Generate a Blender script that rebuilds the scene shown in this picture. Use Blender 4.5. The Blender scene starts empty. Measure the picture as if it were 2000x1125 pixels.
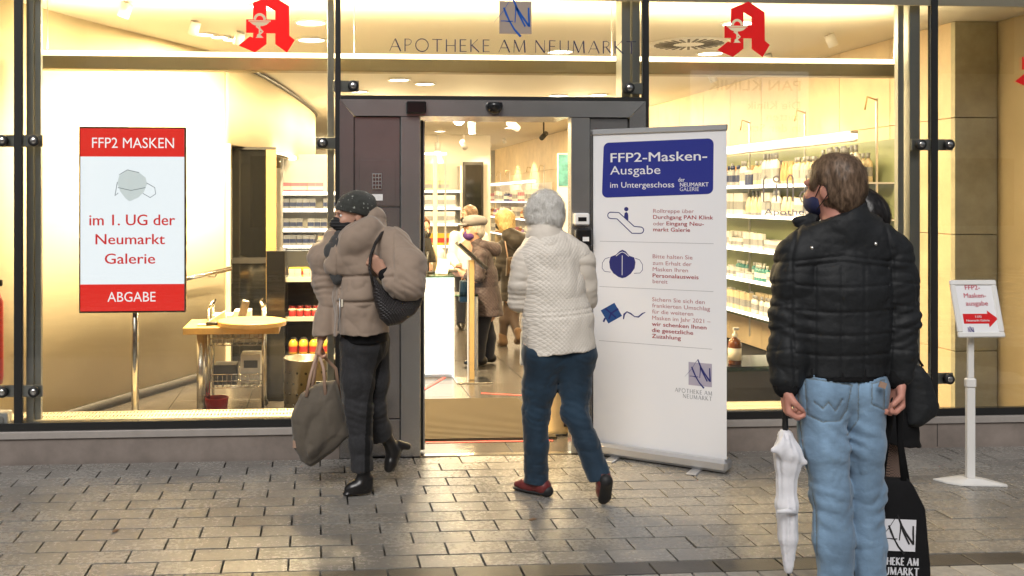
import bpy, math, random
import numpy as np
from mathutils import Vector, Matrix

random.seed(7)
RNG = np.random.default_rng(7)
scene = bpy.context.scene
COL = scene.collection

# ------------------------------------------------------------------ camera
# facade = plane Y 0, street towards -Y, shop interior towards +Y, ground Z 0
FPX, CAM_H, CAM_D, PX0, PY0, YAW = 1917.0, 1.62, 6.18, 759.0, 390.0, math.radians(4.15)
CY, SY = math.cos(YAW), math.sin(YAW)
cam_data = bpy.data.cameras.new('camera')
cam_data.sensor_width = 36.0
cam_data.lens = FPX / 2000.0 * 36.0
cam_data.shift_x = (1000.0 - PX0) / 2000.0
cam_data.shift_y = -(562.5 - PY0) / 2000.0
cam_data.clip_end = 400.0
cam = bpy.data.objects.new('camera', cam_data)
cam.location = (0.0, -CAM_D, CAM_H)
cam.rotation_euler = (math.radians(90), 0, -YAW)
COL.objects.link(cam)
scene.camera = cam

# ------------------------------------------------------------------ sky, sun, exposure
world = bpy.data.worlds.new('World')
scene.world = world
world.use_nodes = True
_nt = world.node_tree
_sky = _nt.nodes.new('ShaderNodeTexSky')
_sky.sky_type = 'NISHITA'
_sky.sun_disc = False
_sky.sun_elevation = math.radians(42)
_sky.sun_rotation = math.radians(200)
_sky.air_density = 1.0
_sky.dust_density = 4.0
_bg = _nt.nodes['Background']
_bg.inputs['Strength'].default_value = 0.055
_hsv = _nt.nodes.new('ShaderNodeHueSaturation')       # overcast: the sky's blue is washed out
_hsv.inputs['Saturation'].default_value = 0.35
_nt.links.new(_sky.outputs['Color'], _hsv.inputs['Color'])
_nt.links.new(_hsv.outputs['Color'], _bg.inputs['Color'])

sun_data = bpy.data.lights.new('sun', 'SUN')
sun_data.energy = 1.15
sun_data.angle = math.radians(28)
sun_data.color = (1.0, 0.97, 0.93)
sun = bpy.data.objects.new('sun', sun_data)
sun.rotation_euler = (math.radians(48), 0, math.radians(-20))
COL.objects.link(sun)

scene.view_settings.view_transform = 'Standard'
scene.view_settings.look = 'None'
scene.view_settings.gamma = 1.0
scene.view_settings.exposure = 0.55
scene.view_settings.use_curve_mapping = False
scene.cycles.use_denoising = True
scene.cycles.max_bounces = 8
scene.cycles.transparent_max_bounces = 16
scene.cycles.sample_clamp_indirect = 6.0
scene.cycles.caustics_reflective = False
scene.cycles.caustics_refractive = False

# ------------------------------------------------------------------ survey helpers: photo measurements -> metres
def at(px, py, Y=0.0):
    a = (px - PX0) / FPX; b = (py - PY0) / FPX
    t = (Y + CAM_D) / (CY - a * SY)
    return Vector((t * (a * CY + SY), Y, CAM_H - b * t))
def gnd(px, py, z=0.0):
    a = (px - PX0) / FPX; b = (py - PY0) / FPX
    t = (CAM_H - z) / b
    return Vector((t * (a * CY + SY), -CAM_D + t * (CY - a * SY), z))
def atx(px, py, X):
    a = (px - PX0) / FPX; b = (py - PY0) / FPX
    t = X / (a * CY + SY)
    return Vector((X, -CAM_D + t * (CY - a * SY), CAM_H - b * t))

# ------------------------------------------------------------------ materials
MATS = {}
def mat(name, col, rough=0.6, metal=0.0, spec=0.5, noise=None, bump=None, emit=None, alpha=None, rnd=0.0, coat=0.0, sheen=0.0, rough_noise=0.0, world=False):
    """noise=(scale, amount) mottles the colour; bump=(scale, strength); rnd: value shift per object; emit=(colour, strength)"""
    if name in MATS: return MATS[name]
    m = bpy.data.materials.new(name); m.use_nodes = True
    nt = m.node_tree; N = nt.nodes; L = nt.links
    b = N['Principled BSDF']
    b.inputs['Roughness'].default_value = rough
    b.inputs['Metallic'].default_value = metal
    b.inputs['Specular IOR Level'].default_value = spec
    b.inputs['Coat Weight'].default_value = coat
    b.inputs['Sheen Weight'].default_value = sheen
    c4 = (*col, 1.0)
    b.inputs['Base Color'].default_value = c4
    tc = N.new('ShaderNodeTexCoord')
    src = None
    co = N.new('ShaderNodeNewGeometry').outputs['Position'] if world else tc.outputs['Object']
    if noise:
        t = N.new('ShaderNodeTexNoise'); t.inputs['Scale'].default_value = noise[0]; t.inputs['Detail'].default_value = 6
        t.inputs['Roughness'].default_value = 0.65
        L.new(co, t.inputs['Vector'])
        mr = N.new('ShaderNodeMapRange'); mr.inputs['From Min'].default_value = 0.3; mr.inputs['From Max'].default_value = 0.7
        mr.inputs['To Min'].default_value = 1 - noise[1]; mr.inputs['To Max'].default_value = 1 + noise[1]
        L.new(t.outputs['Fac'], mr.inputs['Value'])
        src = mr.outputs['Result']
        if rough_noise:
            r2 = N.new('ShaderNodeMapRange'); r2.inputs['From Min'].default_value = 0.3; r2.inputs['From Max'].default_value = 0.7
            r2.inputs['To Min'].default_value = rough - rough_noise; r2.inputs['To Max'].default_value = rough + rough_noise
            L.new(t.outputs['Fac'], r2.inputs['Value']); L.new(r2.outputs['Result'], b.inputs['Roughness'])
    if rnd:
        oi = N.new('ShaderNodeObjectInfo')
        mr = N.new('ShaderNodeMapRange'); mr.inputs['To Min'].default_value = 1 - rnd; mr.inputs['To Max'].default_value = 1 + rnd
        L.new(oi.outputs['Random'], mr.inputs['Value'])
        if src is not None:
            mu = N.new('ShaderNodeMath'); mu.operation = 'MULTIPLY'; L.new(src, mu.inputs[0]); L.new(mr.outputs['Result'], mu.inputs[1]); src = mu.outputs[0]
        else: src = mr.outputs['Result']
    if src is not None:
        vm = N.new('ShaderNodeVectorMath'); vm.operation = 'SCALE'; vm.inputs[0].default_value = col
        L.new(src, vm.inputs['Scale']); L.new(vm.outputs['Vector'], b.inputs['Base Color'])
    if bump:
        t = N.new('ShaderNodeTexNoise'); t.inputs['Scale'].default_value = bump[0]; t.inputs['Detail'].default_value = 5
        L.new(co, t.inputs['Vector'])
        bp = N.new('ShaderNodeBump'); bp.inputs['Strength'].default_value = bump[1]; bp.inputs['Distance'].default_value = 0.01
        L.new(t.outputs['Fac'], bp.inputs['Height']); L.new(bp.outputs['Normal'], b.inputs['Normal'])
    if emit:
        b.inputs['Emission Color'].default_value = (*emit[0], 1); b.inputs['Emission Strength'].default_value = emit[1]
    MATS[name] = m
    return m

def glass_mat(name, tint=(1, 1, 1), refl=1.0, ior=1.5):
    """thin clear glass: Fresnel mix of see-through and mirror"""
    if name in MATS: return MATS[name]
    m = bpy.data.materials.new(name); m.use_nodes = True
    nt = m.node_tree; N = nt.nodes; L = nt.links
    N.remove(N['Principled BSDF']); out = N['Material Output']
    tr = N.new('ShaderNodeBsdfTransparent'); tr.inputs['Color'].default_value = (*tint, 1)
    gl = N.new('ShaderNodeBsdfGlossy'); gl.inputs['Roughness'].default_value = 0.0
    fr = N.new('ShaderNodeFresnel'); fr.inputs['IOR'].default_value = ior
    mu = N.new('ShaderNodeMath'); mu.operation = 'MULTIPLY'; mu.inputs[1].default_value = refl
    mx = N.new('ShaderNodeMixShader')
    L.new(fr.outputs['Fac'], mu.inputs[0]); L.new(mu.outputs[0], mx.inputs['Fac'])
    L.new(tr.outputs['BSDF'], mx.inputs[1]); L.new(gl.outputs['BSDF'], mx.inputs[2]); L.new(mx.outputs['Shader'], out.inputs['Surface'])
    MATS[name] = m
    return m

# ------------------------------------------------------------------ mesh helpers
class MB:
    """collects shapes; build() links them as ONE mesh object"""
    def __init__(s): s.v = []; s.f = []; s.smooth = []
    def add(s, verts, faces, smooth=False):
        o = len(s.v); s.v += [tuple(v) for v in verts]
        for f in faces: s.f.append(tuple(i + o for i in f)); s.smooth.append(smooth)
        return s
    def box(s, x0, x1, y0, y1, z0, z1, M=None, ch=0.0):
        """ch > 0 chamfers all edges"""
        if ch <= 0:
            v = [(x, y, z) for z in (z0, z1) for y in (y0, y1) for x in (x0, x1)]
            f = [(0, 2, 3, 1), (4, 5, 7, 6), (0, 1, 5, 4), (2, 6, 7, 3), (0, 4, 6, 2), (1, 3, 7, 5)]
        else:
            v = []; idx = {}
            X = (x0, x1); Y = (y0, y1); Z = (z0, z1)
            for i in (0, 1):
                for j in (0, 1):
                    for k in (0, 1):
                        sx, sy, sz = (1 - 2 * i) * ch, (1 - 2 * j) * ch, (1 - 2 * k) * ch
                        for a, p in enumerate(((X[i], Y[j] + sy, Z[k] + sz), (X[i] + sx, Y[j], Z[k] + sz), (X[i] + sx, Y[j] + sy, Z[k]))):
                            idx[(i, j, k, a)] = len(v); v.append(p)
            f = []
            q = ((0, 0), (1, 0), (1, 1), (0, 1))
            for i in (0, 1):
                f.append([idx[(i, a, b, 0)] for a, b in (q if i else q[::-1])])
                f.append([idx[(a, i, b, 1)] for a, b in (q[::-1] if i else q)])
                f.append([idx[(a, b, i, 2)] for a, b in (q if i else q[::-1])])
            for a in (0, 1):
                for b in (0, 1):
                    f.append([idx[(a, b, 0, 0)], idx[(a, b, 1, 0)], idx[(a, b, 1, 1)], idx[(a, b, 0, 1)]])
                    f.append([idx[(a, 0, b, 0)], idx[(a, 1, b, 0)], idx[(a, 1, b, 2)], idx[(a, 0, b, 2)]])
                    f.append([idx[(0, a, b, 1)], idx[(1, a, b, 1)], idx[(1, a, b, 2)], idx[(0, a, b, 2)]])
                    for c in (0, 1): f.append([idx[(a, b, c, 0)], idx[(a, b, c, 1)], idx[(a, b, c, 2)]])
        if M is not None: v = [tuple(M @ Vector(p)) for p in v]
        return s.add(v, f)
    def tube(s, pts, r, n=10, caps=True, smooth=True, flat=1.0, side=None):
        """swept tube; r may be a list"""
        pts = [Vector(p) for p in pts]; rs = r if isinstance(r, (list, tuple)) else [r] * len(pts)
        v = []; f = []
        up = Vector(side) if side else None
        for i, p in enumerate(pts):
            d = (pts[min(i + 1, len(pts) - 1)] - pts[max(i - 1, 0)]).normalized()
            if up is None: up = Vector((0, 0, 1)) if abs(d.z) < 0.9 else Vector((1, 0, 0))
            a = d.cross(up).normalized(); b = a.cross(d).normalized()
            if side is None: up = b
            for k in range(n):
                t = 2 * math.pi * k / n
                v.append(p + a * (math.cos(t) * rs[i]) + b * (math.sin(t) * rs[i] * flat))
        for i in range(len(pts) - 1):
            for k in range(n):
                f.append((i * n + k, i * n + (k + 1) % n, (i + 1) * n + (k + 1) % n, (i + 1) * n + k))
        s.add(v, f, smooth)
        if caps:
            o = len(s.v) - len(v)
            s.f.append(tuple(o + k for k in range(n))[::-1]); s.smooth.append(False)
            s.f.append(tuple(o + (len(pts) - 1) * n + k for k in range(n))); s.smooth.append(False)
        return s
    def lathe(s, prof, c=(0, 0, 0), n=20, smooth=True, M=None):
        """prof [(r, z)...] about Z through c"""
        v = []; f = []
        for r, z in prof:
            for k in range(n):
                t = 2 * math.pi * k / n; v.append(Vector((c[0] + r * math.cos(t), c[1] + r * math.sin(t), c[2] + z)))
        for i in range(len(prof) - 1):
            for k in range(n): f.append((i * n + k, i * n + (k + 1) % n, (i + 1) * n + (k + 1) % n, (i + 1) * n + k))
        if prof[0][0] > 1e-6: f.append(tuple(range(n))[::-1])
        if prof[-1][0] > 1e-6: f.append(tuple((len(prof) - 1) * n + k for k in range(n)))
        if M is not None: v = [M @ p for p in v]
        return s.add(v, f, smooth)
    def prism(s, poly, d0, d1, frame):
        """polygon (u, w) extruded along the frame's normal; frame = (origin, U, W, N)"""
        o, U, W, Nn = frame; n = len(poly)
        v = [o + U * u + W * w + Nn * d0 for u, w in poly] + [o + U * u + W * w + Nn * d1 for u, w in poly]
        f = [tuple(range(n))[::-1], tuple(range(n, 2 * n))] + [(i, (i + 1) % n, n + (i + 1) % n, n + i) for i in range(n)]
        return s.add(v, f)
    def stroke(s, pts, ws, frame, d0, d1):
        """a drawn stroke of varying width, as a thin slab"""
        o, U, W, Nn = frame; P = [Vector((p[0], p[1])) for p in pts]; L = []; R = []
        for i, p in enumerate(P):
            d = (P[min(i + 1, len(P) - 1)] - P[max(i - 1, 0)]).normalized(); n = Vector((-d.y, d.x)); w = ws[i] / 2 if isinstance(ws, (list, tuple)) else ws / 2
            L.append(p + n * w); R.append(p - n * w)
        for i in range(len(P) - 1):
            s.prism([tuple(L[i]), tuple(R[i]), tuple(R[i + 1]), tuple(L[i + 1])], d0, d1, frame)
        return s
    def build(s, name, m, parent=None, fix=True):
        me = bpy.data.meshes.new(name); me.from_pydata(s.v, [], s.f)
        me.polygons.foreach_set('use_smooth', s.smooth)
        if fix:
            import bmesh
            bm = bmesh.new(); bm.from_mesh(me); bmesh.ops.recalc_face_normals(bm, faces=bm.faces); bm.to_mesh(me); bm.free()
        me.update()
        return obj(name, me, m, parent)

def obj(name, me, m=None, parent=None):
    o = bpy.data.objects.new(name, me); COL.objects.link(o)
    if m is not None:
        if isinstance(m, str): m = MATS[m]
        if not me.materials: me.materials.append(m)
    if parent is not None: o.parent = parent
    return o
def tag(o, label=None, cat=None, group=None, kind=None):
    if label: o['label'] = label
    if cat: o['category'] = cat
    if group: o['group'] = group
    if kind: o['kind'] = kind
    return o
def thing(name, loc, label, cat, group=None, rz=0.0):
    o = bpy.data.objects.new(name, None); COL.objects.link(o); o.empty_display_size = 0.1
    o.location = loc; o.rotation_euler = (0, 0, rz)
    return tag(o, label, cat, group)
def share(o, name=None, parent=None, loc=None, rz=None):
    c = o.copy(); COL.objects.link(c)
    if name: c.name = name
    c.parent = parent
    if loc is not None: c.location = loc
    if rz is not None: c.rotation_euler = (0, 0, rz)
    return c
def copy_tree(o, parent=None):
    c = o.copy(); COL.objects.link(c); c.parent = parent
    for ch in list(o.children): copy_tree(ch, c)
    return c
def box(name, x0, x1, y0, y1, z0, z1, m, parent=None, ch=0.0): return MB().box(x0, x1, y0, y1, z0, z1, ch=ch).build(name, m, parent)

# lettering: text curves are collected and turned into meshes in one go at the end
TEXTS = []
def text(name, body, loc, h, width, m, parent, bold=0.0, U=(1, 0, 0), W=(0, 0, 1), align='LEFT', depth=0.0008, label=None, lines=1.0, shear=0.0):
    """h = capital height, width = total width the line is fitted to (None: natural); U, W = reading direction and up, in the parent's space"""
    c = bpy.data.curves.new(name, 'FONT'); c.body = body; c.size = 1.0; c.offset = bold if bold <= 0.003 else 0.0; c.extrude = 0.0; c.resolution_u = 3; c.shear = shear
    c.space_line = lines
    o = bpy.data.objects.new(name, c); COL.objects.link(o)
    TEXTS.append((o, name, Vector(loc), h, width, m, parent, Vector(U), Vector(W), align, depth, label, bold))
def finish_texts():
    bpy.context.view_layer.update()
    dg = bpy.context.evaluated_depsgraph_get()
    for o, name, loc, h, width, m, parent, U, W, align, depth, label, bold in TEXTS:
        me = bpy.data.meshes.new_from_object(o.evaluated_get(dg))
        co = np.zeros(len(me.vertices) * 3); me.vertices.foreach_get('co', co); co = co.reshape(-1, 3)
        sz = h / 0.69; sx = sz
        lo, hi = co[:, 0].min(), co[:, 0].max()
        if width: sx = width / max(hi - lo, 1e-6)
        x = (co[:, 0] - lo) * sx
        if align == 'CENTER': x -= (hi - lo) * sx / 2
        if align == 'RIGHT': x -= (hi - lo) * sx
        z = co[:, 1] * sz
        Nn = U.cross(W)          # points towards the reader
        P = np.outer(x, U) + np.outer(z, W) + np.array(loc)[None, :]
        if bold > 0.004:      # heavier weight: the same outlines laid twice more, slightly to the sides, each a hair proud of the last
            Fs = [tuple(p.vertices) for p in me.polygons]; nv = len(P); s_ = bold * 1.15 * sz; Un = np.array(U); Nv = np.array(Nn)
            P = np.concatenate([P, P - Un * s_ + Nv * 0.00012, P + Un * s_ + Nv * 0.00024, P + np.array(W) * s_ * 0.6 + Nv * 0.00036])
            me = bpy.data.meshes.new(name); me.from_pydata(P.tolist(), [], [tuple(i + k * nv for i in f) for k in range(4) for f in Fs])
        else: me.vertices.foreach_set('co', P.ravel())
        me.update()
        me.materials.clear()
        n = obj(name, me, m, parent)
        if label: n['label'] = label
        c = o.data; bpy.data.objects.remove(o); bpy.data.curves.remove(c)
    TEXTS.clear()
# ------------------------------------------------------------------ figures: smooth solids on a voxel grid, skinned with surface nets
def vnoise(P, scale, seed=0):
    """value noise in -1..1"""
    Q = P * scale + seed * 17.31
    I = np.floor(Q).astype(np.int64); F = (Q - I).astype(np.float32); F = F * F * (3 - 2 * F)
    out = np.zeros(len(P), np.float32)
    for dx in (0, 1):
        for dy in (0, 1):
            for dz in (0, 1):
                hsh = ((I[:, 0] + dx) * 374761393 + (I[:, 1] + dy) * 668265263 + (I[:, 2] + dz) * 2147483647 + seed * 144665) & 0x7fffffff
                hsh = ((hsh ^ (hsh >> 13)) * 1274126177) & 0x7fffffff
                val = ((hsh ^ (hsh >> 16)) & 0xffff).astype(np.float32) / 32767.5 - 1
                w = (F[:, 0] if dx else 1 - F[:, 0]) * (F[:, 1] if dy else 1 - F[:, 1]) * (F[:, 2] if dz else 1 - F[:, 2])
                out += val * w
    return out

class Solid:
    def __init__(s, lo, hi, vox):
        s.vox = vox; s.lo = np.array(lo, np.float32)
        s.n = [int(math.ceil((hi[i] - lo[i]) / vox)) + 1 for i in range(3)]
        s.D = np.full(s.n, 0.2, np.float32)
        s.ax = [s.lo[i] + np.arange(s.n[i], dtype=np.float32) * vox for i in range(3)]
    def _sub(s, lo, hi):
        sl = []
        for i in range(3):
            a = max(0, int((lo[i] - s.lo[i]) / s.vox)); b = min(s.n[i], int((hi[i] - s.lo[i]) / s.vox) + 2)
            if b <= a: return None
            sl.append(slice(a, b))
        return tuple(sl)
    def _grid(s, sl):
        return np.meshgrid(s.ax[0][sl[0]], s.ax[1][sl[1]], s.ax[2][sl[2]], indexing='ij')
    def _merge(s, sl, d, k, sub=False):
        D = s.D[sl]
        if sub:
            d = -d
            if k > 0:
                h = np.clip(0.5 - 0.5 * (D - d) / k, 0, 1); s.D[sl] = D * (1 - h) + d * h + k * h * (1 - h)
            else: s.D[sl] = np.maximum(D, d)
        elif k > 0:
            h = np.clip(0.5 + 0.5 * (D - d) / k, 0, 1); s.D[sl] = D * (1 - h) + d * h - k * h * (1 - h)
        else: s.D[sl] = np.minimum(D, d)
    def cap(s, a, b, ra, rb, k=0.02, flat=None, sub=False):
        """rounded cone; flat=(direction, factor): cross-section made thinner (factor > 1) or wider (< 1) along direction"""
        a = np.array(a, np.float32); b = np.array(b, np.float32); R = max(ra, rb); g = R
        if flat: g = R / min(1.0, flat[1])
        m = g + k + 4 * s.vox
        sl = s._sub(np.minimum(a, b) - m, np.maximum(a, b) + m)
        if sl is None: return s
        X, Y, Z = s._grid(sl); X = X - a[0]; Y = Y - a[1]; Z = Z - a[2]
        e = b - a
        if flat:
            n = np.array(flat[0], np.float32); n /= np.linalg.norm(n); q = (X * n[0] + Y * n[1] + Z * n[2]) * (flat[1] - 1)
            X = X + q * n[0]; Y = Y + q * n[1]; Z = Z + q * n[2]; e = e + n * float(e @ n) * (flat[1] - 1)
        t = np.clip((X * e[0] + Y * e[1] + Z * e[2]) / max(float(e @ e), 1e-9), 0, 1)
        d = np.sqrt((X - t * e[0]) ** 2 + (Y - t * e[1]) ** 2 + (Z - t * e[2]) ** 2) - (ra + (rb - ra) * t)
        s._merge(sl, d, k, sub); return s
    def chain(s, pts, k=0.02, flat=None, sub=False):
        for p, q in zip(pts[:-1], pts[1:]): s.cap(p[0], q[0], p[1], q[1], k, flat, sub)
        return s
    def ell(s, c, r, k=0.02, rot=None, sub=False):
        """ellipsoid; rot = 3x3 whose columns are its axes"""
        c = np.array(c, np.float32); m = max(r) + k + 4 * s.vox
        sl = s._sub(c - m, c + m)
        if sl is None: return s
        X, Y, Z = s._grid(sl); X = X - c[0]; Y = Y - c[1]; Z = Z - c[2]
        if rot is not None:
            A = np.array(rot, np.float32)
            X, Y, Z = (X * A[0, i] + Y * A[1, i] + Z * A[2, i] for i in range(3))
        k0 = np.sqrt((X / r[0]) ** 2 + (Y / r[1]) ** 2 + (Z / r[2]) ** 2)
        k1 = np.sqrt((X / r[0] ** 2) ** 2 + (Y / r[1] ** 2) ** 2 + (Z / r[2] ** 2) ** 2)
        s._merge(sl, k0 * (k0 - 1) / np.maximum(k1, 1e-6), k, sub); return s
    def cut(s, p, n, k=0.0):
        """keep the side opposite to n"""
        n = np.array(n, np.float32); n /= np.linalg.norm(n)
        X, Y, Z = np.meshgrid(*s.ax, indexing='ij', sparse=True)
        d = (X - p[0]) * n[0] + (Y - p[1]) * n[1] + (Z - p[2]) * n[2]
        s.D = np.maximum(s.D, d); return s
    def copy(s):
        o = Solid.__new__(Solid); o.vox = s.vox; o.lo = s.lo; o.n = s.n; o.ax = s.ax; o.D = s.D.copy(); return o
    def shell(s, other, gap=0.0):
        """carve another solid (grown by gap) out of this one"""
        s.D = np.maximum(s.D, gap - other.D); return s
    def disp(s, fn, band=0.03):
        """fn(points) -> outward displacement in metres"""
        I = np.argwhere(np.abs(s.D) < band)
        P = s.lo + I.astype(np.float32) * s.vox
        s.D[I[:, 0], I[:, 1], I[:, 2]] -= fn(P).astype(np.float32); return s
    def mesh(s, name, m, parent=None, color=None, smooth=1):
        D = s.D; inside = D < 0
        nx, ny, nz = D.shape
        acc = np.zeros((nx - 1, ny - 1, nz - 1, 3), np.float32); cnt = np.zeros((nx - 1, ny - 1, nz - 1), np.float32)
        corners = [(i, j, k) for i in (0, 1) for j in (0, 1) for k in (0, 1)]
        def V(A, c): return A[c[0]:nx - 1 + c[0], c[1]:ny - 1 + c[1], c[2]:nz - 1 + c[2]]
        for a in corners:
            for ax in range(3):
                if a[ax]: continue
                b = list(a); b[ax] = 1
                da, db = V(D, a), V(D, b); mk = (da < 0) != (db < 0)
                t = np.where(mk, da / np.where(mk, da - db, 1), 0)
                for q in range(3):
                    acc[..., q] += np.where(mk, a[q] + (t if q == ax else 0), 0)
                cnt += mk
        cell = cnt > 0
        idx = -np.ones(cell.shape, np.int64); I = np.argwhere(cell); idx[cell] = np.arange(len(I))
        if len(I) == 0: print('EMPTY SOLID', name)
        P = s.lo + (I + acc[cell] / cnt[cell][:, None]) * s.vox
        quads = []
        for ax in range(3):
            o1, o2 = [(1, 2), (2, 0), (0, 1)][ax]
            sl0 = [slice(1, n - 1) for n in D.shape]; sl0[ax] = slice(0, D.shape[ax] - 1)
            sl1 = list(sl0); sl1[ax] = slice(1, D.shape[ax])
            A = inside[tuple(sl0)]; B = inside[tuple(sl1)]
            E = np.argwhere(A != B)
            if not len(E): continue
            flip = B[E[:, 0], E[:, 1], E[:, 2]]
            base = E + 1; base[:, ax] = E[:, ax]
            def cidx(d1, d2):
                c = base.copy(); c[:, o1] -= d1; c[:, o2] -= d2
                return idx[c[:, 0], c[:, 1], c[:, 2]]
            q = np.stack([cidx(1, 1), cidx(0, 1), cidx(0, 0), cidx(1, 0)], 1)
            q[flip] = q[flip][:, ::-1]
            quads.append(q)
        F = np.concatenate(quads); F = F[(F >= 0).all(1)]
        # light Laplacian smoothing against voxel steps
        for _ in range(smooth):
            S = np.zeros_like(P); C = np.zeros(len(P), np.float32)
            for a, b in ((0, 1), (1, 2), (2, 3), (3, 0)):
                np.add.at(S, F[:, a], P[F[:, b]]); np.add.at(S, F[:, b], P[F[:, a]])
                np.add.at(C, F[:, a], 1); np.add.at(C, F[:, b], 1)
            P = P * 0.5 + 0.5 * S / np.maximum(C, 1)[:, None]
        me = bpy.data.meshes.new(name)
        me.vertices.add(len(P)); me.vertices.foreach_set('co', P.astype(np.float32).ravel())
        me.loops.add(len(F) * 4); me.loops.foreach_set('vertex_index', F.astype(np.int32).ravel())
        me.polygons.add(len(F)); me.polygons.foreach_set('loop_start', np.arange(0, len(F) * 4, 4, dtype=np.int32))
        me.polygons.foreach_set('use_smooth', np.ones(len(F), bool))
        me.update(calc_edges=True); me.validate()
        if color is not None:
            ca = me.color_attributes.new('Col', 'FLOAT_COLOR', 'POINT')
            c = np.ones((len(P), 4), np.float32); c[:, :3] = color(P); ca.data.foreach_set('color', c.ravel())
        o = obj(name, me, m, parent); s.P = P; s.F = F
        return o

class Figure:
    """a person: local x = to the right across the view, y = away from the viewer, z up, origin on the ground"""
    def __init__(s, px, dep, label, zground=0.0, name='person'):
        s.px, s.dep = px, dep
        a = (px - PX0) / FPX
        s.loc = Vector((dep * (a * CY + SY), -CAM_D + dep * (CY - a * SY), zground))
        s.e = thing(name, s.loc, label, 'person', rz=-YAW)
        s.zg = zground
        s.sc = FPX / dep
    def Q(s, px, py, dv=0.0):
        d = s.dep + dv
        return np.array(((px - PX0) / FPX * d - (s.px - PX0) / FPX * s.dep, dv, CAM_H - (py - PY0) / FPX * d - s.zg), np.float32)
    def R(s, rpx): return rpx / s.sc
    def pxy(s, P):
        """local points -> photo measurements (for seams and patterns that sit at a known place on the garment)"""
        d = s.dep + P[:, 1]
        return PX0 + ((P[:, 0] + (s.px - PX0) / FPX * s.dep) / d) * FPX, PY0 + (CAM_H - s.zg - P[:, 2]) / d * FPX
    def C(s, lst): return [(s.Q(*p[:2], p[3] if len(p) > 3 else 0.0), s.R(p[2])) for p in lst]
    def solid(s, x0, x1, y0, y1, dv0, dv1, vox):
        """bounds given in photo measurements at the figure's depth"""
        a = s.Q(x0, y1, 0); b = s.Q(x1, y0, 0)
        return Solid((a[0] - 0.02, dv0, max(a[2] - 0.02, -0.03)), (b[0] + 0.02, dv1, b[2] + 0.02), vox)

def hand(S, W, f, sd, n, sc=1.0, curl=1.0, thumb=1.0):
    """hand rooted at wrist W: f towards the knuckles, sd from index to little finger, n where the palm faces"""
    W = np.array(W, np.float32); f, sd, n = (np.array(v, np.float32) / np.linalg.norm(v) for v in (f, sd, n))
    S.cap(W - f * 0.05 * sc, W, 0.024 * sc, 0.021 * sc, 0.015)
    for i in range(4):
        o = (i - 1.5) * 0.0195 * sc
        K = W + f * (0.088 - 0.004 * abs(i - 1)) * sc + sd * o
        S.cap(W + sd * o * 0.7 + f * 0.012 * sc, K, 0.0125 * sc, 0.0105 * sc, 0.012)
        l = (0.95, 1.06, 1.0, 0.8)[i] * sc
        a = curl
        p1 = K + (f * (1 - 0.55 * a) + n * 0.85 * a) * 0.036 * l
        p2 = p1 + (f * (0.9 - 1.3 * a) + n * (0.35 + 0.35 * a)) * 0.028 * l
        p3 = p2 + (f * (0.8 - 1.7 * a) + n * (0.3 - 0.25 * a)) * 0.02 * l
        S.cap(K, p1, 0.0098 * sc, 0.0088 * sc, 0.004); S.cap(p1, p2, 0.0088 * sc, 0.0078 * sc, 0.003); S.cap(p2, p3, 0.0078 * sc, 0.0068 * sc, 0.003)
    t0 = W + f * 0.02 * sc - sd * 0.022 * sc
    t1 = t0 + (f * 0.032 - sd * 0.02 + n * 0.018 * thumb) * sc; t2 = t1 + (f * 0.024 + n * 0.022 * thumb + sd * 0.006) * sc
    S.cap(t0, t1, 0.0135 * sc, 0.0105 * sc, 0.01); S.cap(t1, t2, 0.0105 * sc, 0.0085 * sc, 0.004)

def strands(P, F, sel, flow, n, length, width, seed=1, lift=0.004, jitter=0.35, droop=0.0):
    """tapering locks of hair lying on a hair solid: returns verts, faces"""
    rng = np.random.default_rng(seed)
    idx = np.flatnonzero(sel); pick = rng.choice(idx, n)
    # vertex normals
    fn = np.cross(P[F[:, 2]] - P[F[:, 0]], P[F[:, 3]] - P[F[:, 1]]); N = np.zeros_like(P)
    for a in range(4): np.add.at(N, F[:, a], fn)
    N /= np.maximum(np.linalg.norm(N, axis=1), 1e-9)[:, None]
    p = P[pick]; nn = N[pick]
    d = flow(p, nn) + rng.normal(0, jitter, p.shape)
    d -= nn * np.sum(d * nn, 1)[:, None]; d /= np.maximum(np.linalg.norm(d, axis=1), 1e-6)[:, None]
    s = np.cross(d, nn); L = length * rng.uniform(0.6, 1.3, n)[:, None]; w = width * rng.uniform(0.6, 1.3, n)[:, None]
    bend = rng.normal(0, 0.35, n)[:, None]
    V = []; ts = (0.0, 0.4, 0.75, 1.0)
    for t in ts:
        c = p + nn * (0.0005 + lift * math.sin(math.pi * (0.15 + 0.6 * t))) + d * L * t + s * bend * L * t * t - nn * (0.25 * L * t * t) + np.array((0, 0, -droop)) * L * t * t
        ww = w * (0.35 if t == 0 else 1 - 0.9 * t ** 2)
        V += [c - s * ww / 2, c + s * ww / 2]
    V = np.stack(V, 1).reshape(-1, 3); f = []
    for i in range(n):
        o = i * 8
        for j in range(3): f.append((o + 2 * j, o + 2 * j + 1, o + 2 * j + 3, o + 2 * j + 2))
    return V, f
def add_strands(o, V, f):
    me = o.data
    v0 = np.zeros(len(me.vertices) * 3, np.float32); me.vertices.foreach_get('co', v0)
    import bmesh
    bm = bmesh.new(); bm.from_mesh(me); vs = [bm.verts.new(p) for p in V]
    for q in f:
        fc = bm.faces.new([vs[i] for i in q]); fc.smooth = True
    bm.to_mesh(me); bm.free(); me.update()
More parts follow.
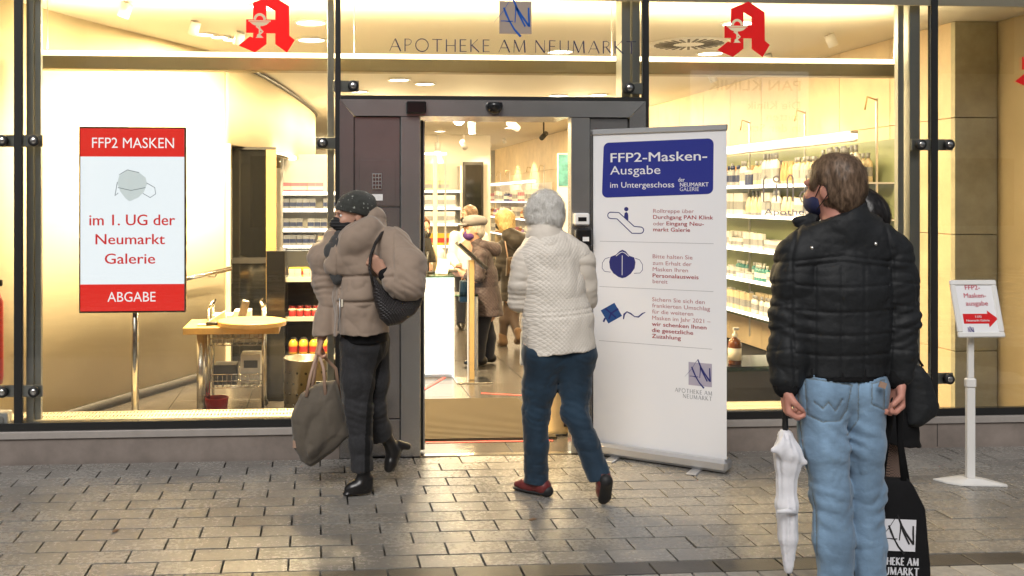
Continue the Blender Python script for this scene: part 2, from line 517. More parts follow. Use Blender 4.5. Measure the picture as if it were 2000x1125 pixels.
# ------------------------------------------------------------------ materials of the place
WARM = (1.0, 0.76, 0.42)
mat('paver', (0.250, 0.237, 0.217), rough=0.25, noise=(45, 0.15), bump=(160, 0.2), rnd=0.12, rough_noise=0.10, world=True)
mat('paver_dark', (0.06, 0.055, 0.05), rough=0.35, noise=(8, 0.3), bump=(160, 0.25), rnd=0.12, world=True)
mat('sett', (0.30, 0.29, 0.275), rough=0.5, noise=(20, 0.25), bump=(120, 0.3), rnd=0.15)
mat('joint', (0.015, 0.014, 0.013), rough=0.9, bump=(200, 0.3))
mat('asphalt', (0.06, 0.06, 0.06), rough=0.8, noise=(30, 0.3), bump=(250, 0.4))
mat('plinth', (0.25, 0.21, 0.185), rough=0.4, noise=(5, 0.16), bump=(90, 0.04))
mat('ledge', (0.46, 0.42, 0.39), rough=0.38, metal=0.4, noise=(12, 0.08))
mat('steel', (0.52, 0.52, 0.51), rough=0.27, metal=0.85, noise=(3, 0.10), bump=(40, 0.01))
mat('steel_panel', (0.44, 0.43, 0.425), rough=0.24, metal=0.85, noise=(3, 0.10))
mat('steel_bright', (0.62, 0.60, 0.57), rough=0.22, metal=1.0)
mat('steel_fin', (0.34, 0.35, 0.33), rough=0.4, metal=0.5)
mat('black', (0.012, 0.012, 0.012), rough=0.45)
mat('black_gloss', (0.015, 0.015, 0.016), rough=0.12)
mat('cream', (0.78, 0.685, 0.49), rough=0.7, noise=(1.5, 0.03))
mat('white_wall', (0.80, 0.77, 0.70), rough=0.7)
mat('ceiling', (0.80, 0.76, 0.68), rough=0.8)
mat('panel_wood', (0.68, 0.54, 0.35), rough=0.5, noise=(4, 0.10), rnd=0.05, world=True)
mat('stone', (0.40, 0.375, 0.27), rough=0.6, noise=(7, 0.14), bump=(60, 0.08), rnd=0.05)
mat('stone_smooth', (0.36, 0.29, 0.18), rough=0.45, noise=(3, 0.08))
mat('floor_tile', (0.07, 0.062, 0.055), rough=0.24, noise=(6, 0.22), rnd=0.12, bump=(60, 0.03), world=True)
mat('skirting', (0.035, 0.032, 0.03), rough=0.5)
mat('mat_rib', (0.075, 0.056, 0.03), rough=0.9)
mat('white_paint', (0.80, 0.80, 0.80), rough=0.4)
mat('white_gloss', (0.80, 0.80, 0.79), rough=0.2)
mat('grey_metal', (0.48, 0.48, 0.48), rough=0.35, metal=0.7)
mat('lamp_lens', (1, 1, 1), emit=((1.0, 0.88, 0.66), 9.0))
mat('strip_lens', (1, 1, 1), emit=((1.0, 0.88, 0.58), 2.6))
mat('shelf_light', (1, 1, 1), emit=((1.0, 0.97, 0.90), 1.7))
mat('trough_body', (0.36, 0.30, 0.17), rough=0.4, metal=0.3)
mat('tape_red', (0.62, 0.06, 0.05), rough=0.5)
mat('trim_cream', (0.74, 0.66, 0.5), rough=0.5)
mat('dark_glass', (0.012, 0.012, 0.012), rough=0.06, spec=0.6)
mat('wood', (0.62, 0.38, 0.13), rough=0.42, noise=(6, 0.16))
mat('rail_wood', (0.50, 0.36, 0.17), rough=0.35, noise=(9, 0.1))
glass_mat('window_glass', (0.985, 0.99, 0.98), refl=1.1)
glass_mat('clear_glass', (0.97, 0.985, 0.98), refl=0.9)
glass_mat('green_glass', (0.62, 0.78, 0.70), refl=0.9)
def film_mat(name, col):
    """coloured translucent window film, lit from both sides"""
    m = bpy.data.materials.new(name); m.use_nodes = True; N = m.node_tree.nodes; L = m.node_tree.links; b = N['Principled BSDF']; b.inputs['Base Color'].default_value = (*col, 1); b.inputs['Roughness'].default_value = 0.35
    t = N.new('ShaderNodeBsdfTranslucent'); t.inputs['Color'].default_value = (*col, 1); x = N.new('ShaderNodeMixShader'); x.inputs['Fac'].default_value = 0.32
    L.new(b.outputs['BSDF'], x.inputs[1]); L.new(t.outputs['BSDF'], x.inputs[2]); L.new(x.outputs['Shader'], N['Material Output'].inputs['Surface']); MATS[name] = m
film_mat('red_film', (0.78, 0.018, 0.018))
MATS['back_green'] = mat('back_green', (0.30, 0.34, 0.20), rough=0.25)

# ------------------------------------------------------------------ ground and paving
def stains(m, scale, amount, rough_amount):
    """broad damp and worn patches over several stones, plus small gum spots"""
    nt = MATS[m].node_tree; N = nt.nodes; L = nt.links; b = N['Principled BSDF']; src = b.inputs['Base Color'].links[0].from_socket
    g = N.new('ShaderNodeNewGeometry'); t = N.new('ShaderNodeTexNoise'); t.inputs['Scale'].default_value = scale; t.inputs['Detail'].default_value = 7; t.inputs['Roughness'].default_value = 0.7; L.new(g.outputs['Position'], t.inputs['Vector'])
    r = N.new('ShaderNodeMapRange'); r.inputs['From Min'].default_value = 0.35; r.inputs['From Max'].default_value = 0.68; r.inputs['To Min'].default_value = 1 - amount; r.inputs['To Max'].default_value = 1 + amount * 0.6; L.new(t.outputs['Fac'], r.inputs['Value'])
    v = N.new('ShaderNodeTexVoronoi'); v.inputs['Scale'].default_value = 3.1; L.new(g.outputs['Position'], v.inputs['Vector']); s = N.new('ShaderNodeMapRange'); s.inputs['From Min'].default_value = 0.035; s.inputs['From Max'].default_value = 0.06; s.inputs['To Min'].default_value = 0.55; s.inputs['To Max'].default_value = 1.0; L.new(v.outputs['Distance'], s.inputs['Value'])
    q = N.new('ShaderNodeMath'); q.operation = 'MULTIPLY'; L.new(r.outputs['Result'], q.inputs[0]); L.new(s.outputs['Result'], q.inputs[1])
    mx = N.new('ShaderNodeVectorMath'); mx.operation = 'SCALE'; L.new(src, mx.inputs[0]); L.new(q.outputs[0], mx.inputs['Scale']); L.new(mx.outputs['Vector'], b.inputs['Base Color'])
    rs = b.inputs['Roughness'].links[0].from_socket if b.inputs['Roughness'].is_linked else None
    r2 = N.new('ShaderNodeMapRange'); r2.inputs['From Min'].default_value = 0.35; r2.inputs['From Max'].default_value = 0.68; r2.inputs['To Min'].default_value = -rough_amount; r2.inputs['To Max'].default_value = rough_amount; L.new(t.outputs['Fac'], r2.inputs['Value'])
    ad = N.new('ShaderNodeMath'); ad.operation = 'ADD'; ad.use_clamp = True; L.new(r2.outputs['Result'], ad.inputs[1])
    if rs is not None: L.new(rs, ad.inputs[0])
    else: ad.inputs[0].default_value = b.inputs['Roughness'].default_value
    L.new(ad.outputs[0], b.inputs['Roughness'])
stains('paver', 1.7, 0.22, 0.10); stains('plinth', 3.0, 0.20, 0.05)
g = MB(); g.add([(-60, -60, -0.07), (60, -60, -0.07), (60, 60, -0.07), (-60, 60, -0.07)], [(0, 1, 2, 3)])
tag(g.build('ground', 'asphalt'), kind='structure')
pav = MB().box(-9, 12, -2.02, 0.02, -0.06, -0.030).build('pavement', 'joint'); tag(pav, kind='structure')
street = MB().box(-14, 16, -15.5, -2.02, -0.06, -0.032).build('street', 'joint'); tag(street, kind='structure')

def slab_mesh(name, lx, ly, t, m, ch=0.0012):
    b = MB().box(-lx / 2, lx / 2, -ly / 2, ly / 2, -t, 0, ch=ch)
    me = bpy.data.meshes.new(name); me.from_pydata(b.v, [], b.f)
    import bmesh
    bm = bmesh.new(); bm.from_mesh(me); bmesh.ops.recalc_face_normals(bm, faces=bm.faces); bm.to_mesh(me); bm.free()
    me.materials.append(MATS[m]); me['src'] = 0
    return me, b
PL, PR = 0.2905, 0.1535
paver_me, paver_b = slab_mesh('paver', PL - 0.0085, PR - 0.0085, 0.05, 'paver')
dark_me, _ = slab_mesh('dark_paver', 0.292 - 0.0085, 0.132, 0.05, 'paver_dark')
sett_me, sett_b = slab_mesh('sett', 0.146 - 0.007, 0.146 - 0.007, 0.05, 'sett', 0.003)
def in_view(x, y, margin=0.15):
    dep = x * SY + (y + CAM_D) * CY; u = PX0 + FPX * (x * CY - (y + CAM_D) * SY) / dep
    v = PY0 + FPX * CAM_H / dep
    return -margin * 300 < u < 2000 + margin * 300 and v < 1125 + 60
rest = MB()
def lay(me, b, parent, name, x, y, dz):
    if in_view(x, y):
        o = bpy.data.objects.new(name, me); COL.objects.link(o); o.parent = parent
        o.location = (x, y, dz); o.rotation_euler = (random.gauss(0, 0.0035), random.gauss(0, 0.0025), random.gauss(0, 0.002))
        return True
    return False
rest_s = MB()
for r in range(12):
    yc = -0.0395 - PR * (r + 0.5) if r else -0.1165
    x = -1.145 + (PL / 2 if r % 2 else 0) - PL * 18 - PL / 2 + (PL if r % 2 else 0)
    while x < 8.5:
        if not lay(paver_me, paver_b, pav, 'paver', x, yc, random.gauss(0, 0.0009)):
            rest.box(x - PL / 2 + .003, x + PL / 2 - .003, yc - PR / 2 + .003, yc + PR / 2 - .003, -0.05, 0)
        x += PL
x = 0.305 - 0.292 * 22 - 0.146
while x < 8.5:
    if not lay(dark_me, None, pav, 'dark_paver', x, -1.9535, random.gauss(0, 0.0008)):
        rest.box(x - .143, x + .143, -2.0195, -1.8875, -0.05, -0.0005)
    x += 0.292
tag(rest.build('paver_field', 'paver', pav), kind='stuff')
n_s = 0
for r in range(14):
    yc = -2.022 - 0.146 * (r + 0.5); x = -4.0 + (0.073 if r % 2 else 0)
    while x < 6.5:
        if r < 3 and n_s < 120 and lay(sett_me, sett_b, street, 'sett', x, yc, random.gauss(0, 0.001)): n_s += 1
        else: rest_s.box(x - .0695, x + .0695, yc - .0695, yc + .0695, -0.05, 0)
        x += 0.146
tag(rest_s.build('sett_field', 'sett', street), kind='stuff')
MB().add([(-14, -15.4, 0), (16, -15.4, 0), (16, -4.07, 0), (-14, -4.07, 0)], [(0, 1, 2, 3)]).build('far_paving', 'paver', street)

# ------------------------------------------------------------------ shop interior shell
CEIL = 2.97
fl = MB().box(-5, 4.9, 0.02, 21, -0.05, -0.016).build('shop_floor', 'joint'); tag(fl, kind='structure')
tile_me, _ = slab_mesh('floor_tile', 0.594, 0.594, 0.03, 'floor_tile', 0.002)
for i in range(-7, 8):
    for j in range(0, 22):
        xx = 0.95 + 0.6 * i; yy = 0.33 + 0.6 * j
        if xx < -4.6 or xx > 4.5 or (yy > 6 and xx < -0.6): continue
        o = bpy.data.objects.new('floor_tile', tile_me); COL.objects.link(o); o.parent = fl; o.location = (xx, yy, random.gauss(0, 0.0004))
MB().add([(-5, 12.9, 0.0), (4.9, 12.9, 0.0), (4.9, 21, 0.0), (-5, 21, 0.0)], [(0, 1, 2, 3)]).build('far_floor', 'floor_tile', fl)

tag(box('shop_ceiling', -5, 5.4, 0.03, 21, CEIL, CEIL + 0.2, 'ceiling'), kind='structure')
tag(box('wall_back', -5, 5, 20.5, 20.7, 0, CEIL, 'white_wall'), kind='structure')
tag(box('wall_far_left', -5.2, -5, 0.02, 21, 0, CEIL, 'cream'), kind='structure')
# right wall: wood-faced panels
wr = box('wall_right', 4.86, 5.0, 0.95, 20.5, 0, CEIL, 'joint'); tag(wr, kind='structure')
zs = [0.0, 0.475, 1.357, 2.24, CEIL]
pm = {}
for k in range(4):
    b = MB().box(-0.03, 0.03, -0.397, 0.397, -(zs[k + 1] - zs[k]) / 2 + 0.002, (zs[k + 1] - zs[k]) / 2 - 0.002, ch=0.002)
    me = bpy.data.meshes.new('wall_panel'); me.from_pydata(b.v, [], b.f); me.materials.append(MATS['panel_wood']); pm[k] = me
for j in range(24):
    yy = 1.345 + 0.8 * j
    for k in range(4):
        o = bpy.data.objects.new('wall_panel', pm[k]); COL.objects.link(o); o.parent = wr
        o.location = (4.83, yy, (zs[k] + zs[k + 1]) / 2)
# street-facing end of the right wall, stone blocks, and the side return
we = box('wall_end', 4.86, 5.9, 0.955, 1.2, 0, CEIL, 'joint'); tag(we, kind='structure')
for k in range(4):
    MB().box(4.80, 5.135, 0.90, 0.95, zs[k] + 0.003, zs[k + 1] - 0.003, ch=0.002).build('stone_block', 'stone', we)
tag(box('wall_return', 5.14, 5.3, 0.04, 0.953, 0, CEIL, 'stone_smooth'), kind='structure')
tag(box('wall_beyond', 5.3, 9, 0.3, 0.5, 0, 3.4, 'stone_smooth'), kind='structure')
# curved cream wall behind the left window; above the opening it goes on as a drum with a soffit
plan = [(-3.6, -0.0), (-2.9, 0.06), (-2.45, 0.17), (-2.1, 0.52), (-1.78, 1.22), (-1.5, 1.78), (-1.25, 2.25), (-1.02, 2.72), (-0.86, 3.1)]
def smooth_plan(p, n=6):
    out = []
    for i in range(len(p) - 1):
        p0, p1, p2, p3 = (Vector(p[max(0, min(len(p) - 1, i + q))]) for q in (-1, 0, 1, 2))
        for k in range(n):
            t = k / n
            out.append(0.5 * (2 * p1 + (p2 - p0) * t + (2 * p0 - 5 * p1 + 4 * p2 - p3) * t * t + (3 * p1 - p0 - 3 * p2 + p3) * t ** 3))
    return out + [Vector(p[-1])]
def wall_strip(b, pts, z0, z1, thick):
    """pts in plan, room on the right-hand side (towards +x/-y)"""
    n = len(pts); nor = []
    for i in range(n):
        d = (pts[min(i + 1, n - 1)] - pts[max(i - 1, 0)]).normalized(); nor.append(Vector((-d.y, d.x)))
    for off, z in ((0, z0), (0, z1), (thick, z0), (thick, z1)):
        pass
    v = []
    for i in range(n):
        q = pts[i] + nor[i] * thick
        v += [(pts[i].x, pts[i].y, z0), (pts[i].x, pts[i].y, z1), (q.x, q.y, z1), (q.x, q.y, z0)]
    f = []
    for i in range(n - 1):
        a = 4 * i
        for k in range(4): f.append((a + k, a + (k + 1) % 4, a + 4 + (k + 1) % 4, a + 4 + k))
    f += [(0, 1, 2, 3), (4 * n - 4, 4 * n - 1, 4 * n - 2, 4 * n - 3)]
    b.add(v, f, True)
    return b
pl = smooth_plan([(p[0], p[1] + 0.05) for p in plan])
wl = wall_strip(MB(), pl, 0, CEIL, 0.12).build('wall_left', 'cream'); tag(wl, kind='structure')
for p in wl.data.polygons: p.use_smooth = abs(p.normal.z) < 0.5
sk = wall_strip(MB(), [p + Vector((0.012, -0.006)) for p in pl], 0.0, 0.075, 0.02).build('skirting', 'skirting', wl)
drum_plan = smooth_plan([(-0.86, 3.15), (-0.62, 4.2), (-0.40, 5.6), (-0.20, 7.2), (-0.06, 8.6), (-0.06, 9.5), (-0.4, 10.2), (-1.3, 10.6), (-3.0, 10.7)])
dr = MB(); wall_strip(dr, drum_plan, 2.15, CEIL, 0.1)
poly = [(p.x - 0.02, p.y) for p in drum_plan] + [(-4.9, 10.7), (-4.9, 3.15)]
n = len(poly); dr.add([(x, y, 2.152) for x, y in poly] + [(x, y, 2.19) for x, y in poly], [tuple(range(n)), tuple(range(n, 2 * n))[::-1]] + [(i, (i + 1) % n, n + (i + 1) % n, n + i) for i in range(n)])
drum = dr.build('drum_soffit', 'cream'); tag(drum, kind='structure')
MB().tube([(p.x + 0.012, p.y - 0.004, CEIL - 0.03) for p in drum_plan[:40]], 0.022, n=6).build('shadow_gap_trim', 'skirting', drum)
# curved light line let into the soffit
cl = MB(); arc = [Vector((-0.62 + 0.36 * math.sin(t), 6.2 + 1.5 * -math.cos(t))) for t in np.linspace(0.5, 2.6, 16)]
wall_strip(cl, arc, 2.140, 2.1515, 0.09); cl.build('light_line', 'strip_lens', drum)
# door casing at the end of the cream wall and the dark glazed door set back under the drum
box('wall_end_trim', -0.96, -0.82, 3.15, 3.24, 0, 2.149, 'trim_cream', wl)
t = thing('dark_door', (-0.45, 3.75, 0), 'tall dark glazed door under the curved soffit beside the cream wall', 'door')
box('pane', -0.40, -0.065, 0, 0.05, 0.0, 2.12, 'dark_glass', t); box('frame', -0.063, 0.035, -0.03, 0.06, 0, 2.12, 'wood', t); box('rail', -0.40, -0.065, -0.012, -0.002, 0.98, 1.04, 'skirting', t)
box('head', -0.40, 0.035, -0.02, 0.06, 2.122, 2.148, 'skirting', t)

# ------------------------------------------------------------------ glazed shopfront
sf = thing('shopfront', (0, 0, 0), 'frameless glazed pharmacy shopfront with black joints and round steel glass fixings', 'shopfront')
for (x0, x1) in ((-8, 0.138), (2.097, 9)):
    MB().box(x0, x1, -0.012, 0.05, -0.02, 0.150, ch=0.002).build('plinth', 'plinth', sf)
    MB().box(x0, x1, -0.028, 0.05, 0.152, 0.197, ch=0.003).build('sill', 'ledge', sf)
    MB().box(x0, x1, -0.008, 0.04, 0.1985, 0.247, ch=0.002).build('bottom_rail', 'black', sf)
for xx in (4.06,): MB().box(xx - .002, xx + .002, -0.0135, -0.011, 0, 0.15).build('plinth_joint', 'black', sf)
panes = [(-7.9, -3.62), (-3.6, -1.859), (-1.811, 0.108), (0.150, 2.088), (2.130, 4.024), (4.072, 6.4)]
for x0, x1 in panes:
    z0 = 2.278 if 0 < x0 < 1 else 0.248
    MB().box(x0, x1, 0.0, 0.012, z0, 3.4).build('glass_pane', 'window_glass', sf)
for xx, w in ((-3.61, 0.018), (-1.835, 0.046), (0.129, 0.034), (2.109, 0.036), (4.048, 0.044)):
    MB().box(xx - w / 2, xx + w / 2, -0.006, 0.035, 0.2475, 3.4).build('mullion', 'black', sf)
MB().box(0.147, 2.091, -0.006, 0.03, 2.251, 2.277).build('transom', 'black', sf)
for x0, x1, y0, y1 in ((-1.808, -1.765, 0.08, 0.20), (-1.760, -1.725, 0.10, 0.14), (0.064, 0.105, 0.08, 0.2), (1.975, 2.03, 0.08, 0.20), (2.04, 2.088, 0.06, 0.12), (3.86, 3.90, 0.10, 0.14), (3.93, 4.0, 0.08, 0.20)):
    MB().box(x0, x1, y0, y1, 0.0 if not 0.1 < x0 < 2.1 else 2.28, 3.4).build('post', 'steel_fin', sf)
box('head_beam', -8, 9, 0.013, 0.03, 2.90, 2.96, 'trim_cream', sf)
fix_plate = {}
def fixing(cx, cz, px0, px1):
    """steel plate behind the glass and a round clamp with black ring in front"""
    p = MB().box(px0, px1, 0.016, 0.026, cz - 0.037, cz + 0.037, ch=0.004).build('fixing_plate', 'steel_fin', sf)
    M = Matrix.Translation((cx, -0.001, cz)) @ Matrix.Rotation(math.radians(90), 4, 'X')
    MB().lathe([(0.034, 0.0), (0.034, 0.018), (0.030, 0.024), (0.021, 0.024)], n=24, M=M).build('fixing_ring', 'black', p)
    MB().lathe([(0.0205, 0.0), (0.0205, 0.021), (0.017, 0.025), (0.0, 0.025)], n=20, M=M).build('fixing_cap', 'steel_bright', p)
for cz in (1.982, 0.44):
    fixing(-1.737, cz, -1.83, -1.69); fixing(-1.925, cz, -1.97, -1.84)
    fixing(3.95, cz, 3.90, 4.04); fixing(4.143, cz, 4.056, 4.19)
fixing(0.032, 1.977, -0.01, 0.12); fixing(0.225, 2.336, 0.10, 0.262); fixing(1.996, 2.337, 1.955, 2.12); fixing(0.032, 0.44, -0.01, 0.12); fixing(2.2, 0.44, 2.12, 2.24)

# window ledge with convector grilles behind the glass
for x0, x1 in ((-2.2, 0.1), (2.13, 4.0)):
    led = thing('window_ledge', (x0, 0.04, 0), 'low cream ledge with a slotted heating grille behind the %s window' % ('left' if x0 < 0 else 'right hand'), 'ledge') if False else thing('window_ledge', (x0, 0.04, 0), ('low cream ledge with slotted heating grille under the digital screen' if x0 < 0 else 'low cream ledge with slotted heating grille beside the glass display table'), 'ledge')
    L_ = x1 - x0
    box('body', 0, L_, 0.0, 0.30, 0, 0.235, 'trim_cream', led)
    gr = MB()
    q = 0.25
    while q < L_ - 0.03:
        gr.box(q, q + 0.012, 0.06, 0.26, 0.2355, 0.243); q += 0.022
    gr.box(0.22, L_ - 0.01, 0.045, 0.06, 0.2355, 0.245); gr.box(0.22, L_ - 0.01, 0.26, 0.275, 0.2355, 0.245); gr.box(0.22, L_ - 0.01, 0.155, 0.165, 0.2357, 0.2445)
    tag(gr.build('grille', 'trim_cream', led), kind='stuff')

# ------------------------------------------------------------------ entrance portal in brushed steel
dp = thing('entrance_portal', (0, 0, 0), 'brushed steel entrance portal with mitred header around the open automatic door', 'door frame')
F0 = -0.035
hb = MB(); fr = (Vector((0, 0, 0)), Vector((1, 0, 0)), Vector((0, 0, 1)), Vector((0, -1, 0)))
hb.prism([(0.139, 2.249), (0.232, 2.146), (1.988, 2.146), (2.096, 2.249)], -0.05, 0.035, fr); hb.build('header', 'steel', dp)
MB().prism([(0.139, 0.0), (0.226, 0.0), (0.226, 2.1455), (0.139, 2.247)], -0.05, 0.0345, fr).build('jamb', 'steel_panel', dp)
MB().prism([(2.096, 0.0), (1.992, 0.0), (1.992, 2.1435), (2.096, 2.247)], -0.05, 0.0345, fr).build('jamb', 'steel_panel', dp)
def inset_panel(x0, x1, z0, z1, name, y=-0.012, m='steel_panel'):
    return MB().box(x0, x1, y, 0.04, z0, z1, ch=0.004).build(name, m, dp)
inset_panel(0.230, 0.520, 1.575, 2.142, 'side_panel'); inset_panel(0.230, 0.520, 0.24, 1.571, 'side_panel'); inset_panel(0.230, 0.520, 0.0, 0.236, 'kick_panel')
inset_panel(1.739, 1.988, 0.0, 2.142, 'side_panel')
box('panel_joint', 0.227, 0.523, 0.0, 0.03, 0.0, 2.1455, 'black', dp); box('panel_joint', 1.736, 1.991, 0.0, 0.03, 0, 2.1455, 'black', dp)
pl_ = MB().box(0.262, 0.49, -0.017, -0.0125, 1.583, 1.87, ch=0.001).build('access_plate', 'steel_panel', dp)
kp = MB().box(0.344, 0.404, -0.026, -0.0175, 1.685, 1.785, ch=0.002).build('keypad', 'grey_metal', pl_)
for i in range(3):
    for j in range(4): MB().box(0.349 + i * 0.0185, 0.362 + i * 0.0185, -0.029, -0.0262, 1.692 + j * 0.0235, 1.709 + j * 0.0235, ch=0.001).build('key', 'steel_bright', kp)
st = box('notice_sticker', 0.342, 0.41, -0.0185, -0.0175, 1.615, 1.655, 'white_paint', pl_)
MB().box(0.523, 0.648, -0.03, 0.06, 0.0, 2.1455, ch=0.004).build('door_post', 'steel', dp)
MB().box(1.613, 1.735, -0.03, 0.06, 0.0, 2.1455, ch=0.004).build('door_post', 'steel', dp)
box('header_reveal', 0.65, 1.612, 0.0, 0.4, 2.147, 2.24, 'steel_panel', dp)
box('threshold', 0.648, 1.613, -0.03, 0.02, -0.01, 0.006, 'steel_bright', dp)
sd_ = thing('sliding_door', (0.60, 0.09, 0), 'sliding glass door leaf pushed open behind the steel post', 'door')
box('stile', 0.045, 0.078, 0, 0.04, 0.012, 2.13, 'black', sd_); box('edge_strip', 0.0785, 0.088, 0.004, 0.036, 0.012, 2.13, 'grey_metal', sd_)
box('pane', -0.40, 0.0445, 0.012, 0.028, 0.05, 2.1, 'clear_glass', sd_); box('foot_rail', -0.4, 0.0445, 0.002, 0.038, 0.012, 0.0495, 'black', sd_)
# detectors over the door
a0, a1 = at(792, 200), at(830, 223)
MB().box(a0.x, a1.x, -0.085, -0.0355, a1.z, a0.z, ch=0.006).build('motion_sensor', 'black_gloss', dp)
c0 = at(963, 210)
sen = MB().lathe([(0.0, -0.052), (0.03, -0.045), (0.05, -0.02), (0.054, 0.0), (0.05, 0.02), (0.0, 0.022)], c=(c0.x, -0.05, c0.z + 0.005), n=20).build('door_radar', 'black_gloss', dp)
# dispenser pair on the right post
d0 = at(1131, 428); t = thing('wall_terminal', (d0.x, -0.031, 0), 'white card terminal box fixed to right steel door post', 'terminal')
MB().box(-0.047, 0.047, -0.05, 0, d0.z - 0.038, d0.z + 0.040, ch=0.008).build('case', 'white_gloss', t); box('display', -0.028, 0.026, -0.0525, -0.0505, d0.z - 0.012, d0.z + 0.014, 'black_gloss', t)
d1 = at(1132, 462); t = thing('sanitizer_dispenser', (d1.x, -0.031, 0), 'black hand sanitizer dispenser under the white terminal box', 'dispenser')
MB().box(-0.05, 0.055, -0.085, 0, d1.z - 0.06, d1.z + 0.055, ch=0.012).build('case', 'black_gloss', t); box('label_plate', -0.012, 0.028, -0.088, -0.0855, d1.z - 0.025, d1.z + 0.002, 'white_paint', t)

# ------------------------------------------------------------------ upper floors over the shop, and the street's other side (seen only as a reflection)
up = thing('upper_building', (0, 0, 3.4), 'plain stone storeys above the glazed shopfront', 'building')
MB().box(-14, 16, 0.0, 12, 0, 8).build('wall', 'stone_smooth', up)
op = thing('opposite_building', (0, -16, 0), 'grey office building across the street with shop signs', 'building')
mat('op_wall', (0.27, 0.265, 0.26), rough=0.8); mat('op_window', (0.03, 0.035, 0.04), rough=0.1)
MB().box(-16, 18, -8, 0, 0, 7.5).build('wall', 'op_wall', op)
for i in range(12):
    for j in range(2): MB().box(-15 + i * 2.7, -13.2 + i * 2.7, 0.0, 0.04, 1.0 + j * 3.6, 2.6 + j * 3.6, ch=0.01).build('window', 'op_window', op)
mat('sign_white', (0.8, 0.8, 0.8), emit=((0.95, 0.97, 1.0), 0.7)); mat('sign_red', (0.7, 0.05, 0.05), emit=((1.0, 0.07, 0.05), 0.5)); mat('sign_dark', (0.03, 0.03, 0.03))
sg = box('clinic_sign', 8.6, 11.4, 0.05, 0.12, 2.9, 4.6, 'sign_white', op)
text('sign_lettering', 'PAN KLINIK', (11.2, 0.125, 4.15), 0.24, 2.2, 'sign_dark', op, U=(-1, 0, 0), bold=0.01)
text('sign_lettering', 'Die Klinik\nmitten\nin der Stadt', (11.2, 0.125, 3.72), 0.18, 1.5, 'sign_dark', op, U=(-1, 0, 0))
sb = box('red_fascia', 0.6, 2.6, 0.05, 0.12, 2.75, 3.55, 'sign_red', op)
# ------------------------------------------------------------------ marks: the shop's sketched logo, drawn serif-less capitals, pharmacy A
def logo(parent, fr, s, plate_m, ink_m, d=0.0, thick=0.0008):
    """fr = (origin at the square's lower left, U, W, N towards the reader); s = side of the square"""
    k = s / 645.0
    T = lambda x, y: ((x - 362) * k, (662 - y) * k)
    o, U, W, Nn = fr
    p = MB().prism([(0, 0), (s, 0), (s, s), (0, s)], d, d + thick, fr).build('logo_square', plate_m, parent)
    ink = MB()
    for pts, w in (([(450, 145), (500, 270), (560, 400), (660, 570), (790, 715)], [34, 44, 30, 34, 46]), ([(395, 410), (470, 408), (560, 418), (635, 412)], [16, 14, 26, 14]),
                   ([(258, 437), (360, 315), (450, 205), (570, 0), (628, -70)], [4, 7, 9, 9, 12]), ([(622, -78), (650, 0), (700, 120), (740, 250), (880, 515)], [26, 34, 42, 36, 34]),
                   ([(690, 110), (690, 240), (674, 440)], [30, 24, 18]), ([(715, 150), (800, 290), (955, 505)], [40, 40, 44]), ([(946, 140), (950, 300), (965, 520)], [30, 38, 34])):
        ink.stroke([T(*q) for q in pts], [q * k for q in w], (o + Nn * 0.0004, U, W, Nn), d + thick, d + thick * 2)
    ink.build('logo_strokes', ink_m, p if len(parent.name) < 0 else parent)

GLYPH = {  # capitals as strokes on a 0..1 high grid: (points, width factor)
    'A': (0.80, [([(0.0, 0), (0.40, 1)], .5), ([(0.40, 1), (0.80, 0)], 1.1), ([(0.15, .36), (0.65, .36)], .5)]),
    'P': (0.55, [([(0.06, 0), (0.06, 1)], 1), ([(0.06, .97), (0.34, .97), (0.50, .88), (0.52, .74), (0.46, .6), (0.32, .5), (0.06, .48)], .6)]),
    'O': (0.98, [([(0.49 + .46 * math.sin(t), .5 + .5 * math.cos(t)) for t in np.linspace(0, 2 * math.pi, 25)], .8)]),
    'T': (0.72, [([(0.36, 0), (0.36, .97)], 1), ([(0.0, .97), (0.72, .97)], .6)]),
    'H': (0.76, [([(0.06, 0), (0.06, 1)], 1), ([(0.70, 0), (0.70, 1)], 1), ([(0.06, .5), (0.70, .5)], .5)]),
    'E': (0.52, [([(0.06, 0), (0.06, 1)], 1), ([(0.06, .97), (0.5, .97)], .6), ([(0.06, .52), (0.46, .52)], .6), ([(0.06, .03), (0.52, .03)], .6)]),
    'K': (0.66, [([(0.06, 0), (0.06, 1)], 1), ([(0.56, 1), (0.08, .5)], .5), ([(0.14, .54), (0.66, 0)], 1)]),
    'M': (0.94, [([(0.06, 0), (0.10, 1)], .5), ([(0.10, 1), (0.46, .05)], 1.1), ([(0.46, .05), (0.82, 1)], .5), ([(0.82, 1), (0.88, 0)], 1.1)]),
    'N': (0.78, [([(0.06, 0), (0.06, 1)], .5), ([(0.06, 1), (0.72, 0)], 1.1), ([(0.72, 0), (0.72, 1)], .5)]),
    'U': (0.72, [([(0.06, 1), (0.06, .32), (0.12, .12), (0.25, .02), (0.38, 0), (0.52, .03), (0.62, .13), (0.67, .32), (0.67, 1)], .8)]),
    'R': (0.62, [([(0.06, 0), (0.06, 1)], 1), ([(0.06, .97), (0.32, .97), (0.46, .88), (0.48, .75), (0.42, .61), (0.28, .52), (0.06, .51)], .6), ([(0.26, .52), (0.62, 0)], 1)]),
}
def capitals(name, body, fr, h, width, wgt, m, parent, d=0.0, thick=0.0008, gap=0.26, split=False):
    x = 0.0; pl = []
    for ch in body:
        if ch == ' ': x += 0.42; continue
        w, st = GLYPH[ch]; pl.append((x, st)); x += w + gap
    tot = x - gap; sx = width / tot
    b = MB()
    for x0, st in pl:
        if split: b = MB()
        for pts, wf in st: b.stroke([((x0 + p[0]) * sx, p[1] * h) for p in pts], wgt * wf, fr, d, d + thick)
        if split: b.build('letter', m, parent)
    return None if split else b.build(name, m, parent)

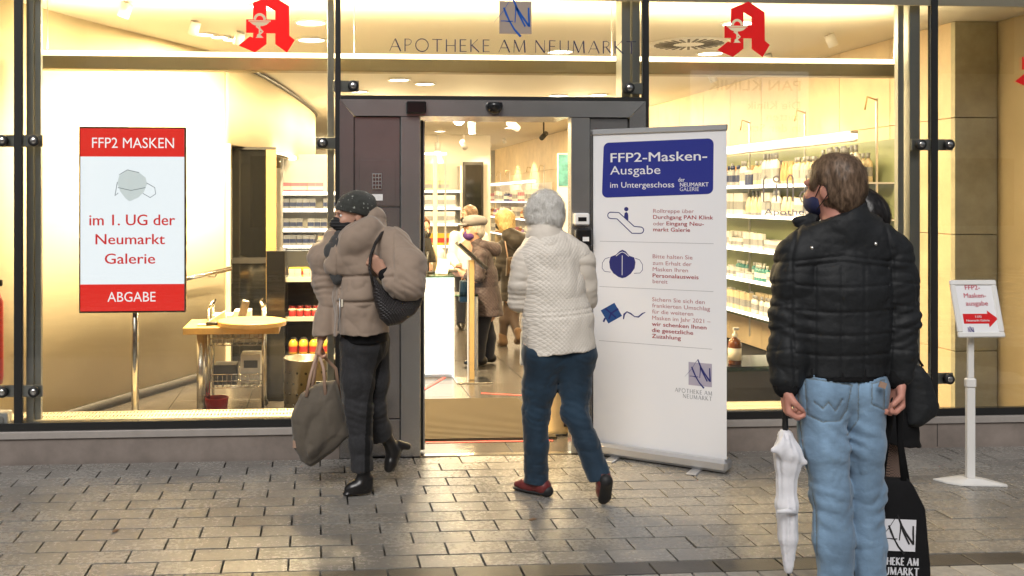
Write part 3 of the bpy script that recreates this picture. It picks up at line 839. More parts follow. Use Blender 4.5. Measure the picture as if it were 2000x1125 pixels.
FRONT = lambda o: (Vector(o), Vector((1, 0, 0)), Vector((0, 0, 1)), Vector((0, -1, 0)))
mat('red_vinyl', (0.62, 0.012, 0.015), rough=0.35); mat('chalice', (0.80, 0.70, 0.45), rough=0.5)
mat('logo_tan', (0.36, 0.29, 0.24), rough=0.5); mat('ink_blue', (0.0, 0.085, 0.40), rough=0.4); mat('ink_navy', (0.015, 0.025, 0.10), rough=0.4)
def emblem(px, py, s, label):
    """red pharmacy A with chalice on the glass; px, py = where the drawing's point (0, 960) sits; s = metres per drawing unit"""
    o = at(px, py)
    t = thing('pharmacy_emblem', (o.x, -0.002, o.z), label, 'sign')
    fr = FRONT((0, 0, 0)); T = lambda x, y: ((x - 240) * s, (960 - y) * s)
    out = [(510, 30), (858, -114), (1180, 88), (1185, 640), (1285, 720), (1140, 955), (922, 800), (922, 600), (760, 600), (760, 800), (548, 960), (240, 830), (455, 660), (510, 685), (510, 595), (383, 595), (383, 345), (510, 345)]
    # the letter with its counter, as convex pieces
    b = MB()
    for pc in ([(510, 30), (760, -73), (760, 345), (510, 345)], [(760, -73), (858, -114), (922, -74), (922, 187), (760, 95)], [(922, -74), (1180, 88), (1185, 640), (922, 640)], [(383, 345), (922, 345), (922, 600), (383, 595)],
               [(510, 597), (760, 600), (760, 640), (510, 640)], [(510, 640), (760, 640), (760, 800), (510, 800)], [(510, 685), (510, 800), (548, 960), (240, 830), (455, 660)], [(510, 800), (760, 800), (548, 960)], [(922, 640), (1185, 640), (1285, 720), (1140, 955), (922, 800)]):
        b.prism([T(*q) for q in pc], 0, 0.001, fr)
    b.build('letter', 'red_film', t)
    c = MB()
    c.stroke([T(635 + 92 * math.cos(q), 350 - 100 * math.sin(q)) for q in np.linspace(0, math.pi, 13)], 48 * s, fr, 0.001, 0.0016)
    c.prism([T(*q) for q in ((425, 358), (838, 358), (838, 384), (425, 384))][::-1], 0.001, 0.0016, fr)
    c.prism([T(*q) for q in ((450, 392), (815, 392), (760, 440), (690, 466), (580, 466), (510, 440))][::-1], 0.001, 0.0016, fr)
    c.stroke([T(*q) for q in ((570, 466), (640, 520), (690, 570), (640, 610), (590, 650))], 36 * s, fr, 0.001, 0.0016)
    c.stroke([T(632, 466), T(632, 640)], 30 * s, fr, 0.001, 0.0017)
    c.prism([T(*q) for q in ((560, 685), (705, 685), (660, 640), (600, 640))], 0.001, 0.0018, fr)
    c.build('chalice', 'chalice', t)
    return t
SU = 0.351 / 1045
emblem(465.6, 102.4, SU, 'red pharmacy letter A with chalice on glass above the digital screen')
emblem(1400.5, 111, SU, 'red pharmacy letter A with chalice on glass above the roll-up banner')
emblem(1982, 172, SU, 'red pharmacy letter A on glass beside the stone blocks')
o = at(975, 66); lp = thing('logo_sign', (o.x, -0.002, o.z), 'tan square with blue sketched logo on glass over entrance', 'sign')
logo(lp, FRONT((0, 0, 0)), 0.208, 'logo_tan', 'ink_blue')
o = at(761, 100); ls = thing('shop_name', (o.x, -0.002, o.z), 'thin navy lettering APOTHEKE AM NEUMARKT on the glass above the door', 'lettering')
capitals('lettering', 'APOTHEKE AM NEUMARKT', FRONT((0, 0, 0)), 0.080, at(1242, 104).x - o.x, 0.0076, 'ink_navy', ls, split=True)
# grey lettering on the right pane
mat('grey_vinyl', (0.33, 0.28, 0.24), rough=0.5); mat('blue_grey_vinyl', (0.14, 0.15, 0.27), rough=0.5)
o = at(1491, 394); gl = thing('window_lettering', (o.x, -0.002, o.z), 'grey outline lettering on right window pane by the shelves', 'lettering')
S_ = 1 / 313.0
lt = MB(); fr = FRONT((0, 0, 0))
for pts in ([(6, 52), (0, 44), (0, 0), (13, 0)], [(27, 0), (27, 36)], [(50, 0), (50, 46), (54, 54), (59, 54), (62, 46), (62, 0)], [(27 + 6 * math.sin(q), 46 + 6 * math.cos(q)) for q in np.linspace(0, 6.283, 15)],
            [(90, 20), (80, 20), (76, 12), (80, 0), (90, 0), (90, 54)]):
    lt = MB(); lt.stroke([(a * S_, b * S_) for a, b in pts], 3.2 * S_, fr, 0, 0.0008); lt.build('letter', 'grey_vinyl', gl)
text('lettering', 'Apotheke', (0.003, 0, -0.086), 0.040, 0.355, 'blue_grey_vinyl', gl)

# ------------------------------------------------------------------ digital screen behind the left pane
mat('screen_white', (0.02, 0.02, 0.02), rough=0.2, emit=((0.90, 0.96, 1.0), 0.72)); mat('screen_red', (0.02, 0.01, 0.01), rough=0.2, emit=((0.72, 0.028, 0.02), 0.78))
mat('screen_text', (0.02, 0.02, 0.02), emit=((1, 0.97, 0.97), 0.66)); mat('screen_ink', (0.05, 0.01, 0.01), emit=((0.62, 0.03, 0.03), 0.72)); mat('mask_print', (0.02, 0.02, 0.02), emit=((0.72, 0.80, 0.80), 0.60)); mat('mask_line', (0.02, 0.02, 0.02), emit=((0.25, 0.3, 0.32), 0.5))
mat('chrome', (0.6, 0.57, 0.5), rough=0.15, metal=1.0)
SYY = 0.36
c0, c1 = at(154, 247, SYY), at(363, 610, SYY); w_, h_ = c1.x - c0.x, c0.z - c1.z
ds = thing('digital_screen', ((c0.x + c1.x) / 2, SYY, 0), 'tall digital screen on a chrome pole reading FFP2 MASKEN ABGABE', 'screen')
zt, zb = c0.z, c1.z
MB().box(-w_ / 2, w_ / 2, 0, 0.05, zb, zt, ch=0.004).build('housing', 'black_gloss', ds)
box('display', -w_ / 2 + .01, w_ / 2 - .01, -0.0015, -0.0003, zb + .012, zt - .012, 'screen_white', ds)
pz = lambda py: at(258, py, SYY).z
box('top_band', -w_ / 2 + .01, w_ / 2 - .01, -0.0030, -0.0018, pz(306), zt - .012, 'screen_red', ds); box('bottom_band', -w_ / 2 + .01, w_ / 2 - .01, -0.003, -0.0018, zb + .012, pz(555), 'screen_red', ds)
sxx = lambda px: at(px, 400, SYY).x - ds.location.x
for bd, x0, x1, yb, hh, m_, bo in (('FFP2 MASKEN', 180, 340, 289, 20, 'screen_text', 0.0), ('im 1. UG der', 175, 342, 440, 21, 'screen_ink', 0.012), ('Neumarkt', 187, 322, 477, 20, 'screen_ink', 0.012), ('Galerie', 205, 303, 515, 20, 'screen_ink', 0.012), ('ABGABE', 210, 304, 589, 19, 'screen_text', 0.0)):
    text('screen_lettering', bd, (sxx(x0), -0.0036, pz(yb)), hh / 298, sxx(x1) - sxx(x0), m_, ds, bold=bo)
mk = MB(); MT = lambda x, y: (sxx(154 + x / 2.815 - 0.0) , pz(y / 2.815 + 0.0))
mk_o = (Vector((0, -0.0018, 0)), Vector((1, 0, 0)), Vector((0, 0, 1)), Vector((0, -1, 0)))
mp = lambda x, y: (sxx(x / 2.812), pz(y / 2.812))
mk.prism([mp(*q) for q in ((655, 965), (700, 935), (765, 948), (800, 975), (808, 1010), (790, 1055), (760, 1085), (712, 1106), (690, 1090), (660, 1050), (645, 1005))][::-1], 0, 0.0008, mk_o); mk.build('mask_picture', 'mask_print', ds)
ml = MB()
for pts in ([(655, 960), (700, 933), (765, 948)], [(645, 1000), (632, 1075), (650, 1060)], [(806, 1005), (850, 1030), (856, 1065), (825, 1085), (785, 1062)], [(648, 1030), (720, 1046), (800, 1030)]):
    ml.stroke([mp(*q) for q in pts], 0.0045, mk_o, 0.0009, 0.0016)
ml.build('mask_straps', 'mask_line', ds)
MB().tube([(0, 0.09, 0.02), (0, 0.09, zb + 0.3)], 0.024, n=16).build('pole', 'chrome', ds)
MB().lathe([(0.2, 0), (0.2, 0.008), (0.03, 0.014)], c=(0, 0.09, 0.002), n=28).build('base_plate', 'grey_metal', ds)
box('bracket', -0.1, 0.1, 0.051, 0.066, zb + 0.1, zb + 0.45, 'black', ds)

# ------------------------------------------------------------------ roll-up banner
mat('banner_white', (0.80, 0.805, 0.83), rough=0.55, bump=(7, 0.05)); mat('banner_blue', (0.012, 0.022, 0.24), rough=0.5); mat('banner_red', (0.36, 0.022, 0.035), rough=0.5); mat('banner_red_light', (0.42, 0.15, 0.17), rough=0.5)
mat('banner_ink', (0.015, 0.02, 0.16), rough=0.5); mat('banner_grey', (0.30, 0.31, 0.34), rough=0.5); mat('alu', (0.66, 0.66, 0.67), rough=0.3, metal=0.8); mat('gift_blue', (0.015, 0.07, 0.24), rough=0.4); mat('logo_lilac', (0.40, 0.37, 0.46), rough=0.5)
BA, BBx = Vector((1.752, -0.031, 0)), Vector((2.418, -0.537, 0))
bdir = (BBx - BA).normalized(); BW = (BBx - BA).length; bang = math.atan2(bdir.y, bdir.x)
bn = thing('rollup_banner', BA, 'white roll-up banner headed FFP2-Masken-Ausgabe standing beside the entrance', 'banner', rz=bang)
def bl(px, py):
    a = (px - PX0) / FPX; b = (py - PY0) / FPX
    d = Vector((a * CY + SY, CY - a * SY, -b)); nrm = Vector((bdir.y, -bdir.x, 0))
    c = Vector((0, -CAM_D, CAM_H)); t = (BA - c).dot(nrm) / d.dot(nrm); p = c + d * t - BA
    return p.dot(bdir), p.z
box('fabric', 0.004, BW - 0.004, -0.0012, 0.0, 0.075, 2.035, 'banner_white', bn)
MB().box(0.0, BW, -0.012, 0.010, 2.032, 2.066, ch=0.004).build('top_rail', 'alu', bn)
MB().box(-0.01, BW + 0.01, -0.055, 0.075, 0.012, 0.085, ch=0.018).build('cassette', 'alu', bn)
for xx in (0.13, BW - 0.2):
    MB().box(xx, xx + 0.06, -0.16, 0.16, 0.0, 0.0115, ch=0.004).build('foot', 'alu', bn)
MB().tube([(BW / 2, 0.03, 0.08), (BW / 2, 0.03, 2.04)], 0.009, n=8).build('support_pole', 'alu', bn)
bfr = (Vector((0, -0.0013, 0)), Vector((1, 0, 0)), Vector((0, 0, 1)), Vector((0, -1, 0)))
# blue header with rounded corners
cs = [bl(1179, 279), bl(1394, 270), bl(1393, 379), bl(1176, 386)]; rr = 0.035; hp = []
for (cx, cz), sx, sz, a0 in ((cs[0], 1, -1, 180), (cs[1], -1, -1, 90), (cs[2], -1, 1, 0), (cs[3], 1, 1, 270)):
    for q in range(6):
        a = math.radians(a0 - q * 18); hp.append((cx + sx * rr + rr * math.cos(a), cz + sz * rr + rr * math.sin(a)))
MB().prism(hp[::-1], 0, 0.0006, bfr).build('header_field', 'banner_blue', bn)
mat('banner_text_white', (0.78, 0.78, 0.80), rough=0.5)
for bd, x0, yb, x1, hh, m_, bo in (
    ('FFP2-Masken-', 1193, 317, 1381, 17.5, 'banner_text_white', 0.012), ('Ausgabe', 1192, 341, 1290, 16.5, 'banner_text_white', 0.0), ('im Untergeschoss', 1192, 366.7, 1317, 10.8, 'banner_text_white', 0.002),
    ('der', 1325, 355, 1337.5, 8, 'banner_text_white', 0.012), ('NEUMARKT', 1328.4, 364.4, 1384, 7.6, 'banner_text_white', 0.012), ('GALERIE', 1328, 373.2, 1365, 7.4, 'banner_text_white', -0.004),
    ('Rolltreppe über', 1276, 415.5, 1355.6, 7.4, 'banner_red_light', 0.0), ('Durchgang PAN Klink', 1276, 427.4, 1393, 7.4, 'banner_red', 0.012), ('oder', 1276, 440, 1297.5, 7.4, 'banner_red_light', 0.0), ('Eingang Neu-', 1302, 440, 1375, 7.4, 'banner_red', 0.012), ('markt Galerie', 1276, 451.6, 1348, 7.4, 'banner_red', 0.012),
    ('Bitte halten Sie', 1275, 504.2, 1352.7, 7.6, 'banner_red_light', 0.0), ('zum Erhalt der', 1275, 517, 1351, 7.6, 'banner_red_light', 0.0), ('Masken Ihren', 1275, 529.2, 1344, 7.6, 'banner_red_light', 0.0), ('Personalausweis', 1275, 541.5, 1364.5, 7.6, 'banner_red', 0.012), ('bereit', 1275, 552.8, 1304, 7.6, 'banner_red_light', 0.0),
    ('Sichern Sie sich den', 1274, 588, 1376.6, 7.6, 'banner_red_light', 0.0), ('frankierten Umschlag', 1274, 600, 1387, 7.6, 'banner_red_light', 0.0), ('für die weiteren', 1274, 611.8, 1354, 7.6, 'banner_red_light', 0.0), ('Masken im Jahr 2021 –', 1274, 624, 1388, 7.6, 'banner_red_light', 0.0),
    ('wir schenken Ihnen', 1273.5, 636, 1380, 7.6, 'banner_red', 0.012), ('die gesetzliche', 1273.5, 648, 1354, 7.6, 'banner_red', 0.012), ('Zuzahlung', 1273.5, 659.6, 1330, 7.6, 'banner_red', 0.012)):
    xa, za = bl(x0, yb); xb, _z = bl(x1, yb)
    zc = bl(x0, yb - hh)[1]
    text('banner_lettering', bd, (xa, -0.0024, za), zc - za, xb - xa, m_, bn, bold=bo)
for p, q in (((1171.5, 471), (1394, 476)), ((1171, 559.5), (1393.5, 569.5)), ((1170, 665), (1391, 682))):
    MB().stroke([bl(*p), bl(*q)], 0.0022, bfr, 0, 0.0005).build('rule', 'banner_grey', bn)
# icons: escalator with a figure, mask, gift with ribbon
B1 = lambda x, y: bl(1150 + x / 4.5, 230 + y / 4.5); B2 = lambda x, y: bl(1150 + x / 4.686, 460 + y / 4.686)
ic = MB()
loop = [B1(185, 830), B1(265, 833), B1(400, 955), B1(455, 960)] + [B1(455 + 28 * math.sin(q), 988 - 28 * math.cos(q)) for q in np.linspace(0.3, math.pi, 7)] + [B1(380, 1015), B1(248, 888), B1(195, 886)] + [B1(195 - 28 * math.sin(q), 858 + 28 * math.cos(q)) for q in np.linspace(0.2, math.pi, 7)]
ic.stroke(loop, 0.0058, bfr, 0, 0.0006)
ic.prism([B1(330 + 19 * math.cos(q), 803 + 19 * math.sin(q)) for q in np.linspace(0, 6.283, 17)[:-1]][::-1], 0, 0.0006, bfr)
ic.prism([B1(*q) for q in ((312, 862), (316, 838), (330, 828), (344, 838), (348, 862), (348, 905), (312, 870))][::-1], 0, 0.0006, bfr)
ic.build('escalator_icon', 'banner_ink', bn)
mi = MB()
mi.prism([B2(*q) for q in ((187, 240), (200, 195), (250, 175), (280, 145), (307, 130), (340, 145), (370, 185), (415, 200), (428, 245), (420, 300), (385, 350), (340, 382), (307, 390), (270, 378), (225, 345), (195, 300))][::-1], 0, 0.0006, bfr)
mi.stroke([B2(*q) for q in ((190, 200), (150, 212), (125, 250), (123, 300), (145, 328), (200, 335))], 0.0032, bfr, 0, 0.0005); mi.stroke([B2(*q) for q in ((425, 208), (465, 222), (492, 265), (492, 315), (470, 343), (415, 346))], 0.0032, bfr, 0, 0.0005)
mi.build('mask_icon', 'banner_ink', bn)
mw = MB(); mw.stroke([B2(307, 182), B2(306, 362)], 0.004, bfr, 0.0007, 0.0012); mw.stroke([B2(250, 188), B2(285, 160), B2(307, 150), B2(335, 162), B2(368, 192)], 0.004, bfr, 0.0007, 0.0012)
mw.build('mask_icon_lines', 'banner_text_white', bn)
gi = MB(); gi.prism([B2(*q) for q in ((110, 685), (235, 615), (305, 735), (180, 805))][::-1], 0, 0.0006, bfr); gi.build('gift_icon', 'gift_blue', bn)
gr_ = MB(); gr_.stroke([B2(150, 665), B2(205, 712), B2(270, 670)], 0.012, bfr, 0.0006, 0.0012); gr_.stroke([B2(205, 712), B2(185, 765)], 0.010, bfr, 0.0006, 0.0012); gr_.stroke([B2(205, 712), B2(250, 750)], 0.010, bfr, 0.0006, 0.0012)
gr_.stroke([B2(*q) for q in ((318, 765), (325, 720), (350, 698), (385, 715), (420, 742), (455, 745), (490, 715), (518, 702))], [0.007, 0.012, 0.007, 0.009, 0.006, 0.009, 0.008, 0.004], bfr, 0, 0.0006); gr_.stroke([B2(150, 755), B2(135, 790)], 0.012, bfr, 0, 0.0005)
gr_.build('gift_ribbon', 'banner_ink', bn)
x0, z0 = bl(1345, 751.5); x1, _ = bl(1390.6, 751.5)
logo(bn, (Vector((x0, -0.0013, z0)),) + bfr[1:], x1 - x0, 'logo_lilac', 'banner_ink')
for bd, xa, yb in (('APOTHEKE AM', 1318.6, 765), ('NEUMARKT', 1334.2, 777)):
    p = bl(xa, yb); q = bl(1390.6, yb)
    capitals('banner_capitals', bd, (Vector((p[0], -0.0013, p[1])),) + bfr[1:], bl(xa, yb - 8)[1] - p[1], q[0] - p[0], 0.0036, 'banner_grey', bn)

# ------------------------------------------------------------------ small sign on a stand
mat('stand_white', (0.72, 0.71, 0.69), rough=0.35); mat('paper', (0.78, 0.78, 0.80), rough=0.25); mat('sign_pink', (0.50, 0.06, 0.10), rough=0.5)
sp = gnd(1895, 943)
ss = thing('sign_stand', sp, 'small white snap frame sign with red arrow on a pole stand', 'sign stand', rz=-YAW)
bb = MB(); base = [(-0.185, 0.05), (-0.15, -0.02), (-0.09, -0.07), (0.16, -0.085), (0.17, -0.06), (0.12, 0.06), (0.04, 0.14)]
bb.add([(x, y, 0.002) for x, y in base] + [(x, y, 0.010) for x, y in base] + [(-0.035, -0.03, 0.03), (0.04, -0.03, 0.03), (0.04, 0.03, 0.03), (-0.035, 0.03, 0.03)],
       [tuple(range(7))] + [(i, (i + 1) % 7, 7 + (i + 1) % 7, 7 + i) for i in range(7)] + [(7, 8, 14), (8, 9, 14), (9, 10, 15, 14), (10, 11, 15), (11, 12, 16, 15), (12, 13, 16), (13, 17, 16), (13, 7, 14, 17), (14, 15, 16, 17)])
bb.build('base', 'stand_white', ss)
MB().box(-0.0235, 0.0235, -0.014, 0.014, 0.029, 0.545, ch=0.004).build('pole', 'stand_white', ss); MB().box(-0.028, 0.028, -0.02, 0.02, 0.545, 0.60, ch=0.008).build('clamp_collar', 'stand_white', ss)
MB().box(-0.016, 0.018, -0.010, 0.010, 0.60, 0.86, ch=0.003).build('upper_pole', 'stand_white', ss)
fe = Matrix.Translation((0.018, -0.03, 1.0)) @ Matrix.Rotation(math.radians(3), 4, 'Z') @ Matrix.Rotation(math.radians(-15), 4, 'X')
FW, FH = 0.272, 0.328
def fbox(name, x0, x1, y0, y1, z0, z1, m, ch=0.0): return MB().box(x0, x1, y0, y1, z0, z1, M=fe, ch=ch).build(name, m, ss)
for x0, x1, z0, z1 in ((-FW / 2, FW / 2, FH / 2 - .03, FH / 2), (-FW / 2, FW / 2, -FH / 2, -FH / 2 + .03), (-FW / 2, -FW / 2 + .03, -FH / 2 + .03, FH / 2 - .03), (FW / 2 - .03, FW / 2, -FH / 2 + .03, FH / 2 - .03)):
    fbox('frame_bar', x0, x1, -0.012, 0.006, z0, z1, 'stand_white', 0.005)
fbox('paper', -FW / 2 + .028, FW / 2 - .028, -0.004, 0.004, -FH / 2 + .028, FH / 2 - .028, 'paper')
fU = (fe.to_3x3() @ Vector((1, 0, 0))).normalized(); fW = (fe.to_3x3() @ Vector((0, 0, 1))).normalized(); fN = (fe.to_3x3() @ Vector((0, -1, 0))).normalized()
fp = lambda x, z, d=0.0045: fe @ Vector((x, -d, z))
for bd, xx, zz, ww in (('FFP2-', -0.052, 0.108, 0.088), ('Masken-', -0.066, 0.062, 0.130), ('ausgabe', -0.062, 0.017, 0.130)):
    text('sign_lettering', bd, fp(xx, zz, 0.006), 0.026, ww, 'sign_pink', ss, U=fU, W=fW, bold=0.006)
MB().prism([(-0.09, -0.03), (0.055, -0.03), (0.055, -0.012), (0.112, -0.058), (0.055, -0.108), (0.055, -0.086), (-0.09, -0.086)][::-1], 0, 0.0008, (fp(0, 0, 0.0045), fU, fW, fN)).build('arrow', 'red_vinyl', ss)
text('arrow_lettering', '1.UG', fp(-0.02, -0.052, 0.007), 0.012, 0.036, 'banner_text_white', ss, U=fU, W=fW, bold=0.015)
text('arrow_lettering', 'Neumarkt Galerie', fp(-0.075, -0.074, 0.007), 0.012, 0.135, 'banner_text_white', ss, U=fU, W=fW, bold=0.015)
logo(ss, (fp(-0.075, -0.142, 0.0045), fU, fW, fN), 0.036, 'logo_lilac', 'banner_ink')

# ------------------------------------------------------------------ lamps and fittings under the shop ceiling
def lamp(name, kind, loc, energy, size=0.16, aim=None, spot=None, blend=0.4, color=WARM):
    if kind == 'AREA':
        d = bpy.data.lights.new(name, 'AREA'); d.shape = 'DISK'; d.size = size
    else:
        d = bpy.data.lights.new(name, 'SPOT'); d.spot_size = math.radians(spot); d.spot_blend = blend; d.shadow_soft_size = 0.03
    d.energy = energy; d.color = color
    o = bpy.data.objects.new(name, d); COL.objects.link(o); o.location = loc
    if aim is not None: o.rotation_euler = (Vector(aim) - Vector(loc)).to_track_quat('-Z', 'Y').to_euler()
    return o
ceilp = lambda px, py: gnd(px, py, CEIL)
def downlight(p, energy, label, r=0.11, group='recessed ceiling downlights'):
    t = thing('downlight', (p.x, p.y, CEIL), label, 'ceiling light', group)
    MB().lathe([(r + .02, -0.0005), (r + .02, -0.012), (r, -0.014), (r, -0.004)], n=24).build('rim', 'white_paint', t)
    MB().lathe([(r, -0.006), (0, -0.006)], n=24).build('lens', 'lamp_lens', t)
    l = lamp('downlight_lamp', 'AREA', (0, 0, -0.02), energy, 2 * r); l.parent = t
    return t
E_D = 29
for q in ((780, 155), (830, 163), (1090, 186), (700, 178)): downlight(ceilp(*q), E_D, 'round recessed downlight glowing in the ceiling behind the door transom')
for q in ((400, 66), (428, 71), (452, 76)): downlight(ceilp(*q), E_D * 0.8, 'small recessed spotlight in the row above the left window', 0.07, 'row of recessed spotlights')
for x, y in ((0.6, 9.0), (2.6, 9.5), (3.6, 6.2), (2.4, 13.0), (3.6, 12.0), (1.0, 15.0), (3.0, 17.0), (-0.3, 12.5), (0.7, 3.2), (2.2, 2.6), (3.6, 2.6), (-0.35, 0.70), (-0.05, 1.30), (-0.05, 2.1), (3.2, 1.1)):  # additional lamps put in for light; those by the side table brighten the cream wall
    downlight(Vector((x, y, 0)), E_D * (4.2 if x < 0 and y < 3 else 1.25), 'added recessed downlight in the ceiling above the side table' if x < 0 and y < 3 else ('added recessed downlight in the ceiling above the right hand shelving' if x > 3 and y < 3 else 'added recessed downlight glowing deep inside the shop ceiling'), 0.11, 'added downlights above the side table' if x < 0 and y < 3 else ('added downlights above the shelving' if x > 3 and y < 3 else 'added downlights deeper in the shop'))
def spotlight(px, py, zc, tilt, energy, label, aimv, lit=True):
    """ceiling spot: stem, can and lens; (px, py) is the can's middle at height zc"""
    p = gnd(px, py, zc); t = thing('spotlight', (p.x, p.y, CEIL), label, 'ceiling light', 'can spotlights on the shop ceiling')
    dz = zc - CEIL; a = Vector(aimv).normalized(); c = Vector((0, 0, dz))
    MB().tube([(0, 0, 0), (0, 0, dz + 0.03)], 0.012, n=8).build('stem', 'white_paint', t)
    MB().tube([c - a * 0.10, c + a * 0.09], 0.058, n=18).build('can', 'white_paint', t)
    MB().tube([c + a * 0.0905, c + a * 0.094], 0.05, n=18).build('lens', 'lamp_lens', t)
    l = lamp('spot_lamp', 'SPOT', c + a * 0.11, energy, spot=75, aim=c + a * 1.0, blend=0.5); l.parent = t
for q in ((922, 250, 2.75, 0, 60, (0.1, 0.05, -1), 'pointing straight down in line with the door radar'), (855, 287, 2.72, 0, 60, (0.0, 0.1, -1), 'pointing down over the counter shelving'), (906, 283, 2.72, 0, 60, (0.5, 0.6, -0.7), 'tilted away above the dark back door'), (1003, 245, 2.72, 0, 80, (0.75, 0.3, -0.6), 'tilted at the panelled wall near the security camera'), (875, 310, 2.72, 0, 60, (0.3, 0.2, -0.8), 'hanging low beside the hygiene screen post')):
    spotlight(q[0], q[1], q[2], q[3], q[4], 'white can spotlight ' + q[6], q[5])
# wall-washing spots that draw the scallops on the cream wall and the panelled wall; the first is added to brighten the cream wall's left end
for loc, aim, e in (((-1.30, 0.62, 2.93), (-2.05, 0.95, 0.95), 9), ((-0.92, 1.30, 2.93), (-1.52, 1.85, 1.05), 12), ((-0.62, 1.75, 2.93), (-1.22, 2.35, 1.05), 14), ((4.15, 2.6, 2.93), (4.8, 2.75, 1.5), 26), ((4.15, 3.9, 2.93), (4.8, 4.05, 1.5), 26), ((4.15, 1.5, 2.93), (4.8, 1.55, 1.5), 16), ((4.1, 15.2, 2.93), (4.8, 15.4, 1.6), 90), ((4.1, 17.0, 2.93), (4.8, 17.2, 1.6), 90)):
    t = thing('wall_washer', (loc[0], loc[1], CEIL), 'small white ceiling spot washing the ' + ('curved cream wall' if loc[0] < 0 else 'panelled wall above the far shelving' if loc[1] > 10 else 'panelled wall above the near shelving'), 'ceiling light', 'spots washing the ' + ('cream wall' if loc[0] < 0 else 'far panelled wall' if loc[1] > 10 else 'near panelled wall'))
    v = Vector(aim) - Vector(loc); a = v.normalized(); c = Vector((0, 0, loc[2] - CEIL))
    MB().tube([c - a * 0.03, c + a * 0.07], 0.04, n=14).build('can', 'white_paint', t)
    l = lamp('washer_lamp', 'SPOT', c + a * 0.08, e, spot=66, aim=c + a, blend=0.45); l.parent = t
# suspended light trough along the whole front
y_t = 0.55
xa, xb = at(75, 120, y_t).x, at(1762, 130, y_t).x; zt0, zt1 = at(200, 137, y_t).z, at(200, 111, y_t).z
tr = thing('light_trough', ((xa + xb) / 2, y_t, zt0), 'long suspended light trough glowing along its top edge across the shopfront', 'light')
L2 = (xb - xa) / 2
MB().box(-L2, L2, -0.06, 0.06, 0, zt1 - zt0, ch=0.006).build('housing', 'trough_body', tr)
box('diffuser', -L2 + .01, L2 - .01, -0.058, 0.055, zt1 - zt0 + .001, zt1 - zt0 + .032, 'strip_lens', tr)
for xx in (-L2 + 0.06, -0.9, 0.9, L2 - 0.06): MB().tube([(xx, 0, zt1 - zt0), (xx, 0, CEIL - zt0)], 0.003, n=6).build('cable', 'grey_metal', tr)
d = bpy.data.lights.new('trough_lamp', 'AREA'); d.shape = 'RECTANGLE'; d.size = 2 * L2; d.size_y = 0.08; d.energy = 46; d.color = (1.0, 0.77, 0.40)
l = bpy.data.objects.new('trough_lamp', d); COL.objects.link(l); l.location = (0, 0, zt1 - zt0 + 0.05); l.rotation_euler = (math.pi, 0, 0); l.parent = tr
# invented globes, mostly out of sight, added to brighten the ceiling
for x, y in ((0.9, 7.4), (2.3, 7.9), (3.7, 7.4), (2.2, 9.0), (2.2, 19.6), (0.6, 16.5)):
    t = thing('globe_lamp', (x, y, CEIL), 'added globe lamp close under the ceiling deep in the shop', 'ceiling light', 'added globe lamps')
    MB().lathe([(0.0, -0.19), (0.05, -0.178), (0.085, -0.14), (0.095, -0.10), (0.085, -0.06), (0.04, -0.02)], n=20).build('globe', 'lamp_lens', t); MB().lathe([(0.05, -0.0195), (0.05, -0.0005)], n=16).build('mount', 'white_paint', t)
    d = bpy.data.lights.new('globe_light', 'POINT'); d.energy = 75; d.color = WARM; d.shadow_soft_size = 0.10
    l = bpy.data.objects.new('globe_light', d); COL.objects.link(l); l.location = (0, 0, -0.31); l.parent = t
# round air diffuser
p = ceilp(1345, 84); ad = thing('air_diffuser', (p.x, p.y, CEIL), 'round slotted air diffuser in the ceiling behind the right pane', 'vent')
MB().lathe([(0.34, -0.0005), (0.34, -0.006), (0.30, -0.012), (0.0, -0.012)], n=36).build('plate', 'white_paint', ad)
for k in range(26):
    M = Matrix.Rotation(2 * math.pi * k / 26, 4, 'Z'); MB().box(0.13, 0.29, -0.011, 0.011, -0.0165, -0.0125, M=M).build('slot', 'skirting', ad)
# pendant box light and small ceiling pieces
a = at(908, 55, 3.2); t = thing('box_lamp', (a.x, 3.2, CEIL), 'white rectangular box lamp under the ceiling above the entrance', 'ceiling light')
MB().box(-0.14, 0.14, -0.14, 0.14, a.z - CEIL - 0.07, a.z - CEIL + 0.07, ch=0.01).build('box', 'white_paint', t); MB().tube([(0, 0, a.z - CEIL + 0.07), (0, 0, 0)], 0.012, n=8).build('stem', 'white_paint', t)
a = at(1005, 71, 2.4); t = thing('dome_camera', (a.x, 2.4, CEIL), 'small brass coloured ceiling fitting under the logo', 'fitting')
MB().lathe([(0.0, a.z - CEIL - 0.03), (0.03, a.z - CEIL - 0.015), (0.034, a.z - CEIL + 0.02), (0.034, 0)], n=18).build('dome', 'rail_wood', t)
p = gnd(1062, 268, 2.7); t = thing('security_camera', (p.x, p.y, CEIL), 'small black security camera under the ceiling by the panelled wall', 'camera')
MB().tube([(0, 0, 0), (0, 0, -0.22)], 0.014, n=8).build('arm', 'black', t); MB().tube([(0.06, 0.1, -0.2), (-0.06, -0.1, -0.29)], 0.045, n=12).build('body', 'black', t)
p = at(1100, 420, 3.0)
t = thing('poster_stand', (p.x, 3.0, 0), 'tall pale display panel with teal top inside the entrance on the right', 'panel')
box('board', -0.055, 0.12, -0.02, 0.02, 0.05, 2.06, 'white_wall', t); mat('teal', (0.10, 0.30, 0.30), rough=0.6, noise=(12, 0.5)); MB().box(-0.05, 0.115, -0.0235, -0.0205, 1.75, 2.05).build('teal_print', 'teal', t); box('foot', -0.1, 0.17, -0.15, 0.15, 0.001, 0.0495, 'grey_metal', t)
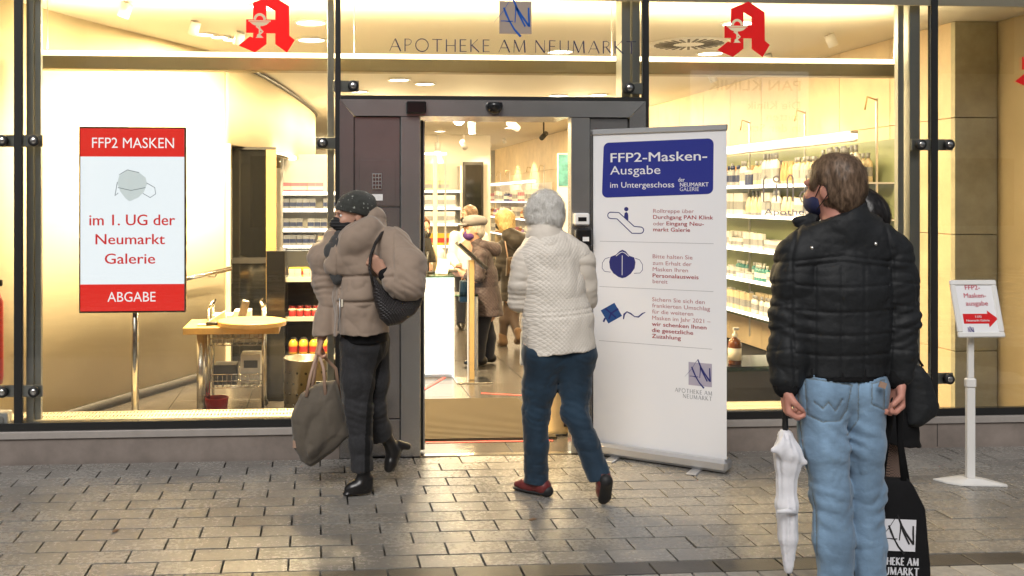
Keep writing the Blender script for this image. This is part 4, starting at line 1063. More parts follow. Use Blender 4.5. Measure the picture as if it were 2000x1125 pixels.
# fire extinguisher and socket at the far left
mat('ext_red', (0.55, 0.03, 0.02), rough=0.3)
p = at(-8, 640, 0.16); t = thing('fire_extinguisher', (p.x, 0.11, 0), 'red fire extinguisher on the cream wall at the window edge', 'extinguisher')
MB().lathe([(0.0, 0.46), (0.055, 0.47), (0.06, 0.52), (0.06, 0.98), (0.035, 1.05), (0.018, 1.08)], n=20).build('cylinder', 'ext_red', t); MB().box(-0.015, 0.055, -0.012, 0.012, 1.08, 1.12, ch=0.004).build('valve', 'black', t)
p = at(14, 811, 0.16); t = thing('wall_socket', (p.x, 0.02, p.z), 'white wall socket low on the cream wall', 'socket')
MB().box(-0.045, 0.045, 0.0, 0.10, -0.045, 0.045, ch=0.006).build('frame', 'white_gloss', t); MB().lathe([(0.026, 0), (0.026, 0.004), (0.02, 0.004)], n=18, M=Matrix.Translation((0, -0.0005, 0)) @ Matrix.Rotation(math.radians(90), 4, 'X')).build('insert', 'grey_metal', t)

# ------------------------------------------------------------------ left window: handrail, table, trolley, bin, snack rack
hr = thing('handrail', (-1.15, 2.2, 0), 'steel handrail fixed along the curved cream wall', 'handrail')
pa, pb = Vector((-1.26, 2.02, 0.93)), Vector((-0.80, 2.93, 0.985)); o = Vector((-1.15, 2.2, 0))
MB().tube([pa - o, pb - o], 0.022, n=12).build('rail', 'steel_bright', hr)
for q in (0.25, 0.8):
    c = pa.lerp(pb, q) - o; MB().tube([c, c + Vector((-0.03, 0.01, -0.05)), c + Vector((-0.09, 0.04, -0.05))], 0.007, n=8).build('bracket', 'steel_bright', hr)
TY = 0.95
ta, tb_ = at(357, 652, TY), at(545, 652, TY); zt_ = at(400, 640, TY).z
tb = thing('side_table', ((ta.x + tb_.x) / 2, TY + 0.2, 0), 'beech side table with steel legs behind the left window', 'table')
wt = (tb_.x - ta.x) / 2
MB().box(-wt, wt, -0.2, 0.30, zt_ - 0.05, zt_, ch=0.003).build('top', 'wood', tb)
for sx in (-1,):
    for sy in (-0.13, 0.24): MB().tube([(sx * (wt - 0.12), sy, 0.0), (sx * (wt - 0.12), sy, zt_ - 0.0505)], 0.03, n=16).build('leg', 'steel_bright', tb)
ra = at(491, 640, TY + 0.05); rb = thing('round_board', (ra.x, TY + 0.12, zt_ + 0.0008), 'round beech board lying on the side table', 'board')
MB().lathe([(0.0, 0), (0.245, 0), (0.25, 0.004), (0.25, 0.032), (0.246, 0.036), (0.0, 0.036)], n=48, smooth=False).build('disc', 'wood', rb)
mat('phone_grey', (0.10, 0.09, 0.08), rough=0.3); mat('card_cream', (0.72, 0.66, 0.52), rough=0.6)
p = at(470, 615, TY + 0.36); ph = thing('cordless_phone', (p.x, TY + 0.40, zt_ + 0.001), 'grey cordless phone standing in its cradle on the side table', 'phone')
MB().box(-0.03, 0.03, -0.02, 0.02, 0.016, 0.16, ch=0.01, M=Matrix.Rotation(math.radians(14), 4, 'Y')).build('handset', 'phone_grey', ph); MB().box(-0.05, 0.05, -0.05, 0.05, 0, 0.03, ch=0.008).build('cradle', 'card_cream', ph)
p = at(425, 628, TY + 0.3); wd = thing('card_holder', (p.x, TY + 0.32, zt_ + 0.001), 'wedge shaped cream card holder on the side table', 'holder')
wd_b = MB(); wd_b.add([(-0.08, -0.05, 0), (0.07, -0.05, 0), (0.07, 0.05, 0), (-0.08, 0.05, 0), (0.055, -0.05, 0.085), (0.055, 0.05, 0.085)], [(0, 1, 2, 3), (0, 1, 4), (2, 3, 5), (1, 2, 5, 4), (0, 4, 5, 3)]); wd_b.build('wedge', 'card_cream', wd)
p = at(410, 640, TY + 0.1); sc_ = thing('hand_scanner', (p.x, TY + 0.1, zt_ + 0.001), 'black hand held scanner lying beside the round board', 'scanner')
MB().tube([(-0.03, 0, 0.014), (0.10, 0.02, 0.014)], [0.014, 0.012], n=10).build('grip', 'black', sc_); MB().box(-0.09, -0.025, -0.02, 0.02, 0.002, 0.012, ch=0.003).build('head', 'card_cream', sc_)
# wire trolley under / behind the table
TRY = 1.45
tx0, tx1 = at(412, 700, TRY).x, at(516, 700, TRY).x
tro = thing('wire_trolley', ((tx0 + tx1) / 2, TRY, 0), 'chrome wire trolley loaded with boxes behind the side table', 'trolley'); hw = (tx1 - tx0) / 2
for sx in (-hw, hw):
    for sy in (-0.15, 0.15): MB().tube([(sx, sy, 0.05), (sx, sy, 0.80)], 0.011, n=8).build('post', 'chrome', tro)
    MB().tube([(sx, -0.15, 0.80), (sx * 0.9, -0.1, 0.84), (sx * 0.9, 0.1, 0.84), (sx, 0.15, 0.80)], 0.011, n=8).build('handle', 'chrome', tro)
for zz in (0.20, 0.52):
    bs = MB()
    for k in range(9): bs.tube([(-hw + hw * 2 * k / 8, -0.15, zz), (-hw + hw * 2 * k / 8, 0.15, zz)], 0.003, n=5)
    for sy in (-0.15, 0.15):
        for dz in (0, 0.05, 0.1): bs.tube([(-hw, sy, zz + dz), (hw, sy, zz + dz)], 0.004, n=5)
        for k in range(13): bs.tube([(-hw + hw * 2 * k / 12, sy, zz), (-hw + hw * 2 * k / 12, sy, zz + 0.1)], 0.0025, n=5)
    tag(bs.build('wire_basket', 'chrome', tro), kind='stuff')
mat('wheel_black', (0.02, 0.02, 0.02), rough=0.5)
for sx in (-hw, hw):
    for sy in (-0.15, 0.15): MB().tube([(sx, sy - 0.012, 0.025), (sx, sy + 0.012, 0.025)], 0.025, n=12).build('castor', 'wheel_black', tro)
mat('carton_white', (0.66, 0.63, 0.57), rough=0.6, noise=(14, 0.12), rnd=0.1); mat('carton_dark', (0.05, 0.05, 0.055), rough=0.6)
for x0, x1, z0, z1, m_, nm in ((-0.17, -0.03, 0.53, 0.74, 'carton_white', 'white carton with dark label in the top trolley basket'), (-0.02, 0.10, 0.53, 0.77, 'carton_white', 'tall white carton in the top trolley basket'), (0.10, 0.19, 0.53, 0.70, 'carton_white', 'narrow white carton at the end of the top trolley basket'), (-0.16, 0.0, 0.21, 0.36, 'carton_dark', 'dark plastic crate in the lower trolley basket'), (0.03, 0.17, 0.21, 0.44, 'carton_white', 'leaning white carton in the lower trolley basket')):
    x0 *= hw / 0.19; x1 *= hw / 0.19
    c = thing('carton', (tro.location.x + (x0 + x1) / 2, TRY - 0.02, z0 + 0.004), nm, 'carton'); w2 = (x1 - x0) / 2
    MB().box(-w2, w2, -0.09, 0.09, 0, z1 - z0, ch=0.003).build('body', m_, c)
    if m_ == 'carton_white': MB().box(-w2 * 0.7, w2 * 0.7, -0.0915, -0.0905, (z1 - z0) * 0.55, (z1 - z0) * 0.8).build('print', 'carton_dark', c)
mat('bucket_red', (0.33, 0.015, 0.02), rough=0.4)
p = gnd(428, 798); t = thing('red_bucket', (p.x, 1.32, 0.001), 'dark red round bucket on the floor under the table', 'bucket'); MB().lathe([(0.0, 0), (0.075, 0), (0.09, 0.12), (0.092, 0.125), (0.08, 0.125), (0.07, 0.02)], n=20).build('shell', 'bucket_red', t)
# perforated steel bin
mat('bin_steel', (0.38, 0.35, 0.29), rough=0.3, metal=1.0, noise=(3, 0.15))
BY = 0.72
ba, bb2 = at(553, 710, BY), at(641, 710, BY); r_b = (bb2.x - ba.x) / 2; zb_ = at(597, 708, BY).z
bn2 = thing('steel_bin', ((ba.x + bb2.x) / 2, BY + r_b, 0), 'perforated stainless steel bin behind the glass next to the entrance', 'bin')
MB().lathe([(r_b, 0.01), (r_b, zb_), (r_b + .006, zb_ + .004), (r_b + .004, zb_ + .012), (r_b - .008, zb_ + .008), (r_b - .01, 0.03)], n=40).build('drum', 'bin_steel', bn2)
hl = MB()
for i in range(16):
    for j in range(5):
        a = 2 * math.pi * i / 16 + (0.2 if j % 2 else 0); M = Matrix.Translation((r_b * math.cos(a), r_b * math.sin(a), 0.10 + j * (zb_ - 0.18) / 4)) @ Matrix.Rotation(a, 4, 'Z') @ Matrix.Rotation(math.radians(90), 4, 'Y')
        hl.lathe([(0.009, 0.0005), (0.0, 0.0015)], n=8, M=M)
tag(hl.build('perforations', 'black', bn2), kind='stuff')
# black gondola with snacks
GYY = 1.75
gx0, gx1 = at(520, 600, GYY).x, at(557, 600, GYY).x; gx2 = at(668, 600, GYY).x; gz = at(540, 490, GYY).z
gd = thing('snack_rack', (gx0, GYY, 0), 'black display rack of packets and jars behind the woman in the beige jacket', 'rack')
MB().box(0, gx1 - gx0, 0, 0.6, 0, gz, ch=0.004).build('end_panel', 'black_gloss', gd)
box('back', gx1 - gx0 + .001, gx2 - gx0, 0.55, 0.6, 0.0, gz - 0.02, 'carton_dark', gd)
sz_ = [at(600, q, GYY).z for q in (792, 700, 625, 548)]
for k, z in enumerate(sz_): MB().box(gx1 - gx0 + .001, gx2 - gx0, 0.04 + 0.1 * k * 0.5, 0.549, z - 0.02, z, ch=0.002).build('shelf', 'grey_metal', gd); box('edge_strip', gx1 - gx0 + .001, gx2 - gx0, 0.03 + 0.05 * k, 0.039 + 0.05 * k, z - 0.025, z + 0.012, 'card_cream', gd)
box('top_glass', gx1 - gx0, gx2 - gx0, 0.2, 0.55, gz - 0.012, gz, 'clear_glass', gd)
# ------------------------------------------------------------------ products: a few shapes, many colours
PROD = {}
ACC = dict(white='grey', cream='grey', orange='cream', amber='cream', teal='white', green='white', yellow='red', pink='white', navy='white', red='cream', brown='red', grey='navy', purple='white')
def product_mesh(kind, colname, w, h):
    key = (kind, colname, round(w, 3), round(h, 3))
    if key in PROD: return PROD[key]
    b = MB(); r = w / 2; acc = lambda t: 0.2 < t < 0.52
    if kind == 'box':
        b.lathe([(r * 1.4142, 0), (r * 1.4142, h * .24), (r * 1.4142, h * .62), (r * 1.4142, h)], n=4, M=Matrix.Diagonal((1, 0.7, 1, 1)) @ Matrix.Rotation(math.pi / 4, 4, 'Z')); acc = lambda t: 0.24 < t < 0.62
    elif kind == 'bottle': b.lathe([(r * .9, 0), (r, h * .03), (r, h * .2), (r, h * .52), (r, h * .62), (r * .8, h * .72), (r * .35, h * .78), (r * .35, h * .82), (r * .45, h * .82), (r * .45, h), (0, h)], n=12); acc = lambda t: 0.2 < t < 0.52 or t > 0.80
    elif kind == 'tube': b.lathe([(r * .75, 0), (r * .8, h * .16), (r, h * .2), (r * .97, h * .52), (r * .3, h)], n=10); acc = lambda t: t < 0.17
    elif kind == 'jar': b.lathe([(r, 0), (r, h * .2), (r, h * .52), (r, h * .7), (r * .9, h * .72), (r * 1.02, h * .74), (r * 1.02, h), (0, h)], n=14); acc = lambda t: t > 0.73
    elif kind == 'pouch': b.lathe([(r * .6, 0), (r, h * .15), (r, h * .25), (r * .97, h * .6), (r * .95, h * .8), (r * .5, h), (0, h)], n=8); acc = lambda t: 0.3 < t < 0.55
    me = bpy.data.meshes.new(kind); me.from_pydata(b.v, [], b.f)
    import bmesh
    bm = bmesh.new(); bm.from_mesh(me); bmesh.ops.recalc_face_normals(bm, faces=bm.faces); bm.to_mesh(me); bm.free()
    me.polygons.foreach_set('use_smooth', [kind != 'box'] * len(me.polygons)); me.materials.append(MATS['pr_' + colname]); me.materials.append(MATS['pr_' + ACC.get(colname, 'white')]); PROD[key] = me
    for p in me.polygons: p.material_index = 1 if acc(p.center.z / h) and abs(p.normal.z) < 0.8 else 0
    return me
for nme, c in dict(white=(0.78, 0.76, 0.72), cream=(0.74, 0.62, 0.42), orange=(0.62, 0.34, 0.16), amber=(0.30, 0.10, 0.02), teal=(0.06, 0.25, 0.24), green=(0.16, 0.36, 0.06), yellow=(0.68, 0.45, 0.05), pink=(0.55, 0.22, 0.28), navy=(0.04, 0.06, 0.15), red=(0.45, 0.04, 0.04), brown=(0.14, 0.06, 0.03), grey=(0.35, 0.36, 0.38), purple=(0.2, 0.08, 0.28)).items():
    mat('pr_' + nme, c, rough=0.35, rnd=0.12)
NPROD = 0
NAMES = dict(box='product_box', bottle='bottle', tube='tube', jar='jar', pouch='snack_packet')
def put(kind, colname, w, h, loc, where, rz=0.0):
    global NPROD; NPROD += 1
    if 'right wall shelf' in where: where += (', bay nearest the street', ', second bay from the street', ', third bay from the street')[min(2, int((loc[1] - 1.62) / 1.2))]
    o = bpy.data.objects.new(NAMES[kind], product_mesh(kind, colname, w, h)); COL.objects.link(o); o.location = loc; o.rotation_euler = (0, 0, rz)
    noun = dict(box='carton', bottle='bottle', tube='tube', jar='jar', pouch='packet')[kind]
    size = 'tall ' if h > 0.19 else ('small ' if h < 0.10 else '')
    tag(o, '%s%s %s %s' % (size, colname, noun, where), noun, '%s %ss %s' % (colname, noun, where))
def row(along, start, end, fixed, z, kinds, where, rng, depth=0.0, gapmax=0.03, rz=0.0):
    """a shelf row: runs of two to five alike products"""
    p = start
    while p < end:
        kind, coln, w, h = rng.choice(kinds); run = rng.randint(2, 5)
        for _ in range(run):
            if p + w > end: return
            loc = (fixed + rng.uniform(0, depth), p + w / 2, z + 0.001) if along == 'y' else (p + w / 2, fixed + rng.uniform(0, depth), z + 0.001)
            put(kind, coln, w, h, loc, where, rz + rng.uniform(-0.06, 0.06)); p += w + 0.004
        p += rng.uniform(0.004, gapmax)
rng = random.Random(3)
for k, ks in enumerate(([('pouch', 'yellow', 0.085, 0.14), ('pouch', 'orange', 0.085, 0.15)], [('pouch', 'yellow', 0.08, 0.13), ('pouch', 'cream', 0.08, 0.13)], [('jar', 'red', 0.06, 0.07), ('jar', 'brown', 0.06, 0.08)], [('box', 'green', 0.07, 0.08), ('box', 'yellow', 0.05, 0.08), ('box', 'cream', 0.05, 0.075), ('box', 'orange', 0.05, 0.08)])):
    row('x', gx1 + 0.02, gx2 - 0.01, GYY + 0.10 + 0.05 * k, sz_[k], ks, 'on the %s shelf of the black snack rack' % ('lowest', 'second lowest', 'middle', 'upper')[k], rng)
    row('x', gx1 + 0.02, gx2 - 0.01, GYY + 0.24 + 0.05 * k, sz_[k], ks, 'at the back of the %s snack rack shelf' % ('lowest', 'second lowest', 'middle', 'upper')[k], rng)

# ------------------------------------------------------------------ shelving along the right wall
def wall_rack(name, label, y0, y1, zs_, z_light, fx=4.42, back='back_green'):
    t = thing(name, (fx, y0, 0), label, 'shelving'); L_ = y1 - y0
    box('back_panel', 4.77 - fx, 4.796 - fx, 0, L_, zs_[0] - 0.15, z_light - 0.02, back, t)
    for z in zs_:
        box('shelf', 0.012, 4.768 - fx, 0.0, L_, z - 0.014, z, 'white_gloss', t); q = 0.0
        while q < L_ - 0.05: box('shelf_edge', -0.004, 0.0118, q + .004, min(q + 1.2, L_) - .004, z - 0.028, z + 0.004, 'shelf_light', t); q += 1.2
    q = 0.0
    while q < L_ - 0.05: box('light_bar', -0.03, 0.03, q + .004, min(q + 1.2, L_) - .004, z_light - 0.02, z_light + 0.022, 'shelf_light', t); q += 1.2
    MB().box(-0.032, 0.034, 0, L_, z_light + 0.0225, z_light + 0.045).build('light_bar_cover', 'alu', t)
    MB().tube([(0.0, -0.03, z_light - 0.035), (0.0, L_, z_light - 0.035)], 0.012, n=8).build('rail', 'alu', t)
    for yy in [0.02 + 1.2 * i for i in range(int(L_ / 1.2) + 1)]:
        MB().box(0.20, 0.215, yy, yy + 0.012, zs_[0] - 0.3, z_light + 0.32).build('upright', 'alu', t)
        hk = MB(); hk.tube([(0.207, yy, z_light + 0.30), (0.12, yy, z_light + 0.33), (0.10, yy, z_light + 0.22)], 0.008, n=6); hk.build('hook', 'rail_wood', t)
    return t
zs1 = [0.4545, 0.795, 1.113, 1.458, 1.765]
wall_rack('wall_shelving', 'long lit shelving full of bottles and cartons along the panelled right wall', 1.62, 6.2, zs1, 2.144)
kinds5 = [[('bottle', 'green', 0.05, 0.17), ('bottle', 'white', 0.05, 0.18), ('bottle', 'orange', 0.055, 0.17), ('box', 'white', 0.06, 0.18), ('box', 'cream', 0.07, 0.19)],
          [('bottle', 'teal', 0.055, 0.16), ('box', 'white', 0.09, 0.12), ('box', 'white', 0.06, 0.10), ('jar', 'white', 0.06, 0.07)],
          [('box', 'white', 0.06, 0.10), ('jar', 'white', 0.07, 0.07), ('box', 'cream', 0.08, 0.13), ('box', 'white', 0.05, 0.16)],
          [('box', 'white', 0.10, 0.18), ('bottle', 'white', 0.065, 0.25), ('box', 'amber', 0.06, 0.2), ('box', 'white', 0.08, 0.23), ('tube', 'cream', 0.06, 0.19)],
          [('bottle', 'cream', 0.07, 0.25), ('bottle', 'white', 0.065, 0.26), ('tube', 'orange', 0.06, 0.22), ('bottle', 'white', 0.07, 0.31), ('jar', 'navy', 0.07, 0.16), ('bottle', 'grey', 0.06, 0.22)]]
whr = ['on lowest right wall shelf', 'on second lowest right wall shelf', 'on middle right wall shelf', 'on second highest right wall shelf', 'on top right wall shelf']
rng = random.Random(11)
for k in range(5): row('y', 1.68, 4.9, 4.47, zs1[k], kinds5[k], whr[k], rng, 0.03, rz=math.pi / 2)
for k in range(5): row('y', 1.75, 4.6, 4.62, zs1[k], kinds5[k], 'at back of ' + whr[k][3:], rng, 0.02, 0.12, rz=math.pi / 2)
# second rack far down the same wall
zf = atx(1050, 353, 4.42).z
zs2 = [zf - 1.2, zf - 0.80, zf - 0.42]
wall_rack('far_shelving', 'far lit shelving with small products deep in the shop', 13.6, 19.8, zs2, zf, back='white_wall')
rng = random.Random(5)
for k in range(3): row('y', 13.7, 19.6, 4.47, zs2[k], [('box', 'white', 0.16, 0.22), ('bottle', 'navy', 0.10, 0.24), ('box', 'pink', 0.14, 0.2), ('bottle', 'amber', 0.10, 0.22), ('box', 'white', 0.18, 0.25), ('bottle', 'purple', 0.1, 0.2)], 'on the %s shelf deep in the shop' % ('lower', 'middle', 'upper')[k], rng, 0.02, 0.10)
# free racks facing the street: behind the drum (left window) and behind the counter
def face_rack(name, label, px0, px1, Y, pys, where, seed, kinds):
    x0, x1 = at(px0, 400, Y).x, at(px1, 400, Y).x; t = thing(name, (x0, Y, 0), label, 'shelving'); L_ = x1 - x0; rg = random.Random(seed)
    zz = [at(px0, q, Y).z for q in pys]
    box('back_panel', 0, L_, 0.36, 0.38, 0.0, zz[-1] + 0.5, 'white_wall', t)
    for z in zz:
        box('shelf', 0, L_, 0.012, 0.359, z - 0.02, z, 'white_gloss', t); box('shelf_edge', 0, L_, 0.0, 0.0118, z - 0.04, z + 0.005, 'shelf_light', t)
        row('x', x0 + 0.03, x1 - 0.03, Y + 0.10, z, kinds, where, rg, 0.04, 0.10)
    for xx in (0.0, L_ - 0.03): box('upright', xx, xx + 0.03, -0.001, 0.3595, 0.0, zz[-1] + 0.45, 'alu', t)
    return t
face_rack('centre_shelving', 'bright white shelving with stacked cartons seen behind the woolly hat', 548, 668, 6.4, (520, 480, 447, 408, 375), 'on the bright shelving beyond the dark door', 2, [('box', 'white', 0.16, 0.14), ('box', 'cream', 0.14, 0.12), ('box', 'grey', 0.08, 0.13), ('box', 'white', 0.22, 0.12), ('box', 'pink', 0.10, 0.12), ('box', 'orange', 0.08, 0.11)])
face_rack('counter_shelving', 'white shelving with yellow and white cartons behind the service counter', 822, 902, 11.5, (520, 480, 437, 405, 372), 'on the shelving behind the service counter', 4, [('box', 'yellow', 0.22, 0.22), ('box', 'white', 0.2, 0.22), ('box', 'cream', 0.16, 0.18), ('bottle', 'amber', 0.1, 0.24)])
x0, x1 = at(905, 400, 14).x, at(945, 400, 14).x
t = thing('back_door', (x0, 14.0, 0), 'dark glass door in white partition at the back of the shop', 'door'); box('pane', 0.05, x1 - x0 - .05, 0, 0.05, 0.03, at(920, 322, 14).z, 'dark_glass', t); box('frame', 0, x1 - x0, 0.051, 0.09, 0, at(920, 316, 14).z, 'skirting', t)
pt = box('partition', at(822, 400, 14.2).x - 2, at(958, 400, 14.2).x, 14.2, 14.3, 0, CEIL, 'white_wall'); tag(pt, kind='structure')
# ------------------------------------------------------------------ glass display table with amber bottle behind the right pane
GT = 0.55
z_g = at(1450, 716, GT).z; xg0, xg1 = at(1395, 720, GT).x, at(1600, 720, GT).x
gt = thing('display_table', ((xg0 + xg1) / 2, GT, 0), 'dark display table with thick green glass top behind the right pane', 'table'); hw = (xg1 - xg0) / 2
MB().box(-hw, hw, 0, 0.5, z_g - 0.035, z_g - 0.012, ch=0.003).build('glass_top', 'green_glass', gt); MB().box(-hw + .03, hw - .03, 0.03, 0.47, 0.0, z_g - 0.036, ch=0.003).build('body', 'carton_dark', gt)
MB().box(-hw, hw, 0.0, 0.5, z_g - 0.0115, z_g, ch=0.002).build('tray', 'black_gloss', gt)
mat('amber_glass', (0.16, 0.045, 0.006), rough=0.08, coat=0.5); mat('pump_white', (0.75, 0.72, 0.65), rough=0.35)
p = at(1435, 716, GT + 0.1); ab = thing('amber_bottle', (p.x, GT + 0.10, z_g + 0.001), 'amber pump bottle standing on the glass display table', 'bottle'); hb_ = at(1435, 640, GT + 0.1).z - z_g
MB().lathe([(0.044, 0), (0.046, 0.004), (0.046, hb_ * .55), (0.038, hb_ * .66), (0.016, hb_ * .72), (0.016, hb_ * .74)], n=24).build('flask', 'amber_glass', ab); MB().lathe([(0.018, hb_ * .745), (0.018, hb_ * .82), (0.006, hb_ * .83), (0.006, hb_ * .93)], n=14).build('collar', 'pump_white', ab)
MB().box(-0.012, 0.03, -0.009, 0.009, hb_ * .93, hb_, ch=0.003).build('pump_head', 'pump_white', ab); MB().lathe([(0.0462, hb_ * .12), (0.0462, hb_ * .45)], n=24).build('label_band', 'card_cream', ab)
# ------------------------------------------------------------------ entrance: mat, floor tape, counter, post, column
mm = thing('entrance_mat', (0, 0, 0), 'ribbed brown entrance mat inside the doorway', 'mat')
m0, m1 = gnd(822, 862), gnd(822, 783)
box('backing', -0.25, 1.62, m0.y, m1.y, 0.0015, 0.006, 'mat_rib', mm); rb_ = MB(); q = m0.y + 0.004
while q < m1.y - 0.01: rb_.box(-0.25, 1.62, q, q + 0.018, 0.0062, 0.016); q += 0.036
tag(rb_.build('ribs', 'mat_rib', mm), kind='stuff')
for (p, q, lb) in (((940, 768.5), (1030, 773), 'red tape line on the dark shop floor beyond the mat'), ((826, 762), (868, 738), 'red tape line on the shop floor beside the white counter'), ((832, 865), (1080, 861), 'red tape line along the street edge of the entrance mat')):
    a, b_ = gnd(*p), gnd(*q); dd = (b_ - a).normalized(); nn = Vector((-dd.y, dd.x, 0)) * 0.014
    tp = MB(); tp.add([a + nn + Vector((0, 0, .0035)), a - nn + Vector((0, 0, .0035)), b_ - nn + Vector((0, 0, .0035)), b_ + nn + Vector((0, 0, .0035))], [(0, 1, 2, 3)]); tag(tp.build('floor_tape', 'tape_red'), lb, 'floor tape', 'red floor tapes')
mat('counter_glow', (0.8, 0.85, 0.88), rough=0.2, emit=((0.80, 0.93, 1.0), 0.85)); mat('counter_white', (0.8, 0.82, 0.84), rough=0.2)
cb = gnd(887, 737); zc_ = 0.93
ct = thing('service_counter', (cb.x, cb.y, 0), 'white glowing service counter with glass top inside the shop', 'counter')
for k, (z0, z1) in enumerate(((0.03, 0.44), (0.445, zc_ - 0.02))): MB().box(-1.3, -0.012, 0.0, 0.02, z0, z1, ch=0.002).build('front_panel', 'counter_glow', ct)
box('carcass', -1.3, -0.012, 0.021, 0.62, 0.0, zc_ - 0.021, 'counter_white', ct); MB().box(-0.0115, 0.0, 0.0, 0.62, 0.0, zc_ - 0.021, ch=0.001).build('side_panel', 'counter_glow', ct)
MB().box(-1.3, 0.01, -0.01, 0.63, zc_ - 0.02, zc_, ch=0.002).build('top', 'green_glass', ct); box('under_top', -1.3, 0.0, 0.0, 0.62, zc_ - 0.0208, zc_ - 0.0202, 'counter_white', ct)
MB().box(0.002, 0.28, 0.35, 0.62, 0.70, 0.72, ch=0.002).build('side_shelf', 'green_glass', ct); box('side_leg', 0.26, 0.28, 0.36, 0.61, 0.0, 0.6995, 'grey_metal', ct)
def on_counter(px, dy): return Vector((at(px, 500, cb.y + dy).x, cb.y + dy, zc_ + 0.0008))
p = on_counter(836, 0.32); t = thing('monitor', p, 'dark monitor tilted on the counter at the door edge', 'monitor'); MB().box(-0.13, 0.13, -0.01, 0.012, 0.10, 0.34, ch=0.004, M=Matrix.Rotation(math.radians(35), 4, 'Z') @ Matrix.Rotation(math.radians(-20), 4, 'X')).build('panel', 'black_gloss', t); MB().tube([(0, 0.03, 0), (0, 0.03, 0.2)], 0.014, n=8).build('stem', 'black', t); MB().box(-0.09, 0.09, -0.06, 0.08, 0, 0.012, ch=0.004).build('foot', 'black', t)
p = on_counter(863, 0.14); t = thing('customer_display', p, 'small beige customer display standing on the glass counter', 'display'); MB().box(-0.075, 0.06, -0.006, 0.006, 0.0, 0.15, ch=0.003, M=Matrix.Rotation(math.radians(-40), 4, 'Z') @ Matrix.Rotation(math.radians(-25), 4, 'X')).build('panel', 'card_cream', t); MB().box(-0.05, 0.05, 0.0, 0.10, 0.0, 0.012, ch=0.003).build('foot', 'card_cream', t)
p = on_counter(882, 0.42); t = thing('card_reader', p, 'card reader lying on the counter near the customer', 'card reader'); MB().box(-0.05, 0.05, -0.09, 0.09, 0, 0.03, ch=0.008).build('body', 'phone_grey', t); box('screen', -0.035, 0.035, 0.0, 0.07, 0.0301, 0.0312, 'black_gloss', t)
p = on_counter(868, 0.5); t = thing('protective_screen', p, 'clear hygiene screen with pale wooden post on the counter', 'screen'); MB().box(-0.30, 0.0, 0.0, 0.006, 0.02, 1.08).build('pane', 'clear_glass', t); MB().box(-0.11, -0.07, -0.02, 0.02, 0, 1.12, ch=0.003).build('post', 'panel_wood', t); MB().box(0.0005, 0.018, -0.012, 0.014, 0, 1.1, ch=0.002).build('edge_post', 'alu', t); MB().box(-0.3, 0.02, -0.008, 0.012, 1.1205, 1.14).build('top_rail', 'shelf_light', t)
p = gnd(921, 744); t = thing('info_post', p, 'wooden post with slanted black desk top beside the counter', 'post')
MB().box(-0.024, 0.024, -0.02, 0.02, 0.012, 1.08, ch=0.004).build('post', 'rail_wood', t); MB().box(-0.034, -0.0245, -0.021, 0.021, 0.012, 1.08).build('edge', 'alu', t); MB().box(-0.15, 0.16, -0.15, 0.15, 0.0008, 0.0115, ch=0.003).build('foot_plate', 'steel_bright', t); MB().box(-0.17, 0.17, -0.11, 0.11, -0.014, 0.014, ch=0.004, M=Matrix.Translation((0.0, 0, 1.12)) @ Matrix.Rotation(math.radians(42), 4, 'Y')).build('desk_top', 'black', t)
p = gnd(1094, 852); t = thing('waste_column', (p.x, p.y + 0.1, 0.0008), 'cylindrical beige column bin just inside the right door post', 'bin')
MB().lathe([(0.085, 0), (0.095, 0.01), (0.085, 0.03), (0.085, 0.34), (0.07, 0.40), (0.0, 0.42)], n=24).build('shell', 'rail_wood', t); MB().lathe([(0.1, 0), (0.1, 0.012)], n=24).build('foot', 'black', t)
for k in range(4): MB().box(0.03, 0.075, -0.088, -0.05, 0.06 + 0.05 * k, 0.085 + 0.05 * k, ch=0.002).build('slot', 'black', t)

# fallen leaves and a notice on the drum
mat('leaf_brown', (0.16, 0.08, 0.035), rough=0.7)
for px_, py_, a_, lb in ((1040, 1016, 0.4, 'brown fallen leaf on the paving below the white haired woman'), (226, 1038, 1.2, 'brown fallen leaf on the paving below the digital screen')):
    p = gnd(px_, py_); lf = MB(); pts = [(0.028, 0), (0.012, 0.011), (-0.012, 0.012), (-0.028, 0.002), (-0.014, -0.010), (0.010, -0.011)]
    lf.add([(0, 0, 0.006)] + [(x, y, 0.0035 + 0.004 * (i % 2)) for i, (x, y) in enumerate(pts)] + [(0, 0, 0.004)] + [(x, y, 0.0022 + 0.004 * (i % 2)) for i, (x, y) in enumerate(pts)], [(0, 1 + i, 1 + (i + 1) % 6) for i in range(6)] + [(7, 8 + (i + 1) % 6, 8 + i) for i in range(6)] + [(1 + i, 8 + i, 8 + (i + 1) % 6, 1 + (i + 1) % 6) for i in range(6)])
    o = lf.build('leaf', 'leaf_brown'); o.location = p; o.rotation_euler = (0, 0, a_); tag(o, lb, 'leaf')
